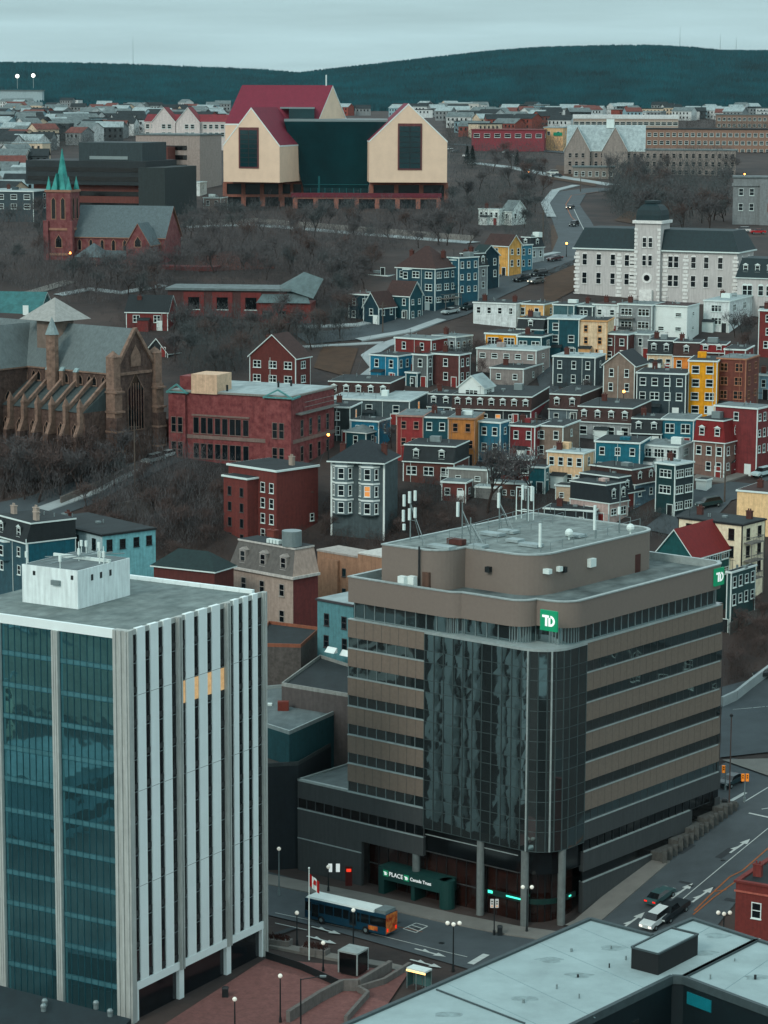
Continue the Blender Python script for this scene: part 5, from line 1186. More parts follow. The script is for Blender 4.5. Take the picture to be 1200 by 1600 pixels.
    T,L,h=low('dark flat-roofed building with pale stone parapet between tower and office block',[(440,1072),(560,1092),(600,1060),(500,1028)],24,cm((84,80,78)),tarr,11,cm((130,134,130)))
    T,L,h=low('low roof with a brick chimney box and teal front beside the white tower',[(390,1128),(452,1148),(560,1100),(500,1070),(400,1078)],21.2,cm((38,76,80),'wall'),greyr,9)
    MB().box(3.5,6,h,5,7,h+1.3).build('roof_unit',cm((110,56,48)),T); MB().box(1.5,9,h,2.6,9.8,h+.3).build('skylight',trim,T)
    T,L,h=low('old stone-walled building with orange-edged roof behind the white tower',[(396,1010),(470,1012),(500,985),(420,975)],26.5,mat('rubble_wall',(98,94,90),kind='brick',var=.4,scale=1.5,gain=1.),tarr,14,cm((122,80,64)))
    T,L,h=low('black building with small square windows left of the dark podium',[(390,1200),(466,1196),(545,1150),(430,1150)],17.0,cm((28,36,40),'wall'),cm((72,70,66),'roof'),15,cm((60,66,66)))
    S=site(396,466,474,1196,1390,-43,d=332)
    for i in range(4):
        for k in(.25,.6): 
            p=S['O']+S['ux']*S['w']*(.35+k*.62)+Vector((0,0,S['H']-3.2-i*3.6))-S['uy']*.05
    # right-hand red brick house near the bus street
    P=at_z(1150,1378,14.7); S=site(1150,1290,None,1400,1500,-33,z=14.7); a=R_(33)
    h=13; T=thing('brick_corner_house','small red brick house with black flat roof and white sash windows at the lower right','house',(P.x,P.y,1.7),R_(-30))
    rb=mat('near_brick',(110,54,50),kind='brick',rough=.85,var=.2,scale=2,gain=1.1)
    MB().box(0,0,0,16,14,h).build('wall',[rb],T); m=MB(); m.box(-.15,-.15,h-1.1,16.2,-.002,h-.9,1).box(-.2,-.2,h,16.2,.4,h+.25,0).box(-.2,.4,h,.4,14,h+.25,0); m.box(.4,.4,h,16,14,h+.05,2); m.build('roof',[rb,cm((150,90,80)),mat('black_roof',(30,42,44),kind='roof',gain=1.)],T)
    for i in range(3):
        for x in(2.6,6.4,10.2): ob('window',win_mesh(1.0,1.7,'sash',white),T,(x,-.02,h-3-i*4.2),0)
    chimney(T,1.4,3.2,h,1.4,rb)
misc()
def bigroof():
    z=20.0
    A=[(500,1620),(922,1437),(1020,1463),(1082,1437),(1183,1470),(1068,1528),(1050,1527),(880,1610),(700,1700)]
    B=[(1183,1470),(1260,1494),(1260,1600),(1068,1528)]
    T=None
    P=[at_z(*p,z) for p in A]; o=P[1]; T=thing('flat_roofed_building','wide building with pale grey flat roof and black plant box at the lower right','building',(o.x,o.y,1.6)); h=z-1.6
    dw=mat('dark_cladding',(24,40,44),kind='wall',rough=.5,gain=1.); dk=mat('roof_edge',(70,84,86),rough=.6,gain=1.)
    rf=mat('membrane_roof',(138,154,154),rough=.95,var=.16,scale=.22,gain=1.12,detail=9)
    for nm,poly in(('a',A),('b',B)):
        L=[(p.x-o.x,p.y-o.y) for p in [at_z(*q,z) for q in poly]]
        ar=sum(L[i][0]*L[(i+1)%len(L)][1]-L[(i+1)%len(L)][0]*L[i][1] for i in range(len(L)))
        if ar<0: L=L[::-1]
        m=MB(); m.prism(L,0,h-.02,0); m.build('wall',[dw],T); MB().prism([(x,y) for x,y in L],h-.015,h+.0).build('roof',[rf],T)
        m=MB()
        for i in range(len(L)):
            j=(i+1)%len(L); a=Vector((*L[i],0)); b=Vector((*L[j],0)); d=(b-a).normalized(); n_=Vector((-d.y,d.x,0)); q=[a-n_*.2,b-n_*.2,b+n_*.25,a+n_*.25]
            m.prism([(v.x,v.y) for v in q],h-.6 ,h+.22+i*.003,0)
        m.build('parapet',[dk],T)
    inv=lambda px,py:(at_z(px,py,z).x-o.x,at_z(px,py,z).y-o.y)
    # plant box
    a=inv(986,1513); b=inv(1028,1524); c=inv(1090,1492); d=(b[0]+0,b[1]); 
    va=Vector(a)-Vector(b); vc=Vector(c)-Vector(b); q=[b,c,tuple(Vector(c)+va),a]
    m=MB(); m.prism(q,h,h+2.1,0); X=m.build('plant_box',[mat('black_box',(26,32,34),kind='wall',gain=1.)],T); cx=sum(p[0] for p in q)/4; cy=sum(p[1] for p in q)/4
    MB().prism([(cx+(p[0]-cx)*.93,cy+(p[1]-cy)*.93) for p in q],h+2.1,h+2.11).build('roof',[rf],X)
    n=4; m=MB()
    for i in range(4): m.tube((*q[i],h+2.15),(*q[(i+1)%4],h+2.15),.12,n=4)
    m.build('edge_trim',dk,X)
    m=MB(); p=inv(682,1547); r_=inv(820,1600); m.tube((*p,h+.05),(*r_,h+.05),.12,n=4); m.build('roof_seam',dk,T)
    rng=random.Random(9)
    for k,(a_,b_) in enumerate((((760,1510),(930,1590)),((840,1472),(1010,1545)),((700,1538),(860,1610)),((1110,1448),(1010,1505)),((1200,1500),(1130,1548)),((900,1447),(1040,1505)))):
        p=inv(*a_); q=inv(*b_); MB().tube((*p,h-.02),(*q,h-.02),.045,n=6).build('membrane_seam',mat('seam',(108,128,130),gain=1.1),T)
    for px,py in((955,1483),(903,1527),(818,1567),(893,1487),(952,1512),(1110,1530),(1148,1502),(870,1545),(905,1560),(978,1500),(1180,1530)):
        p=inv(px,py); m=MB(); m.tube((*p,h),(*p,h+rng.uniform(.25,.5)),rng.uniform(.06,.13)); m.build('roof_vent',rng.choice([metal,dark]),T)
    stn=mat('roof_stain',(122,138,138),rough=.9,gain=1.1,var=.25)
    for px,py in((957,1481),(905,1524),(1100,1489),(1183,1527),(820,1560),(700,1585),(1120,1462),(860,1500),(1010,1478)):
        p=inv(px,py); m=MB(); m.quad(*[(p[0]+(1+.18*math.sin(3*t+px)+.12*math.sin(5*t))*1.3*math.cos(t),p[1]+(1+.18*math.sin(2*t+py))*.8*math.sin(t),h+.004) for t in [i*math.pi/12 for i in range(24)]]); m.build('roof_stain',stn,T)
    # windows in the court walls
    wa=inv(900,1600) ; 
    teal=mat('teal_panel',(20,96,104),rough=.4,emit=(20,110,120),es=.12)
    P0=Vector(inv(1068,1528)); P1=Vector(inv(1260,1600)); d=(P1-P0).normalized(); ang=math.atan2(d.y,d.x)
    for k,(wd,hh,mm) in enumerate(((3.2,1.2,teal),(1.4,3.2,offg),(1.4,3.2,lit if 0 else teal),(1.4,3.2,offg),(1.6,3.2,offg))):
        x=P0+d*(2.2+k*2.3); m=MB(); m.box(-wd/2,-.1,-hh/2,wd/2,.02,hh/2); ob('window',m.mesh('window',[mm]),T,(x.x,x.y,h-(1.8 if k==0 else 5.2)),ang)
    Q0=Vector(inv(880,1610)); Q1=Vector(inv(1050,1527)); d=(Q1-Q0).normalized(); ang=math.atan2(d.y,d.x)
    for k in range(4):
        x=Q0+d*(3+k*3); m=MB(); m.box(-.6,-.1,-1.5,.6,.02,1.5); ob('window',m.mesh('window',[offg]),T,(x.x,x.y,h-4),ang)
bigroof()
# ---------------- blocks west of the tower: outside the frame, seen only as reflections in its glass ----------------
def west():
    rng=random.Random(4)
    for i,(x,y,w,d,h,c) in enumerate(((-175,215,34,30,15,(150,140,128)),(-120,190,22,26,11,(120,70,60)),(-215,290,40,26,24,(170,176,172)),(-150,330,30,24,13,(110,112,112)),(-250,200,36,40,32,(130,120,106)),(-110,250,18,20,9,(90,110,114)),(-180,150,30,30,9,(176,170,160)),(-300,260,40,50,20,(150,80,70)),(-95,215,18,22,8,(200,204,200)),(-145,255,20,16,14,(180,170,150)),(-200,245,24,20,18,(90,96,96)),(-130,300,26,14,10,(206,206,200)),(-90,330,16,14,8,(150,60,56)),(-175,380,50,20,16,(190,196,194)),(-240,340,30,30,22,(60,70,74)),(-120,150,20,20,7,(210,206,196)))):
        T=thing('waterfront_block','%s office block standing west of the mirror-glass tower, outside the picture'%['buff','red brick','pale grey','grey','tall tan','low teal-grey','low cream','long brick','small white','cream','dark grey','long white','red','wide white','black','pale'][i],'building',(x,y,1.6),R_(-31))
        MB().box(-w/2,-d/2,0,w/2,d/2,h).build('wall',[cm(c)],T); MB().box(-w/2-.3,-d/2-.3,h,w/2+.3,d/2+.3,h+.6).build('roof',[greyr],T)
        for k in range(int(h/3.5)):
            z=h-2.4-k*3.5; MB().box(w/2-.05,-d/2+1,z-.8,w/2+.06,d/2-1,z+.8).build('ribbon_window',offd,T); MB().box(-w/2+1,-d/2-.06,z-.8,w/2-1,-d/2+.05,z+.8).build('ribbon_window',offd,T)
    for i,(x,y,w,d,h,c) in enumerate(((85,385,22,20,9,(150,150,144)),(112,420,26,22,10,(126,58,52)),(95,455,20,20,9,(200,204,200)),(150,400,30,26,16,(116,56,52)),(140,470,30,22,12,(170,172,168)),(190,430,30,30,14,(60,110,116)),(105,350,24,20,8,(60,66,68)),(175,520,40,22,12,(126,58,52)))):
        T=thing('hillside_block','%s building east of the office block, outside the picture'%['low grey','red brick','small white','large brick','pale grey','teal','dark','long brick'][i],'building',(x,y,g(x,y)-1),R_(-38))
        MB().box(-w/2,-d/2,0,w/2,d/2,h+1).build('wall',[cm(c)],T); MB().box(-w/2-.3,-d/2-.3,h+1,w/2+.3,d/2+.3,h+1.5).build('roof',[pale if i%2 else tarr],T)
        for k in range(int(h/3)):
            for q in range(5): ob('window',win_mesh(1,1.5,'sash',trim),T,(-w/2+w*(q+.5)/5,-d/2-.02,h-1-k*3),0); ob('window',win_mesh(1,1.5,'sash',trim),T,(-w/2-.02,-d/2+d*(q+.5)/5,h-1-k*3),-math.pi/2)
west()
# ---------------- roads, paths, markings ----------------
drape('road',[(330,1372),(430,1400),(560,1430),(700,1468),(850,1510),(1000,1555)],13.5,.10,asph)
drape('road',[(905,1560),(960,1500),(1060,1400),(1180,1300),(1290,1215)],15.5,.114,asph)
drape('road',[(1100,1212),(1140,1218),(1200,1232),(1300,1260)],16,.128,asph)
drape('pavement',[(330,1358),(430,1378),(560,1404),(700,1436),(800,1456),(900,1470)],3.6,.24,pave,thick=.3)
drape('pavement',[(900,1452),(960,1405),(1010,1362),(1030,1345)],3.2,.27,pave,thick=.3)
patch('plaza',[(415,1500),(640,1520),(560,1640),(200,1640)],.2,mat('brick_plaza',(122,88,84),kind='brick',rough=.9,var=.2,scale=1,gain=1.0))
drape('plaza_edge',[(425,1478),(520,1497),(600,1510),(660,1524)],1.6,.3,pave,thick=.4)
patch('car_park',[(1128,1075),(1260,1040),(1260,1170),(1125,1185)],.16,asph)
patch('pavement',[(1128,1190),(1200,1215),(1260,1215),(1200,1188)],.3,pave)
drape('road',[(-20,812),(60,795),(130,770),(200,738),(262,712),(300,695)],9,.12,asph)
drape('path',[(60,800),(150,768),(215,736)],2.2,.3,snow,thick=.2)
drape('road',[(470,530),(560,522),(640,506),(700,488),(760,458),(820,432),(890,402),(960,392)],10.5,.12,asph)
drape('pavement',[(470,512),(560,508),(630,492),(690,470),(750,440),(800,420),(870,395)],2.4,.25,snow,thick=.3)
drape('pavement',[(560,532),(640,518),(690,500)],2.5,.25,snow,thick=.3)
drape('path',[(565,595),(590,575),(575,556),(600,540),(645,525)],3.2,.2,snow,thick=.2)
drape('path',[(430,545),(520,540),(600,536)],1.6,.2,snow,thick=.2)
drape('road',[(895,402),(905,372),(893,345),(878,320),(890,302),(935,296),(1000,300)],12,.13,asph)
drape('pavement',[(862,340),(852,318),(868,298),(900,290)],3,.28,snow,thick=.3)
drape('path',[(740,255),(800,262),(870,276),(960,290)],6,.2,snow,thick=.2)
drape('path',[(700,225),(800,232),(900,240)],9,.2,asph)
drape('path',[(290,355),(400,352),(520,362),(640,372),(740,380)],6,.2,snow,thick=.2)
drape('road',[(1040,835),(1085,800),(1110,775),(1150,765),(1215,775)],9,.14,asph)
drape('pavement',[(1085,745),(1130,752),(1160,742),(1185,722)],2.4,.25,pave,thick=.3)
drape('road',[(780,625),(860,612),(850,580),(845,560)],4,.14,asph)
drape('road',[(1130,700),(1180,735),(1215,750)],6,.155,asph)
drape('path',[(90,462),(140,452),(190,458),(255,446)],3,.2,snow,thick=.2)
drape('path',[(-10,325),(40,330),(75,338)],5,.2,snow,thick=.2)
drape('path',[(0,470),(60,455),(110,440)],4,.2,pave,thick=.2)
patch('field',[(300,395),(400,392),(430,420),(310,425)],.12,mat('rust_field',(92,58,50),rough=1,var=.4,scale=.15,detail=9,gain=1.))
patch('field',[(505,540),(560,545),(545,590),(490,575)],.12,grass)
patch('field',[(870,258),(940,268),(930,292),(860,280)],.12,grass); patch('field',[(850,425),(900,405),(905,450),(850,480)],.12,grass); patch('field',[(860,352),(890,350),(898,385),(862,392)],.12,grass)
patch('bank',[(980,330),(960,345),(1000,352),(1030,340)],.12,grass)
def arrow(px,py,ang,s=1.0,m=None):
    p=at_g(px,py); c,sn=math.cos(ang),math.sin(ang); sh=[(-2,-.12),(.4,-.12),(.4,-.45),(1.6,0),(.4,.45),(.4,.12),(-.4,.12),(-1.2,.5),(-1.2,.12),(-2,.12)]
    P=[]
    for x,y in sh:
        X=p.x+(x*c-y*sn)*s; Y=p.y+(x*sn+y*c)*s; P.append((X,Y,g(X,Y)+.15))
    mb=MB(); mb.quad(*P[:6]); mb.quad(P[0],P[5],P[6],P[7],P[8],P[9]); o=mb.build('road_marking',m or paint); o['kind']='structure'
La=math.atan2(-.62,.78); Ra=math.atan2(.755,.656)
for px,py in((512,1456),(505,1471),(675,1491),(668,1508)): arrow(px,py,La,1.3)
for px,py in((1158,1322),(1100,1398),(1068,1392),(992,1438)): arrow(px,py,Ra+math.pi*(py%2),1.3)
def line(pts,w=.14,m=None,dz=.16): o=drape('road_marking',pts,w,dz,m or paint,nw=1)
line([(430,1428),(560,1455),(700,1490),(730,1497)]); line([(430,1444),(480,1455)]); line([(480,1418),(560,1436),(660,1458)],.1,ochre)
line([(1085,1425),(1110,1400),(1140,1372),(1160,1362),(1220,1310)],.22,ochre); line([(1083,1431),(1115,1404),(1148,1380)],.22,ochre); line([(1115,1395),(1135,1392)],.2,ochre); line([(1060,1412),(1110,1370),(1200,1296)],.14)
line([(1170,1272),(1215,1282)],.3); line([(1162,1255),(1200,1232)],.2); line([(1190,1266),(1215,1262)],.2); line([(1142,1253),(1165,1240)],.6)
line([(1145,1110),(1200,1105)],.1); line([(1145,1135),(1200,1128)],.1)
line([(905,350),(893,340),(884,320),(893,306),(935,300)],.25,ochre); line([(915,365),(905,345),(896,325)],.2)
# box marking by the bus
for a in(((630,1453),(650,1444)),((650,1444),(668,1449)),((668,1449),(650,1459)),((650,1459),(630,1453)),((636,1450),(655,1457)),((642,1447),(661,1453))): line(list(a),.18)
line([(735,1508),(760,1493)],.9)
pm=mat('tar_patch',(56,63,66),rough=.9,var=.2,gain=1.); rng_=random.Random(12)
for k in range(16):
    px,py=rng_.choice([(rng_.uniform(440,700),rng_.uniform(1425,1480)),(rng_.uniform(1040,1180),rng_.uniform(1320,1420)),(rng_.uniform(1140,1200),rng_.uniform(1070,1160))]); c=at_g(px,py); a=rng_.choice([La,Ra]); u=Vector((math.cos(a),math.sin(a),0)); v=Vector((-u.y,u.x,0)); s=rng_.uniform(.5,2.2); t=rng_.uniform(.25,.7)
    mb=MB(); P=[c-u*s-v*t,c+u*s-v*t*1.1,c+u*s*.9+v*t,c-u*s+v*t]; mb.quad(*[(p.x,p.y,g(p.x,p.y)+.148) for p in P]); o=mb.build('road_patch',pm); o['kind']='structure'
for px,py in((600,1448),(690,1475),(1080,1385),(1130,1345),(520,1432)):
    c=at_g(px,py); m=MB(); m.tube((c.x,c.y,c.z+.1),(c.x,c.y,c.z+.156),.35,n=14); tag(m.build('manhole_cover',dark),'round iron manhole cover in the asphalt','manhole cover','manhole covers')
# retaining terraces (stone steps) along the hill street beside the office block
def steps():
    T=None; rub=mat('stone_terrace',(96,98,94),kind='brick',rough=.95,var=.3,scale=2,gain=1.)
    pts=[(1035,1350),(1060,1330),(1085,1312),(1108,1295),(1130,1278),(1152,1262)]
    P=[at_g(*p) for p in pts]; o=P[0]; T=thing('stone_steps','stepped stone planting terraces climbing beside the office block','steps',o)
    for a,b in zip(P[:-1],P[1:]):
        d=(b-a); n=Vector((-d.y,d.x,0)).normalized(); q=[a-n*.2,b-n*.2,b+n*3.6,a+n*3.6]; m=MB(); zt=max(a.z,b.z)+.7
        m.prism([(v.x-o.x,v.y-o.y) for v in q],-1,zt-o.z); 
        for k in range(3): s_=a.lerp(b,k/3)-n*.3; m.box(s_.x-o.x-.3,s_.y-o.y-.3,-1,s_.x-o.x+.3,s_.y-o.y+.3,zt-o.z+.5)
        S_=m.build('terrace',[rub],T); m=MB()
        for k in range(4):
            s_=a.lerp(b,k/3)+n*3.4; m.tube((s_.x-o.x,s_.y-o.y,zt-o.z),(s_.x-o.x,s_.y-o.y,zt-o.z+1),.03)
        m.tube((a.x+n.x*3.4-o.x,a.y+n.y*3.4-o.y,zt-o.z+1),(b.x+n.x*3.4-o.x,b.y+n.y*3.4-o.y,zt-o.z+1),.035); m.build('handrail',metal,S_)
steps()
# parapet wall & ramp in the plaza
def wall_thing(label,pts,h,w,m,cat='wall',name='low_wall',rail=False):
    P=[at_g(*p) for p in pts]; o=P[0].copy(); T=thing(name,label,cat,o); mb=MB()
    for a,b in zip(P[:-1],P[1:]):
        d=(b-a); n=Vector((-d.y,d.x,0)).normalized()*w/2; zz=[g(a.x,a.y)-o.z,g(b.x,b.y)-o.z]; q=[a-n,b-n,b+n,a+n]; z=[zz[0],zz[1],zz[1],zz[0]]; k=len(mb.v)
        mb.v+=[(q[i].x-o.x,q[i].y-o.y,z[i]-.4) for i in range(4)]+[(q[i].x-o.x,q[i].y-o.y,z[i]+h) for i in range(4)]
        for i in range(4): j=(i+1)%4; mb.f.append((k+i,k+j,k+4+j,k+4+i)); mb.m.append(0)
        mb.f.append((k+4,k+5,k+6,k+7)); mb.m.append(0)
    mb.build('wall_body' if not rail else 'fence_panel',[m],T); return T
cw_=mat('plaza_concrete',(112,110,106),kind='wall',rough=.9,gain=1.)
wall_thing('grey concrete stair wall zigzagging down from the plaza',[(450,1600),(500,1568),(535,1550),(560,1550),(610,1520)],1.5,.5,cw_)
wall_thing('outer concrete stair wall beside the flat roof edge',[(540,1600),(575,1560),(560,1552),(600,1540),(640,1515)],.9,.4,cw_)
wall_thing('grey rubble retaining wall on the bank below the cathedral road',[(180,812),(215,806),(262,802)],3,.6,mat('rubble_wall',(98,94,90)),'wall')
wall_thing('dark metal railing round the brick plaza',[(415,1500),(470,1518),(530,1545)],1.1,.06,dark,'railing','railing',True)
wall_thing('pale retaining wall beside the car park',[(1128,1105),(1150,1095),(1175,1075),(1215,1045)],1.6,.5,snow,'wall')
wall_thing('concrete wall along the road below the cathedral',[(95,788),(150,765),(215,733)],1.4,.5,cw_)
wall_thing('grey timber fence behind the cream apartments',[(1140,992),(1170,975),(1215,960)],2,.15,cm((84,86,84),'clap'),'fence','fence',True)
wall_thing('grey board fence behind the pale outbuilding',[(690,770),(730,776),(790,770)],1.8,.12,cm((98,98,94),'clap'),'fence','fence',True)
wall_thing('white yard fence below the beige house',[(862,762),(900,770),(935,764)],1.3,.12,trim,'fence','fence',True)
wall_thing('dark fence below the brown terrace',[(700,672),(760,676),(845,670)],1.6,.12,cm((60,58,54),'clap'),'fence','fence',True)
wall_thing('pale retaining wall at the foot of the domed hall lawn',[(870,480),(910,486),(980,488)],1.4,.4,cm((130,132,128)),'wall')
wall_thing('long grey wall along the path below the gallery',[(290,352),(400,349),(520,359),(640,369),(740,377)],1.6,.4,cm((124,124,120)),'wall')
wall_thing('wooden fence left of the yellow house yard',[(975,668),(1010,672),(1050,670)],1.8,.15,cm((90,80,72),'clap'),'fence','fence',True)
# ---------------- vehicles ----------------
tyre=mat('tyre',(22,24,26),rough=.9,gain=1.)
carg=mat('car_glass',(18,26,30),rough=.1,spec=.7,gain=1.)
hl=mat('headlight',(230,230,215),rough=.2,emit=(255,240,210),es=1.2); tl=mat('tail_light',(160,20,16),rough=.3,emit=(255,40,20),es=.6)
CARP={}
def car_proto(kind):
    if kind in CARP: return CARP[kind]
    L,Wd,Hh={'sedan':(4.5,1.75,1.42),'suv':(4.7,1.85,1.75),'van':(5.2,2.0,2.2),'pickup':(5.5,1.95,1.8)}[kind]
    prof={'sedan':[(0,.45),(0,.8),(.25,.92),(1.2,1.0),(3.6,1.0),(4.4,.95),(4.5,.75),(4.5,.4)],'suv':[(0,.45),(0,.9),(.2,1.02),(1.2,1.1),(4.5,1.12),(4.7,1.0),(4.7,.45)],
      'van':[(0,.45),(0,.95),(.2,1.05),(1.0,1.15),(5.1,1.2),(5.2,1.1),(5.2,.45)],'pickup':[(0,.5),(0,.95),(.2,1.05),(1.3,1.12),(5.4,1.1),(5.5,1.0),(5.5,.5)]}[kind]
    cab={'sedan':[(1.15,1.0),(1.85,1.42),(3.2,1.42),(3.95,1.0)],'suv':[(1.1,1.1),(1.75,1.72),(4.2,1.75),(4.6,1.12)],'van':[(.95,1.15),(1.5,2.1),(5.0,2.15),(5.15,1.2)],'pickup':[(1.3,1.12),(1.9,1.78),(3.1,1.78),(3.4,1.11)]}[kind]
    def ext(m,pr,w0,w1,z1,mi,mtop=None):
        k=len(m.v); n=len(pr)
        for s in(-1,1):
            for x,z in pr: ww=(w0 if z<z1 else w1)/2; m.v.append((x-L/2,s*ww,z))
        for i in range(n):
            j=(i+1)%n; m.f.append((k+i,k+j,k+n+j,k+n+i)); m.m.append(mi if not(mtop is not None and i==1) else mtop)
        m.f.append(tuple(range(k+n-1,k-1,-1))); m.m.append(mi); m.f.append(tuple(range(k+n,k+2*n))); m.m.append(mi)
    b=MB(); ext(b,prof,Wd,Wd,9,0); c=MB(); ext(c,cab,Wd*.95,Wd*.78,cab[0][1]+.05,0,1); 
    CARP[kind]=(b,c,L,Wd,Hh,kind); return CARP[kind]
def car(label,px,py,col,kind='sedan',ang=0,lights=False,pos=None,group=None):
    b,c,L,Wd,Hh,k=car_proto(kind); p=at_g(px,py) if pos is None else pos
    T=thing('car' if kind!='pickup' else 'pickup_truck',label,'car',(p.x,p.y,p.z+.13),ang,group)
    # slope tilt along heading
    e=1.5; gx=(g(p.x+math.cos(ang)*e,p.y+math.sin(ang)*e)-g(p.x-math.cos(ang)*e,p.y-math.sin(ang)*e))/(2*e)
    T.rotation_euler=(0,-math.atan(gx),ang)
    paintm=mat('car_paint_%d_%d_%d'%col,col,rough=.3,spec=.6,var=.05,gain=1.1)
    bo=ob('body',b.mesh('body',[paintm]),T); ob('cabin_glass',c.mesh('cabin',[carg,paintm]),T)
    for x in(-L*.32,L*.30):
        for y in(-Wd/2,Wd/2):
            m=MB(); m.tube((x,y-.1,.33),(x,y+.1,.33),.33,n=12); w_=m.build('wheel',tyre,T); m=MB(); s=1 if y>0 else -1; m.tube((x,y+s*.1,.33),(x,y+s*.115,.33),.19,n=8); m.build('rim',metal,w_)
    for y in(-Wd*.36,Wd*.36):
        MB().box(-L/2-.03,y-.2,.62,-L/2+.02,y+.2,.8).build('headlight',hl if lights else trim,T); MB().box(L/2-.02,y-.2,.7,L/2+.03,y+.2,.9).build('tail_light',tl,T)
    return T
UP_=Ra; 
car('white crossover with headlights on driving down the hill street beside a dark pickup',1026,1445,(190,198,196),'suv',Ra+math.pi*0,True)
car('black pickup beside the white crossover on the hill street',1050,1432,(30,38,42),'pickup',Ra,False)
car('grey-green sedan with lit tail lamps further up the hill street',1032,1408,(60,84,84),'sedan',Ra+math.pi,False)
car('dark sedan waiting at the upper crossing beyond the office block',1143,1227,(40,60,64),'sedan',Ra)
car('silver car parked on the sloping street left of the white building',704,491,(150,162,162),'sedan',.7)
car('dark green car parked behind the silver one on the sloping street',733,484,(30,48,50),'suv',.7)
car('white car parked below the big brick building',262,716,(170,182,182),'sedan',.8)
car('grey car parked on the road by the cathedral',240,724,(120,130,130),'suv',.8)
car('white car with headlights on the curving road',863,273,(190,196,190),'suv',.1); car('black car with lights on the curving road',870,277,(30,38,44),'sedan',.1,True)
car('dark car with bright lights rounding the bend',891,327,(50,56,58),'sedan',1.2,True); car('small black car at the foot of the bend',897,354,(30,34,38),'suv',1.2)
car('dark red car on the street before the climbing row houses',867,408,(70,40,42),'sedan',.7); car('black car parked on the climbing street',842,432,(28,36,40),'suv',.7); car('grey car going down the climbing street',838,443,(96,100,98),'sedan',.7,True); car('black car parked uphill of the dark gabled houses',815,440,(26,34,38),'suv',.7)
car('dark green suv parked in the lane behind the office roof',1108,793,(34,60,62),'suv',.3); car('pale blue car parked at the right edge on the corner',1192,745,(170,190,192),'suv',.7); car('red car parked by the grey stone mansion',1184,366,(150,40,44),'sedan',0.1); car('white pickup parked by the right edge below the mansion',1160,364,(190,190,186),'suv',0.1)
for i,(px,py,c) in enumerate(((1200,1060,(36,42,44)),(700,235,(190,196,196)),(712,239,(70,70,72)),(730,246,(200,200,198)),(790,240,(180,190,190)),(800,246,(60,64,66)),(845,262,(190,194,194)))):
    car(['dark car parked at the top of the car park','white car parked right of the gallery','dark car parked right of the gallery','bright white van by the road right of the gallery','pale car among the bare trees near the red shops','dark car among the bare trees near the red shops','white car at the far end of the pale path'][i],px,py,c,'suv' if i in(3,) else 'sedan',.3*i)
def bus():
    a=at_g(478,1432); b=at_g(610,1462); ang=math.atan2(b.y-a.y,b.x-a.x); L=12.2
    c=at_g(548,1449); T=thing('city_bus','white-roofed blue city bus with dark windows and a red advert on its tail','bus',(c.x,c.y,c.z+.14),ang)
    bl=mat('bus_blue',(18,62,80),rough=.4,spec=.5,gain=1.1); Hh=3.0; Wd=2.5
    m=MB(); m.box(-L/2,-Wd/2,.35,L/2,Wd/2,1.3,0); m.box(-L/2,-Wd/2+.03,1.3,L/2,Wd/2-.03,2.45,1); m.box(-L/2,-Wd/2,2.45,L/2,Wd/2,2.9,0); m.build('body',[bl,carg],T)
    m=MB(); k=[(-L/2+.3,-Wd/2+.1),(L/2-1.9,-Wd/2+.1),(L/2-1.9,Wd/2-.1),(-L/2+.3,Wd/2-.1)]; m.prism([(-L/2+.1,-Wd/2),(L/2-1.8,-Wd/2),(L/2-1.8,Wd/2),(-L/2+.1,Wd/2)],2.9,3.12,0,poly1=k); m.build('roof',[white],T)
    MB().box(L/2-1.75,-Wd/2+.15,2.9,L/2-.15,Wd/2-.15,3.3).build('roof_unit',metal,T)
    for x in np.arange(-L/2+.4,L/2-2.5,1.35): MB().box(x+1.2,-Wd/2-.01,1.3,x+1.32,-Wd/2+.05,2.45).build('window_pillar',bl,T)
    for x in(-L/2+1.0,L*.05): m=MB(); m.box(x,-Wd/2-.03,.5,x+1.2,-Wd/2,2.4,0); m.box(x+.1,-Wd/2-.05,.7,x+1.1,-Wd/2-.03,2.3,1); m.build('door',[bl,carg],T)
    for x in(-L*.29,L*.26):
        for y in(-Wd/2+.05,Wd/2-.05): m=MB(); m.tube((x,y-.18,.48),(x,y+.18,.48),.48,n=14); w_=m.build('wheel',tyre,T); m=MB(); m.tube((x,y-.2,.48),(x,y+.2,.48),.24,n=10); m.build('rim',metal,w_)
    adv=mat('advert_print',(180,60,50),rough=.4,var=.5,scale=1.6,gain=1.1,c2=(210,130,60),detail=2)
    m=MB(); m.box(L/2,-Wd/2+.05,.5,L/2+.03,Wd/2-.05,2.85); m.box(L/2-2.6,-Wd/2-.02,.65,L/2-1.2,-Wd/2,1.2); m.build('advert_panel',adv,T)
    m=MB(); m.box(-L/2-.02,-Wd/2+.2,1.1,-L/2,Wd/2-.2,2.6); m.build('windscreen',carg,T)
    for y in(-.9,.9): MB().box(L/2+.03,y-.12,.7,L/2+.06,y+.12,1.1).build('tail_light',tl,T)
bus()
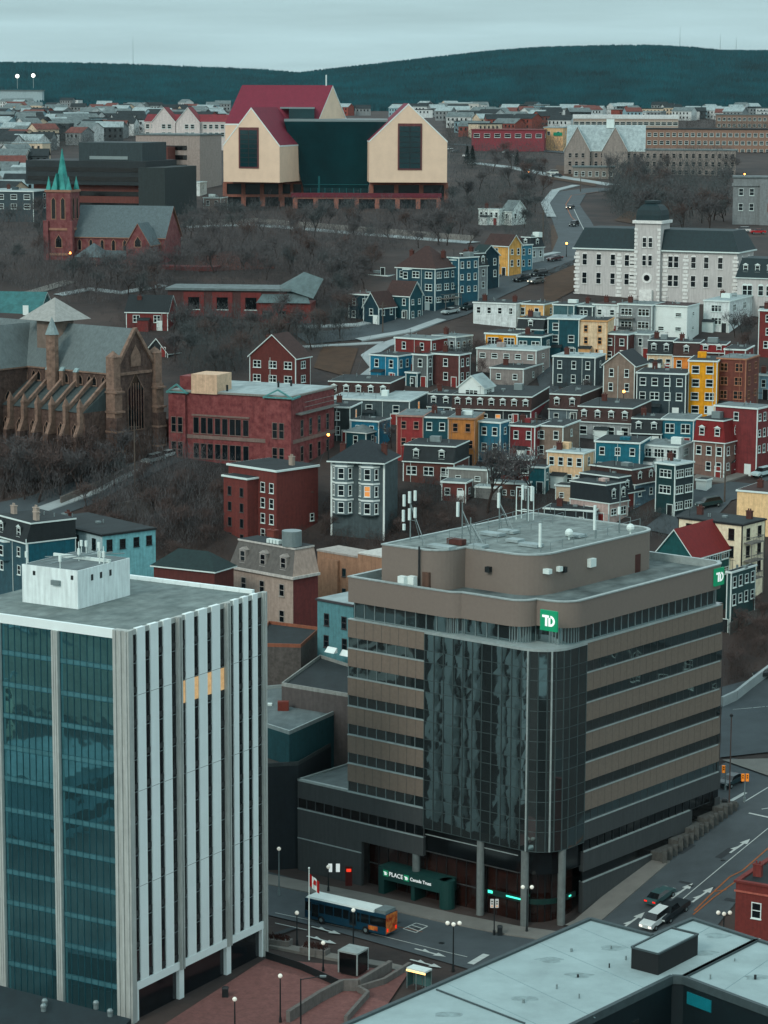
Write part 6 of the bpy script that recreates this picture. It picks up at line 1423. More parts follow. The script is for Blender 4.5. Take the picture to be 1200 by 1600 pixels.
# ---------------- street furniture ----------------
globe=mat('globe_lamp',(210,212,204),rough=.4,emit=(250,240,215),es=.12); warm=mat('sodium_lamp',(255,170,80),emit=(255,150,60),es=9)
def lamp(label,px,py,h=5,heads=1,col=None,warmh=False,arm=None,gm_=None,group=None):
    p=at_g(px,py); T=thing('street_lamp',label,'street lamp',p,0,group); m=MB(); m.tube((0,0,0),(0,0,h),.1,.07,n=8); m.tube((0,0,0),(0,0,.8),.2,.13,n=8)
    if heads==3: m.tube((-.7,0,h),(.7,0,h),.05)
    if arm: m.tube((0,0,h-.1),(arm,0,h+.3),.06)
    m.build('post',col or dark,T); gm_=warm if warmh else(gm_ or globe)
    for x,z in {1:[(0,h+.25)],2:[(-.55,h+.25),(.55,h+.25)],3:[(-.7,h+.3),(0,h+.15),(.7,h+.3)]}[heads]:
        if arm: m=MB(); m.box(arm-.35,-.15,h+.2,arm+.35,.15,h+.36)
        else: m=MB(); m.ball((x,0,z),.26)
        m.build('lamp_head',gm_,T)
    return T
lamp('three-globe lamp post at the bus street crossing',708,1518,5.6,3); lamp('double-globe lamp on the corner by the green canopy',823,1458,5.6,2)
lamp('single globe lamp on the kerb in front of the bus',552,1488,5,1); lamp('globe lamp left of the black kiosk on the plaza edge',505,1520,3.4,1); lamp('globe lamp near the plaza planter',464,1478,3.9,1)
lamp('globe lamp with thin pole among the plaza bricks',438,1600,5.3,1); lamp('globe lamp at the tower lobby corner',367,1618,3.9,1); lamp('globe lamp before the shopfronts left of the entrance',513,1395,3.2,1); lamp('three-globe lamp beside the red brick house',1130,1480,4,3)
lamp('cobra-head lamp arching over the plaza steps',470,1630,7.3,1,dark,arm=2.4,gm_=metal); lamp('tall pole with tapered top by the shop entrance',436,1400,6,1,metal); lamp('tall dark pole at the hill crossing',1139,1268,13,1,cm((70,58,54)),gm_=dark)
for l,px,py,h in (('lit sodium lamp by the church tower',110,418,3.5),('lit sodium lamp between the brick school and the bay-fronted house',513,722,5),('lit sodium lamp on the corner above the mansard terraces',974,652,5),('lit sodium lamp beside the gabled Victorian porch',693,478,2.5),('lit sodium lamp under the masonic hall road',885,402,3.4),('lit sodium lamp among trees right of the gallery',826,286,4),('small lit lamp beside the curving road trees',1016,262,3),('lit lamp before the pale stone school',936,278,4),('lit lamp by the pale apartment wing',896,272,3),('lit lamp on the grey mansion roofline terrace',1163,290,4),('dim lit lamp at the far left street',48,302,3)):
    lamp(l,px,py,h,1,dark,True)
def flag():
    p=at_g(483,1500); T=thing('flagpole','tall white flagpole with a limp red and white flag beside the bus','flagpole',p); m=MB(); m.tube((0,0,0),(0,0,11.2),.09,.05,n=8); m.ball((0,0,11.3),.12); m.build('pole',trim,T)
    m=MB(); n=8
    for i in range(n):
        x0=.06+1.15*i/n;x1=.06+1.15*(i+1)/n; y0=.14*math.sin(i*1.7);y1=.14*math.sin((i+1)*1.7); z=10.6-i*.12; z2=10.6-(i+1)*.12
        m.quad((x0,y0,z-1.5),(x1,y1,z2-1.5),(x1,y1,z2),(x0,y0,z),m=0 if i<2 or i>5 else 1)
    m.quad((.5,-.2,9.4),(.8,-.2,9.2),(.85,-.2,9.7),(.65,-.2,9.95),(.5,-.2,9.7),m=0); m.build('flag',[mat('flag_red',(170,30,34),gain=1.),white],T)
flag()
def kiosk():
    p=at_g(552,1522); T=thing('kiosk','black glass cube kiosk with pale rounded frame on the plaza','kiosk',p,R_(-30)); s=1.25
    MB().box(-s+.2,-s+.2,0,s-.2,s-.2,.4).build('base',dark,T); MB().box(-s,-s,.4,s,s,2.9).build('body',offd,T); m=MB(); m.box(-s-.08,-s-.08,2.9,s+.08,s+.08,3.08)
    for x in(-s,s):
        for y in(-s,s): m.tube((x,y,.4),(x,y,2.95),.1)
    m.build('frame',led,T)
kiosk()
def planter(label,px,py,rz):
    p=at_g(px,py); T=thing('planter',label,'planter',(p.x,p.y,p.z+.2),rz); m=MB(); m.box(-1.7,-.7,0,1.7,.7,.7); m.build('box',cw_,T); m=MB(); rng=random.Random(px)
    for i in range(260):
        x,y=rng.uniform(-1.5,1.5),rng.uniform(-.5,.5); z=.7+rng.random()*.5; q=Vector((rng.uniform(-.2,.2),rng.uniform(-.2,.2),rng.uniform(0,.3))); m.quad((x,y,z-.2),(x+.12,y,z-.1),(x+q.x,y+q.y,z+q.z))
    m.build('plants',mat('brown_plants',(70,44,38),rough=1,var=.3,gain=1.),T)
planter('long planter with brown plants near the flagpole',492,1492,R_(-25)); planter('planter with brown plants at the tower corner',434,1478,R_(-20)); 
def shelter():
    p=at_g(655,1545); T=thing('bus_shelter','small glass bus shelter with lit yellow roof edge','bus shelter',p,R_(-35)); m=MB(); m.box(-1.3,-.7,2.3,1.3,.7,2.5); m.build('roof',[trim],T)
    m=MB(); m.box(-1.32,-.75,2.1,1.32,-.7,2.3); m.build('light_strip',mat('shelter_light',(240,190,120),emit=(255,200,130),es=1.2),T); m=MB(); m.box(-1.3,.66,.2,1.3,.7,2.1); m.box(-1.3,-.7,.2,-1.26,.7,2.1); m.build('glass_panel',mat('shelter_glass',(80,110,110),rough=.1,gain=1.),T)
    m=MB()
    for x in(-1.25,0,1.25):
        for y in(-.65,.65): m.tube((x,y,0),(x,y,2.3),.05)
    m.build('frame',metal,T)
shelter()
def signal(label,px,py,h,n=2,col=None):
    p=at_g(px,py); T=thing('traffic_light',label,'traffic light',p); m=MB(); m.tube((0,0,0),(0,0,h),.08); m.tube((0,0,0),(0,0,.7),.17); m.build('post',metal if col else dark,T)
    for k in range(n):
        m=MB(); x=.3*(1 if k%2 else -1); m.box(x-.2,-.2,h-1.0-k*.9*0,x+.2,.15,h); B=m.build('signal_head',col or cm((200,200,196)),T)
        for q,cc in enumerate((dark,dark,lit)): mm=MB(); mm.tube((x,-.22,h-.2-q*.3),(x,-.2,h-.2-q*.3),.1,n=10); mm.build('signal_lens',cc,B)
orng=mat('signal_yellow',(220,130,20),rough=.5,emit=(255,140,20),es=.12)
signal('yellow traffic light at the upper crossing, nearer the office block',1133,1236,3.6,1,orng); signal('yellow traffic light pair on the far side of the upper crossing',1163,1254,4.0,2,orng); signal('dark traffic light before the green fascia sign',772,1462,4.6,2)
def box_thing(name,label,cat,px,py,w,d,h,m,rz=0,top=None):
    p=at_g(px,py); T=thing(name,label,cat,(p.x,p.y,p.z+.1),rz); mb=MB(); mb.box(-w/2,-d/2,0,w/2,d/2,h*.85); mb.build('body',m,T); mb=MB(); mb.prism([(-w/2-.05,-d/2-.05),(w/2+.05,-d/2-.05),(w/2+.05,d/2+.05),(-w/2-.05,d/2+.05)],h*.85,h,0,poly1=[(-w/3,-d/3),(w/3,-d/3),(w/3,d/3),(-w/3,d/3)]); mb.build('lid',top or m,T); return T
box_thing('litter_bin','dark litter bin on the pavement under the green fascia sign','bin',781,1462,.6,.6,1.2,dark)
box_thing('litter_bin','black bin beside the tall pole at the hill crossing','bin',1132,1262,.7,.7,1.2,dark)
box_thing('litter_bin','black box at the foot of the white tower column','bin',352,1560,.7,.6,1.3,dark)
for i,px in enumerate((516,528)):
    p=at_g(px,1392); T=thing('banner_sign','white hanging banner sign on the dark shopfront, %s of two'%('left' if i==0 else 'right'),'sign',(p.x,p.y-.2,p.z+2.6)); MB().box(-.25,-.05,0,.25,.0,1.1).build('panel',wsign,T); MB().tube((-.3,-.02,1.15),(.3,-.02,1.15),.03).build('bracket',dark,T)
p=at_g(545,1395); T=thing('menu_sign','dark red lit sign panel on the shopfront wall','sign',(p.x,p.y-.3,p.z+1)); MB().box(-.45,-.05,0,.45,0,2.6).build('panel',mat('red_panel',(90,30,26),rough=.5,gain=1.),T); MB().box(-.3,-.08,1.9,.3,-.052,2.3).build('lettering_strip',mat('red_glow',(220,60,30),emit=(255,70,40),es=.5),T)
def pole(label,px,py,h):
    p=at_g(px,py); T=thing('utility_pole',label,'utility pole',p); MB().tube((0,0,0),(0,0,h),.16,.11,n=7).build('post',mat('old_wood',(96,88,80),rough=.9,gain=1.),T); MB().tube((-1,0,h-.8),(1,0,h-.8),.07,n=5).build('crossarm',mat('old_wood',(96,88,80)),T)
for l,px,py,h in(('pale utility pole in front of the cathedral gable',211,765,12.5),('utility pole on the climbing street by the white mansard',848,392,11),('utility pole behind the yellow house',1182,662,7),('utility pole in the lane behind the office roof',1132,785,6),('utility pole by the lane left of the beige house',838,712,8),('utility pole at the corner of the sloping street',598,520,7),('short pole beside the curving street lamps',907,300,7),('leaning pole under the brick apartment house',482,822,7)): pole(l,px,py,h)

def wire(label,a,b,ha,hb):
    A=at_g(*a);B=at_g(*b); A=A+Vector((0,0,ha));B=B+Vector((0,0,hb)); T=thing('overhead_wire',label,'wire',A); m=MB(); pr=Vector((0,0,0))
    for i in range(1,11):
        t=i/10; q=(B-A)*t-Vector((0,0,4*t*(1-t)*.8)); m.tube(pr,q,.03,n=3); pr=q
    m.build('cable',dark,T)
wire('wire from the lane pole to the yellow house pole',(1132,785),(1182,662),5.8,6.8); wire('wire sloping from the cathedral gable pole over the bank',(211,765),(256,815),12,1); wire('wire along the street left of the beige house',(838,712),(1132,785),7.8,5.8); wire('wire down to the sloping street corner pole',(598,520),(482,822),6.8,6.8)
# ---------------- trees ----------------
bark=mat('bark',(66,58,54),rough=1,var=.3,scale=3,gain=1.0); twig=mat('twigs',(98,97,97),rough=1,var=.25,scale=.4,gain=1.0); twig2=mat('warm_twigs',(98,86,82),rough=1,var=.25,scale=.4,gain=1.0); twig3=mat('grey_twigs',(86,92,92),rough=1,var=.25,scale=.4,gain=1.0)
def tri_tube(m,a,b,r,r2,n=3):
    d=(b-a); u=d.orthogonal().normalized(); w=d.normalized().cross(u); k=len(m.v)
    for p,q in((a,r),(b,r2)):
        for i in range(n): t=2*math.pi*i/n; m.v.append(tuple(p+u*math.cos(t)*q+w*math.sin(t)*q))
    for i in range(n): j=(i+1)%n; m.f.append((k+i,k+j,k+n+j,k+n+i)); m.m.append(0)
def bare_tree(seed,h=9,spread=.6):
    rng=random.Random(seed); T=MB(); C=MB(); tips=[]
    def grow(p,d,L,r,lev):
        n=3 if lev<2 else 2; q=p
        for i in range(n):
            d=(d+Vector((rng.uniform(-.2,.2),rng.uniform(-.2,.2),rng.uniform(-.04,.12)))).normalized(); q2=q+d*L/n
            tri_tube(T if lev<2 else C,q,q2,r*(1-.25/n*i),r*(1-.25/n*(i+1)),6 if lev==0 else(4 if lev==1 else 3)); q=q2
        if lev<4:
            for _ in range(rng.choice([3,4]) if lev<3 else 3):
                nd=(d+Vector((rng.uniform(-1,1),rng.uniform(-1,1),rng.uniform(-.3,.55)))*(spread+.14*lev)).normalized(); grow(q if rng.random()<.6 else p.lerp(q,rng.uniform(.5,.95)),nd,L*rng.uniform(.6,.86),r*.58,lev+1)
        else: tips.append((q,d))
    grow(Vector((0,0,-.3)),Vector((0,0,1)),h*.26,h*.019,0)
    for q,d in tips:
        for _ in range(7):
            o=Vector((rng.gauss(0,.35),rng.gauss(0,.35),rng.gauss(0,.35))); e=(d+Vector((rng.uniform(-1,1),rng.uniform(-1,1),rng.uniform(-.5,1)))*1.2).normalized()*rng.uniform(.45,1.1); a=q+o
            s=e.cross(Vector((rng.random()-.5,rng.random()-.5,.3))).normalized()*rng.uniform(.026,.05); C.quad(a-s,a+s,a+e)
    return T,C
PR=[]
for i in range(7):
    t,c=bare_tree(40+i,9,.52+.1*(i%3)); PR.append((t.mesh('trunk',[bark]),[c.mesh('crown',[x]) for x in(twig,twig2,twig3)]))
print('tree faces',[len(p[1][0].polygons) for p in PR])
trng=random.Random(11); ntree=[0]
def tree(px,py,h,label,group,cat='tree',v=None):
    p=at_g(px,py); k=trng.randrange(7); r=ob('bare_tree',None,None,p,trng.uniform(0,6.28)); tag(r,label,cat,group); s=h/7.6*trng.uniform(.85,1.15); r.scale=(s*trng.uniform(.9,1.25),s*trng.uniform(.9,1.25),s); r.location.z=p.z
    ob('trunk',PR[k][0],r); ob('crown',PR[k][1][trng.choice([0,0,1,2]) if v is None else v],r); ntree[0]+=1; return r
def inpoly(x,y,P):
    c=False
    for i in range(len(P)):
        (x1,y1),(x2,y2)=P[i-1],P[i]
        if (y1>y)!=(y2>y) and x<(x2-x1)*(y-y1)/(y2-y1)+x1: c=not c
    return c
def zone(P,n,h0,h1,label,group,v=None,mind=2.2):
    X=[p[0] for p in P];Y=[p[1] for p in P]; k=0;t=0; done=[]
    while k<n and t<n*60:
        t+=1; x,y=trng.uniform(min(X),max(X)),trng.uniform(min(Y),max(Y))
        if not inpoly(x,y,P): continue
        w=at_g(x,y)
        if any((w-q).length<mind for q in done): continue
        done.append(w); tree(x,y,trng.uniform(h0,h1),label,group,v=v); k+=1
zone([(285,345),(700,345),(740,392),(600,385),(440,380),(285,375)],44,6,9.5,'bare grey-brown tree on the slope directly below the gallery','trees below the gallery')
zone([(265,385),(500,385),(610,400),(560,440),(480,450),(270,440)],30,5,8,'bare reddish tree on the hillside between gallery and brick hall','hillside trees above the brick hall')
zone([(480,440),(600,410),(560,470),(540,515),(470,510)],14,6,9,'bare tree on the bank left of the dark gabled houses','trees left of the gabled houses')
zone([(-10,330),(76,340),(76,450),(-10,460)],9,6,9,'bare tree at the left edge near the red church','trees left of the church')
zone([(100,425),(262,420),(255,480),(130,470)],20,6,9,'bare dark tree in front of the red brick church','trees before the church')
zone([(262,520),(390,520),(390,600),(300,590),(262,560)],13,5.5,8.5,'bare tree between the small brick house and the brick school','trees behind the brick school')
zone([(380,505),(560,515),(550,545),(500,560),(390,540)],12,5,8,'bare tree along the lane before the brick hall','trees before the brick hall')
zone([(-10,745),(200,742),(160,775),(-10,800)],20,7,10,'bare dark tree in front of the cathedral walls','trees before the cathedral')
zone([(130,800),(220,760),(350,745),(352,850),(240,890),(140,870)],20,4,7,'bare scrubby tree on the bank between the cathedral road and the brick apartment house','trees on the bank',v=1)
zone([(500,810),(700,800),(800,800),(700,850),(600,850),(500,860)],10,3.5,5.5,'bare shrubby tree on the dark bank below the bay-fronted house','scrub behind the office roof',v=1)
zone([(945,300),(1140,300),(1145,352),(1040,372),(960,340)],36,8,11,'tall bare tree in the grove behind the domed hall','trees in the grove')
zone([(940,262),(1140,262),(1140,300),(945,300)],16,8,11,'tall bare tree in the grove below the long apartments','grove below the apartments')
zone([(735,245),(860,255),(850,300),(735,300)],13,7,10,'bare tree between the gallery car park and the curving road','trees right of the gallery')
zone([(705,300),(850,305),(860,360),(700,365)],14,6,9,'bare tree round the white house right of the gallery','trees round the white house')
zone([(1095,560),(1180,480),(1190,600),(1150,560)],4,5,7,'bare tree in the yards left of the right-edge red house','trees by the right-edge houses')
zone([(655,560),(760,570),(750,605),(660,610)],6,5,7,'bare tree in the yard behind the dark red house','yard trees')
zone([(870,605),(1060,632),(1060,655),(960,640)],8,4,6,'bare tree in the yards below the grey houses','yard trees below the grey houses')
zone([(1148,960),(1200,960),(1200,1030),(1140,1050)],8,3,5,'bare reddish shrub tree beside the car park','shrubs by the car park',v=1)
for px,py,h,l in((762,800,13,'big bare street tree standing alone before the coloured row'),(836,792,12,'big spreading bare tree left of the beige house'),(612,700,7,'bare tree right of the blue back house'),(470,690,9,'bare tree against the right flank of the brick school'),(430,700,8,'bare tree close to the brick school wall'),(1160,540,9,'bare tree before the pale green-white house')): tree(px,py,h,l,None)
def conifer(seed,h=8):
    rng=random.Random(seed); m=MB(); n=520
    for i in range(n):
        t=rng.random()**.8; z=h*(.08+.9*t); r=(1-t)*h*.24*(.7+.5*rng.random()); a=rng.uniform(0,6.28); c=Vector((r*math.cos(a),r*math.sin(a),z)); o=Vector((math.cos(a),math.sin(a),-.5))*.5; s=Vector((-math.sin(a),math.cos(a),0))*.28
        m.quad(c-o*.6-s,c-o*.6+s,c+o)
    return m.mesh('crown',[mat('conifer_green',(28,44,42),rough=1,var=.3,gain=1.)])
CF=conifer(2); CT=MB().tube((0,0,0),(0,0,7),.16,.05).mesh('trunk',[bark])
for l,px,py,h in(('dark conifer beside the red shops, left one',738,262,9),('dark conifer near the curving road',808,262,7),('dark conifer standing below the gallery right end',730,258,8),('dark conifer behind the black utility box',262,300,6)):
    p=at_g(px,py); T=thing('conifer_tree',l,'conifer',p); T.scale=(h/8,)*3; ob('crown',CF,T); ob('trunk',CT,T)
# ---------------- far town ----------------
def simple_house(w,d,h,rh,wallm,roofm,flat):
    m=MB(); m.box(-w/2,0,-2,w/2,d,h,0)
    if flat: m.box(-w/2-.2,-.2,h,w/2+.2,d+.2,h+.5,1)
    else:
        m.quad((-w/2-.4,-.4,h-.2),(w/2+.4,-.4,h-.2),(w/2+.4,d/2,h+rh),(-w/2-.4,d/2,h+rh),m=1); m.quad((w/2+.4,d+.4,h-.2),(-w/2-.4,d+.4,h-.2),(-w/2-.4,d/2,h+rh),(w/2+.4,d/2,h+rh),m=1)
        m.quad((w/2,0,h),(w/2,d,h),(w/2,d/2,h+rh)); m.quad((-w/2,d,h),(-w/2,0,h),(-w/2,d/2,h+rh))
    for i in range(max(1,int(h/3))):
        for x in np.arange(-w/2+1.4,w/2-1,2.6): z=h-2.3-i*2.9; m.box(x-.5,-.06,z,x+.5,0,z+1.4,2)
    return m.mesh('house_body',[wallm,roofm,glass])
FW={'white':cm((186,192,190)),'cream':cm((190,176,156)),'pale blue':cm((130,154,160)),'grey':cm((120,126,126)),'brick red':cm((124,70,62)),'dark':cm((58,66,68))}
FR={'grey':greyr,'dark':tarr,'red-brown':cm((104,66,60),'roof'),'pale':pale}
FM={}
frng=random.Random(21)
def farhouse(px,py,zone_):
    wc=frng.choices(list(FW),[5,2,2,3,1.5,1.5])[0]; rc=frng.choices(list(FR),[3,3,1,2])[0]; fl=frng.random()<.3; v=frng.randrange(2); key=(wc,rc,fl,v)
    if key not in FM: FM[key]=simple_house(9+4*v+frng.random()*3,9,5.5+2*frng.random(),2.6,FW[wc],FR[rc],fl)
    p=at_g(px,py); o=bpy.data.objects.new('far_house',FM[key]); COL.objects.link(o); o.location=p; o.rotation_euler=(0,0,frng.uniform(-.9,.7)); tag(o,'small %s house with %s %s roof %s'%(wc,rc,'flat' if fl else 'gabled',zone_),'house','small houses '+zone_)
def fz(P,n,z):
    X=[p[0] for p in P];Y=[p[1] for p in P]; k=0;t=0; D=[]
    while k<n and t<4000:
        t+=1; x,y=frng.uniform(min(X),max(X)),frng.uniform(min(Y),max(Y))
        if not inpoly(x,y,P): continue
        w=at_g(x,y)
        if any((w-q).length<13 for q in D): continue
        D.append(w); farhouse(x,y,z); k+=1
fz([(-10,190),(345,190),(345,208),(220,215),(60,235),(-10,250)],105,'in the far suburb left of the gallery')
fz([(-10,236),(60,236),(60,330),(-10,335)],16,'at the left edge beyond the church')
fz([(-10,172),(350,172),(350,192),(-10,192)],46,'on the distant plain at the left')
fz([(520,172),(1210,178),(1210,190),(690,190),(520,180)],85,'on the distant plain before the right hill')
fz([(700,190),(880,190),(880,205),(700,222)],16,'beyond the gallery car park')
# far woods between the houses
def woods(label,P,n,h,m,per=44):
    mb=MB(); X=[p[0] for p in P];Y=[p[1] for p in P]; k=0; rng=random.Random(len(label))
    while k<n:
        x,y=rng.uniform(min(X),max(X)),rng.uniform(min(Y),max(Y))
        if not inpoly(x,y,P): continue
        k+=1; c=at_g(x,y); hh=h*rng.uniform(.6,1.3); r=hh*.42
        for i in range(per):
            a=rng.uniform(0,6.28); q=c+Vector((r*rng.random()*math.cos(a),r*rng.random()*math.sin(a),hh*rng.uniform(.05,.85))); s=rng.uniform(.4,.9)*min(1.2,h/5); v=Vector((rng.uniform(-.6,.6),rng.uniform(-.6,.6),rng.uniform(.3,1.6)))*s; w=Vector((rng.uniform(-1,1),rng.uniform(-1,1),0))*.07*max(1,h/5); mb.quad(q,q+w,q+v)
    o=mb.build('far_wood',m); tag(o,label,'trees',kind='stuff')
fw=mat('far_twigs',(70,66,62),rough=1,var=.3,scale=.02,gain=1.)
woods('hazy bare trees between the small houses of the left suburb',[(-10,178),(350,178),(345,212),(220,218),(60,240),(-10,260)],1500,7,fw)
woods('hazy bare trees between the far buildings at the right',[(690,178),(1210,182),(1210,215),(880,215),(700,240)],1500,7,fw)
woods('low bare scrub covering the gallery hillside',[(270,345),(720,345),(600,400),(560,470),(470,500),(270,440)],1500,4,mat('scrub_twigs',(82,80,80),rough=1,var=.3,scale=.1,gain=1.))
woods('low scrub on the left bank and churchyard',[(60,425),(262,415),(390,520),(390,600),(270,600),(130,480)],500,2.6,mat('scrub_twigs',(82,80,80)))
woods('tangled brown scrub on the steep bank above the bank building',[(130,800),(352,745),(355,860),(520,820),(800,800),(790,840),(380,900),(240,900)],1300,2.2,mat('rust_twigs',(80,70,66),rough=1,var=.35,scale=.15,gain=1.))
woods('scrub and hedges in the back yards of the row houses',[(600,560),(760,570),(1000,600),(1070,640),(900,650),(860,620),(700,610)],260,1.8,mat('scrub_twigs',(82,80,80)))
gw=mat('grey_twigs',(80,84,84))
woods('dense tangle of grey twigs filling the grove behind the domed hall',[(945,262),(1140,262),(1148,340),(1040,372),(960,345)],330,11,gw,130)
woods('tangle of bare twigs round the gallery base and slope',[(285,338),(700,338),(740,385),(600,400),(560,450),(480,500),(470,440),(285,430)],420,8,mat('twigs',(88,80,76)),110)
woods('tangle of bare twigs along the cathedral road and bank',[(-10,745),(200,742),(262,720),(350,760),(352,850),(240,880),(130,790),(-10,790)],220,7,mat('twigs',(88,80,76)),110)
woods('tangle of bare twigs beside the white house and curving road',[(705,245),(855,250),(850,360),(700,360)],160,8,gw,110)
woods('tangle of bare twigs before the brick hall and Tudor house',[(262,505),(560,515),(545,545),(390,560),(380,600),(290,590)],160,7,gw,110)
woods('mass of grey bare trees around the left suburb houses',[(-10,205),(220,200),(345,192),(345,212),(215,222),(60,250),(-10,330)],420,9,gw,90)
woods('mass of grey bare trees around the roads right of the gallery',[(700,185),(880,185),(885,255),(700,262)],230,9,gw,90)
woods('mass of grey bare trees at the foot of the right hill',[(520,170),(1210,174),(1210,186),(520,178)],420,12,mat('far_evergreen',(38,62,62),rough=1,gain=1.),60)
woods('tangle of bare trees around the red church and the left edge',[(-10,330),(74,335),(80,425),(262,410),(262,480),(120,480),(-10,455)],260,8,mat('twigs',(98,97,97)),100)
woods('tangle of bare bushes on the slope beside the car park',[(1140,985),(1210,975),(1210,1040),(1150,1075),(1135,1080)],70,3,mat('rust_twigs',(80,70,66)),90)
woods('tangle of bare twigs on the lawns below the curving road',[(760,352),(860,356),(862,400),(780,372)],60,6,gw,90)
woods('tangle of dark bushes at the foot of the bay-fronted house',[(505,790),(640,785),(700,790),(700,830),(505,835)],130,3.2,mat('rust_twigs',(80,70,66)),100)
woods('back yard bushes around the sheds behind the office roof',[(640,745),(860,745),(880,800),(640,800)],120,2.6,gw,90)
woods('yard bushes between the lower right houses',[(985,800),(1080,815),(1060,850),(985,840)],30,2.4,gw,90)
# named mid-distance buildings
def midb(name,label,cat,pL,pC,pR,pT,pB,wallm,roofm,rz=-15,rows=3,cols=8,side=3,ribbon=False,d=None,mw=(1.2,1.5),dep=None,gl=None,par=.5):
    S=site(pL,pC,pR,pT,pB,rz,d); w,D,H=S['w'],dep or S['dep'],S['H']; T=thing(name,label,cat,S['O'],S['rz'])
    MB().box(0,0,0,w,D,H).build('wall',[wallm],T); MB().box(-.3,-.3,H,w+.3,D+.3,H+par).build('roof',[roofm],T)
    for i in range(rows):
        z=H-2.4-i*3.6
        if ribbon:
            m=MB(); m.box(.6,-.08,z-.7,w-.6,-.02,z+.8); m.build('ribbon_window',gl or offd,T); m=MB(); m.box(w+.02,.6,z-.7,w+.08,D-.6,z+.8); m.build('ribbon_window',gl or offd,T)
        else:
            for k in range(cols): ob('window',win_mesh(mw[0],mw[1],'sash',trim),T,(w*(k+.5)/cols,-.02,z),0)
            for k in range(side): put(win_mesh(mw[0],mw[1],'sash',trim),T,'B',D*(k+.5)/side,z,w,D)
    return T,w,D,H
db=cm((104,66,60),'brick'); dkb=cm((44,52,54),'wall')
T,w,D,H=midb('office_building','dark office building with brick bands and black top floors behind the church','office building',52,222,267,255,372,db,tarr,-16,rows=5,ribbon=True,d=800)
MB().box(-1.5,-2.4,H-6.8,w+2,D,H+.6).build('upper_floor',dkb,T); m=MB(); m.box(-1,-2.5,H-5.6,w+1.5,-2.39,H-4.2); m.box(-1,-2.5,H-2.8,w+1.5,-2.39,H-1.4); m.build('ribbon_window',offd,T)
MB().box(w*.4,2,H+.61,w*.98,D-2,H+6.2).build('plant_room',cm((52,64,66),'wall'),T); MB().box(w*.5,1.8,H+1,w*.85,1.99,H+2).build('louvre',metal,T); MB().box(w+.3,-4,0,w+9,D-1,H-1.2).build('stair_tower',cm((48,58,58),'wall'),T)
T,w,D,H=midb('parking_structure','grey concrete parking structure with brick-faced end and dark slots','car park',212,312,346,212,290,cm((140,132,126),'wall'),greyr,-16,rows=0,d=930)
for k in range(3): MB().box(w*.02,-.2,H-5.2-k*3.4,w*.8,0,H-3.6-k*3.4).build('parking_slot',offd,T)
MB().box(-w*.1,-8,0,w*.62,-.21,H-4).build('brick_wing',db,T); MB().box(w*.05,-8.1,H-7.4,w*.58,-8.01,H-5.8).build('ribbon_window',offd,T)
def redroof():
    S=site(226,352,356,191,214,-10,d=1180); w,H=S['w'],S['H']; D=14; T=thing('white_hospital','long white building with bright red roof and two white gables left of the gallery','building',S['O'],S['rz']); MB().box(0,0,0,w,D,H).build('wall',[cm((186,180,176))],T); gable_mb(0,0,w,D,H,3.2,'x').build('roof',[mat('bright_red_roof',(136,56,62),kind='roof',gain=1.0),trim],T)
    for k in(.25,.55,):
        m=MB(); x=w*k; m.box(x-5.5,-2,0,x+5.5,0,H); m.quad((x-5.5,-2,H),(x+5.5,-2,H),(x,-2,H+6.5)); G=m.build('gable_bay',[cm((186,180,176))],T); gable_mb(x-5.5,-2,x+5.5,D/2,H,6.5,'y').build('roof',[mat('bright_red_roof',(160,56,62)),white],G)
    for i in range(2):
        for k in range(14): ob('window',win_mesh(1.6,1.8,'sash',trim),T,(w*(k+.5)/14,-.05 if abs(k/14-.25)>.06 and abs(k/14-.55)>.06 else -2.05,H-2-i*3.6),0)
redroof()
def school():
    S=site(886,1150,1160,236,285,-6,d=1010); w,H=S['w'],S['H']; D=16; T=thing('stone_apartments','long grey stone apartment building with steep pale roof and two pointed gables','building',S['O'],S['rz']); gs=cm((132,126,120),'wall'); MB().box(0,0,0,w,D,H).build('wall',[gs],T)
    x1=w*.46; rh=9.5; gable_mb(0,0,x1,D,H,rh,'x').build('roof',[mat('pale_steep_roof',(150,162,162),kind='roof',gain=1.1),trim],T); MB().box(x1,-.2,H,w+.3,D,H+.5).build('flat_roof',[greyr],T)
    for x in(4,x1*.62):
        m=MB(); m.box(x-5,-2.2,0,x+5,0,H); m.quad((x-5,-2.2,H),(x+5,-2.2,H),(x,-2.2,H+rh*.95)); G=m.build('gable_bay',[gs],T); gable_mb(x-5,-2.2,x+5,D/2,H,rh*.95,'y').build('roof',[mat('pale_steep_roof',(150,162,162)),white],G)
    m=MB(); m.box(x1*.5,D/2-1.5,H+rh-1,x1*.5+3,D/2+1.5,H+rh+2.5); m.build('cupola',trim,T)
    for i in range(4):
        for k in range(26): 
            if H-2-i*3.2>1: ob('window',win_mesh(1.1,1.6,'sash',cm((150,146,140))),T,(w*(k+.5)/26,-.05 if not(k<3) else -2.25,H-2-i*3.2),0)
school()
midb('long_building','long low pale commercial building with white roof band behind the apartments','building',896,1060,1064,186,200,cm((150,140,130)),mat('white_band',(190,196,194),gain=1.1),-4,rows=1,cols=18,side=1,d=1350,mw=(2.4,1.5),dep=20,par=2)
midb('red_shops','long bright red shop building with green sign','shop',737,850,855,204,221,cm((118,58,64)),cm((110,66,66)),-8,rows=1,cols=7,side=1,d=1180,mw=(2.6,1.6),dep=18)
T,w,D,H=midb('peach_shop','peach-fronted shop with pale roof beside the red shops','shop',850,880,890,200,222,cm((190,160,126)),pale,-12,rows=1,cols=2,side=1,d=1190,dep=16); MB().box(w*.5,-.4,H-3.5,w*.95,-.06,H-2).build('green_sign',mat('shop_green',(10,140,110),gain=1.),T)
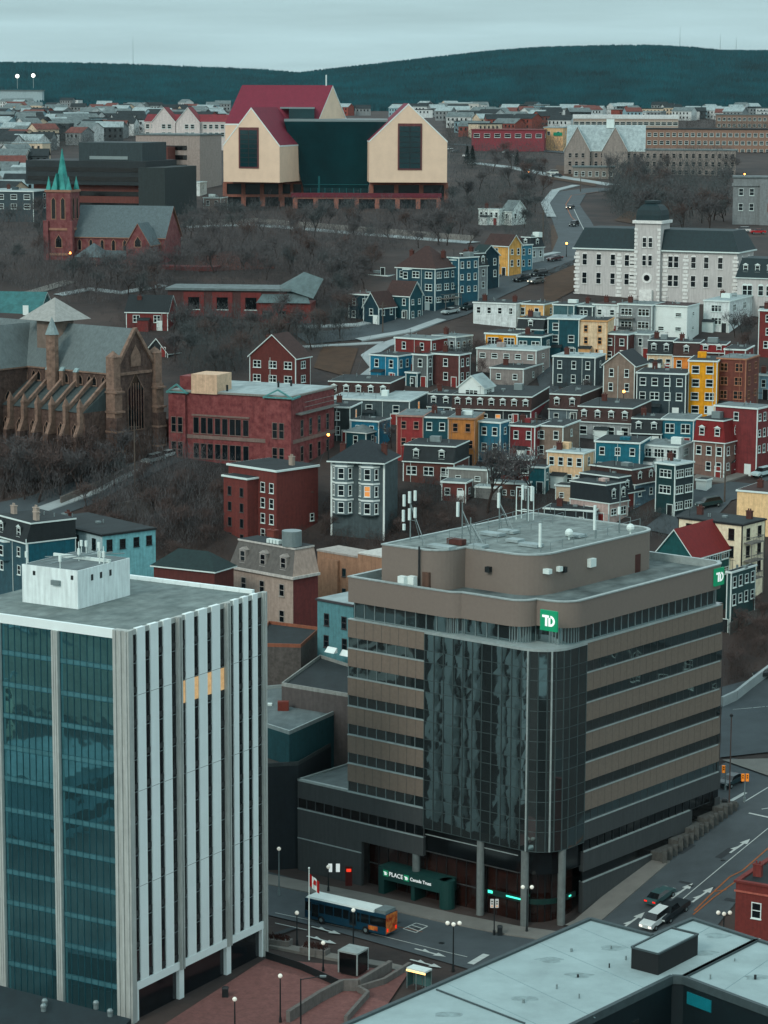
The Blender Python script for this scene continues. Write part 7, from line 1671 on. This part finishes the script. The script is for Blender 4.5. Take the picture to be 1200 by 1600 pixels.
midb('apartment_row','long brown brick apartment row at the far right','building',1000,1215,None,203,240,cm((126,104,92),'wall'),tarr,-5,rows=3,cols=22,side=0,d=1180,mw=(1.6,1.5),dep=16)
midb('apartment_row','upper brown terrace of apartments at the far right under the hill','building',1120,1215,None,180,196,cm((120,104,94),'wall'),greyr,-5,rows=2,cols=12,side=0,d=1500,mw=(1.6,1.5),dep=16)
midb('warehouse','white flat warehouse below the right hill','warehouse',686,748,752,162,176,cm((176,176,170)),pale,-5,rows=1,cols=8,side=0,d=2000,dep=30)
midb('low_block','low grey block far right of the white-gabled apartments','building',895,960,966,262,272,cm((120,116,110)),greyr,-6,rows=1,cols=6,side=0,d=990,dep=10)
def mansion():
    S=site(1146,1230,None,279,352,-8,d=790); w,H=S['w'],S['H']; T=thing('stone_mansion','grey stone mansion with flat balustraded top at the right edge','mansion',S['O'],S['rz']); gs=cm((118,124,124),'brick'); MB().box(0,0,0,w,14,H).box(-.4,-.4,H-2.4,w,14.4,H-2.0).box(w*.5,-1.5,0,w*.95,0,H-.5).build('wall',[gs],T); MB().box(-.3,-.3,H,w,14,H+.5).build('roof',[cm((90,98,98),'roof')],T)
    for i in range(2):
        for k in(.15,.35): ob('window',win_mesh(1.2,2.0,'sash',trim),T,(w*k,-.02,H-4.2-i*4.6),0)
        ob('window',win_mesh(1.4,2.2,'sash',cm((130,80,60))),T,(w*.7,-1.52,H-4.2-i*4.6),0)
mansion()
house('grey flat building with wide dark windows at the left edge beyond the church','building',-30,52,58,300,372,cm((60,74,78),'wall'),A=(2,4),rz=-12,dep=20,rc=pale,d=790,ww=2,door=False)
house('pale grey hall with yellow-lit ground floor at the left edge','building',-20,36,40,246,262,cm((150,150,146)),'gable',greyr,A=(1,5),rz=-8,dep=14,d=1000,rh=3,litp=.4,door=False)
house('small brown building with pale windows left of the gallery base','building',318,345,352,310,330,cm((120,110,104)),A=(1,2),rz=-12,dep=8,d=835,door=False)
house('white low building with awning windows right below the parking structure','building',268,312,318,286,302,WH,A=(1,3),rz=-10,dep=10,d=900,door=False,rc=pale)
# transmission masts on the skyline
# ---------------- hills ----------------
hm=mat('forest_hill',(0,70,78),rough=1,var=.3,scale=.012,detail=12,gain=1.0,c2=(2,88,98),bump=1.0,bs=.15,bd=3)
def hill(name,R,y0,y1,zb,label):
    # R: list of (px, ridge py) ; ridge distance y1
    rows=[]; PX=[r[0] for r in R]; PY=[r[1] for r in R]; cols=np.linspace(-900,2100,151); 
    ts=[0,.05,.1,.18,.27,.37,.48,.6,.72,.84,.93,1.0,1.06,1.2,1.5]
    for t in ts:
        r=[]
        for c in cols:
            zr=at_y(c if -100<c<1300 else (-100 if c<0 else 1300),float(np.interp(c,PX,PY))+9,y1).z; y=y0+(y1-y0)*t; k=math.sin(min(t,1)*math.pi/2)**.9 if t<=1 else max(0,1-(t-1)*1.6)
            z=zb+(zr-zb)*k; x=(c-600)/F*y1*(y/y1)**.6*1.0
            z+=noise.noise(Vector((x*.004,y*.004,1)))*6*k*(t<.95)
            r.append((x,y,z))
        rows.append(r)
    return sheet(name,rows,0,hm),rows
h1,r1=hill('hills',[(-900,105),(0,97),(50,96),(150,97),(250,100),(350,105),(430,109),(520,116),(650,135),(800,160),(2100,165)],2950,4200,90,'')
h2,r2=hill('hills',[(-900,172),(300,165),(380,140),(420,124),(470,116),(510,111),(600,100),(680,90),(760,81),(830,76),(930,73),(1000,73),(1060,76),(1100,80),(1160,80),(1200,79),(2100,90)],2300,3300,90,'')
def forest(label,rows,n,seed,cmin,cmax):
    rng=np.random.RandomState(seed); A=np.array(rows); nr,nc,_=A.shape; 
    i=rng.uniform(0,11,n); j=rng.uniform(cmin,cmax,n); i0=i.astype(int); j0=j.astype(int); fi=(i-i0)[:,None]; fj=(j-j0)[:,None]
    P=A[i0,j0]*(1-fi)*(1-fj)+A[i0+1,j0]*fi*(1-fj)+A[i0,j0+1]*(1-fi)*fj+A[i0+1,j0+1]*fi*fj
    h=rng.uniform(5,9,n); r=h*.36; k=5; V=[];
    ang=np.arange(k)*2*np.pi/k
    base=np.stack([P[:,0,None]+r[:,None]*np.cos(ang),P[:,1,None]+r[:,None]*np.sin(ang),np.repeat(P[:,2,None]-1,k,1)],2)
    top=(P+np.stack([np.zeros(n),np.zeros(n),h],1))[:,None,:]
    V=np.concatenate([base,top],1).reshape(-1,3); b=np.arange(n)[:,None,None]*(k+1); Fc=np.stack([np.arange(k),(np.arange(k)+1)%k,np.full(k,k)],1)[None]+b
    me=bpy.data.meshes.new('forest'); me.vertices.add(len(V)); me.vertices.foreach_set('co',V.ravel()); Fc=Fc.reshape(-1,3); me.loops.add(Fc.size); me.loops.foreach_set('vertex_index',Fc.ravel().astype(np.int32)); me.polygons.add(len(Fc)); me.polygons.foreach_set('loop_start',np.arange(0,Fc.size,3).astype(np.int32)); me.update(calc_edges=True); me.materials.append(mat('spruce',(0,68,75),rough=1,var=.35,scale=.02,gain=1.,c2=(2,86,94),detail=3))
    o=bpy.data.objects.new('forest',me); COL.objects.link(o); tag(o,label,'forest',kind='stuff')
forest('dark teal spruce forest covering the far left ridge',r1,30000,1,43,75); forest('dark teal spruce forest covering the big hill at the right',r2,60000,2,57,107)
for px,py,h in((208,97,45),(1062,78,30),(1125,79,22),(1150,79,18)):
    p=at_y(px,py+2,4150 if px<400 else 3290); T=thing('radio_mast','thin radio mast on the %s skyline'%('left' if px<400 else 'right hill' if px<1100 else 'right hill, rightmost' if px>1140 else 'right hill, the middle one'),'mast',p); 
    MB().tube((0,0,-3),(0,0,h*.6),.5,.3,n=4).build('lower_section',metal,T); MB().tube((0,0,h*.6),(0,0,h),.25,.15,n=4).build('upper_section',metal,T)
fz([(0,158),(120,158),(120,168),(0,170)],12,'on the flank of the left ridge')
for i,(px,py,l) in enumerate(((27,119,'bright white light on the far building on the left ridge, left one'),(52,118,'bright white light on the far building on the left ridge, right one'))):
    p=at_y(px,py,2950); T=thing('floodlight',l,'floodlight',p); MB().ball((0,0,0),2.2,n=8).build('lamp',mat('flood',(255,250,240),emit=(255,248,235),es=2),T); MB().tube((0,0,-14),(0,0,-2),.4).build('post',metal,T)
p=at_y(30,128,2960); S=thing('ridge_building','long pale flat building low on the left ridge','building',(p.x,p.y,p.z-14)); MB().box(-26,0,-20,26,16,4).build('wall',cm((150,166,168)),S); MB().box(-27,-1,4,27,17,5).build('roof',greyr,S)
# ---------------- haze ----------------
hz=bpy.data.materials.new('haze'); hz.use_nodes=True; t=hz.node_tree; t.nodes.clear(); v=t.nodes.new('ShaderNodeVolumePrincipled'); o=t.nodes.new('ShaderNodeOutputMaterial'); v.inputs['Color'].default_value=(.6,.88,.95,1); v.inputs['Density'].default_value=.00001; v.inputs['Anisotropy'].default_value=.2; t.links.new(v.outputs[0],o.inputs['Volume'])
o=MB().box(-7000,-3400,-3,7000,9500,460).build('haze',hz); tag(o,kind='stuff')
print('objects',len(bpy.data.objects),'trees',ntree[0])
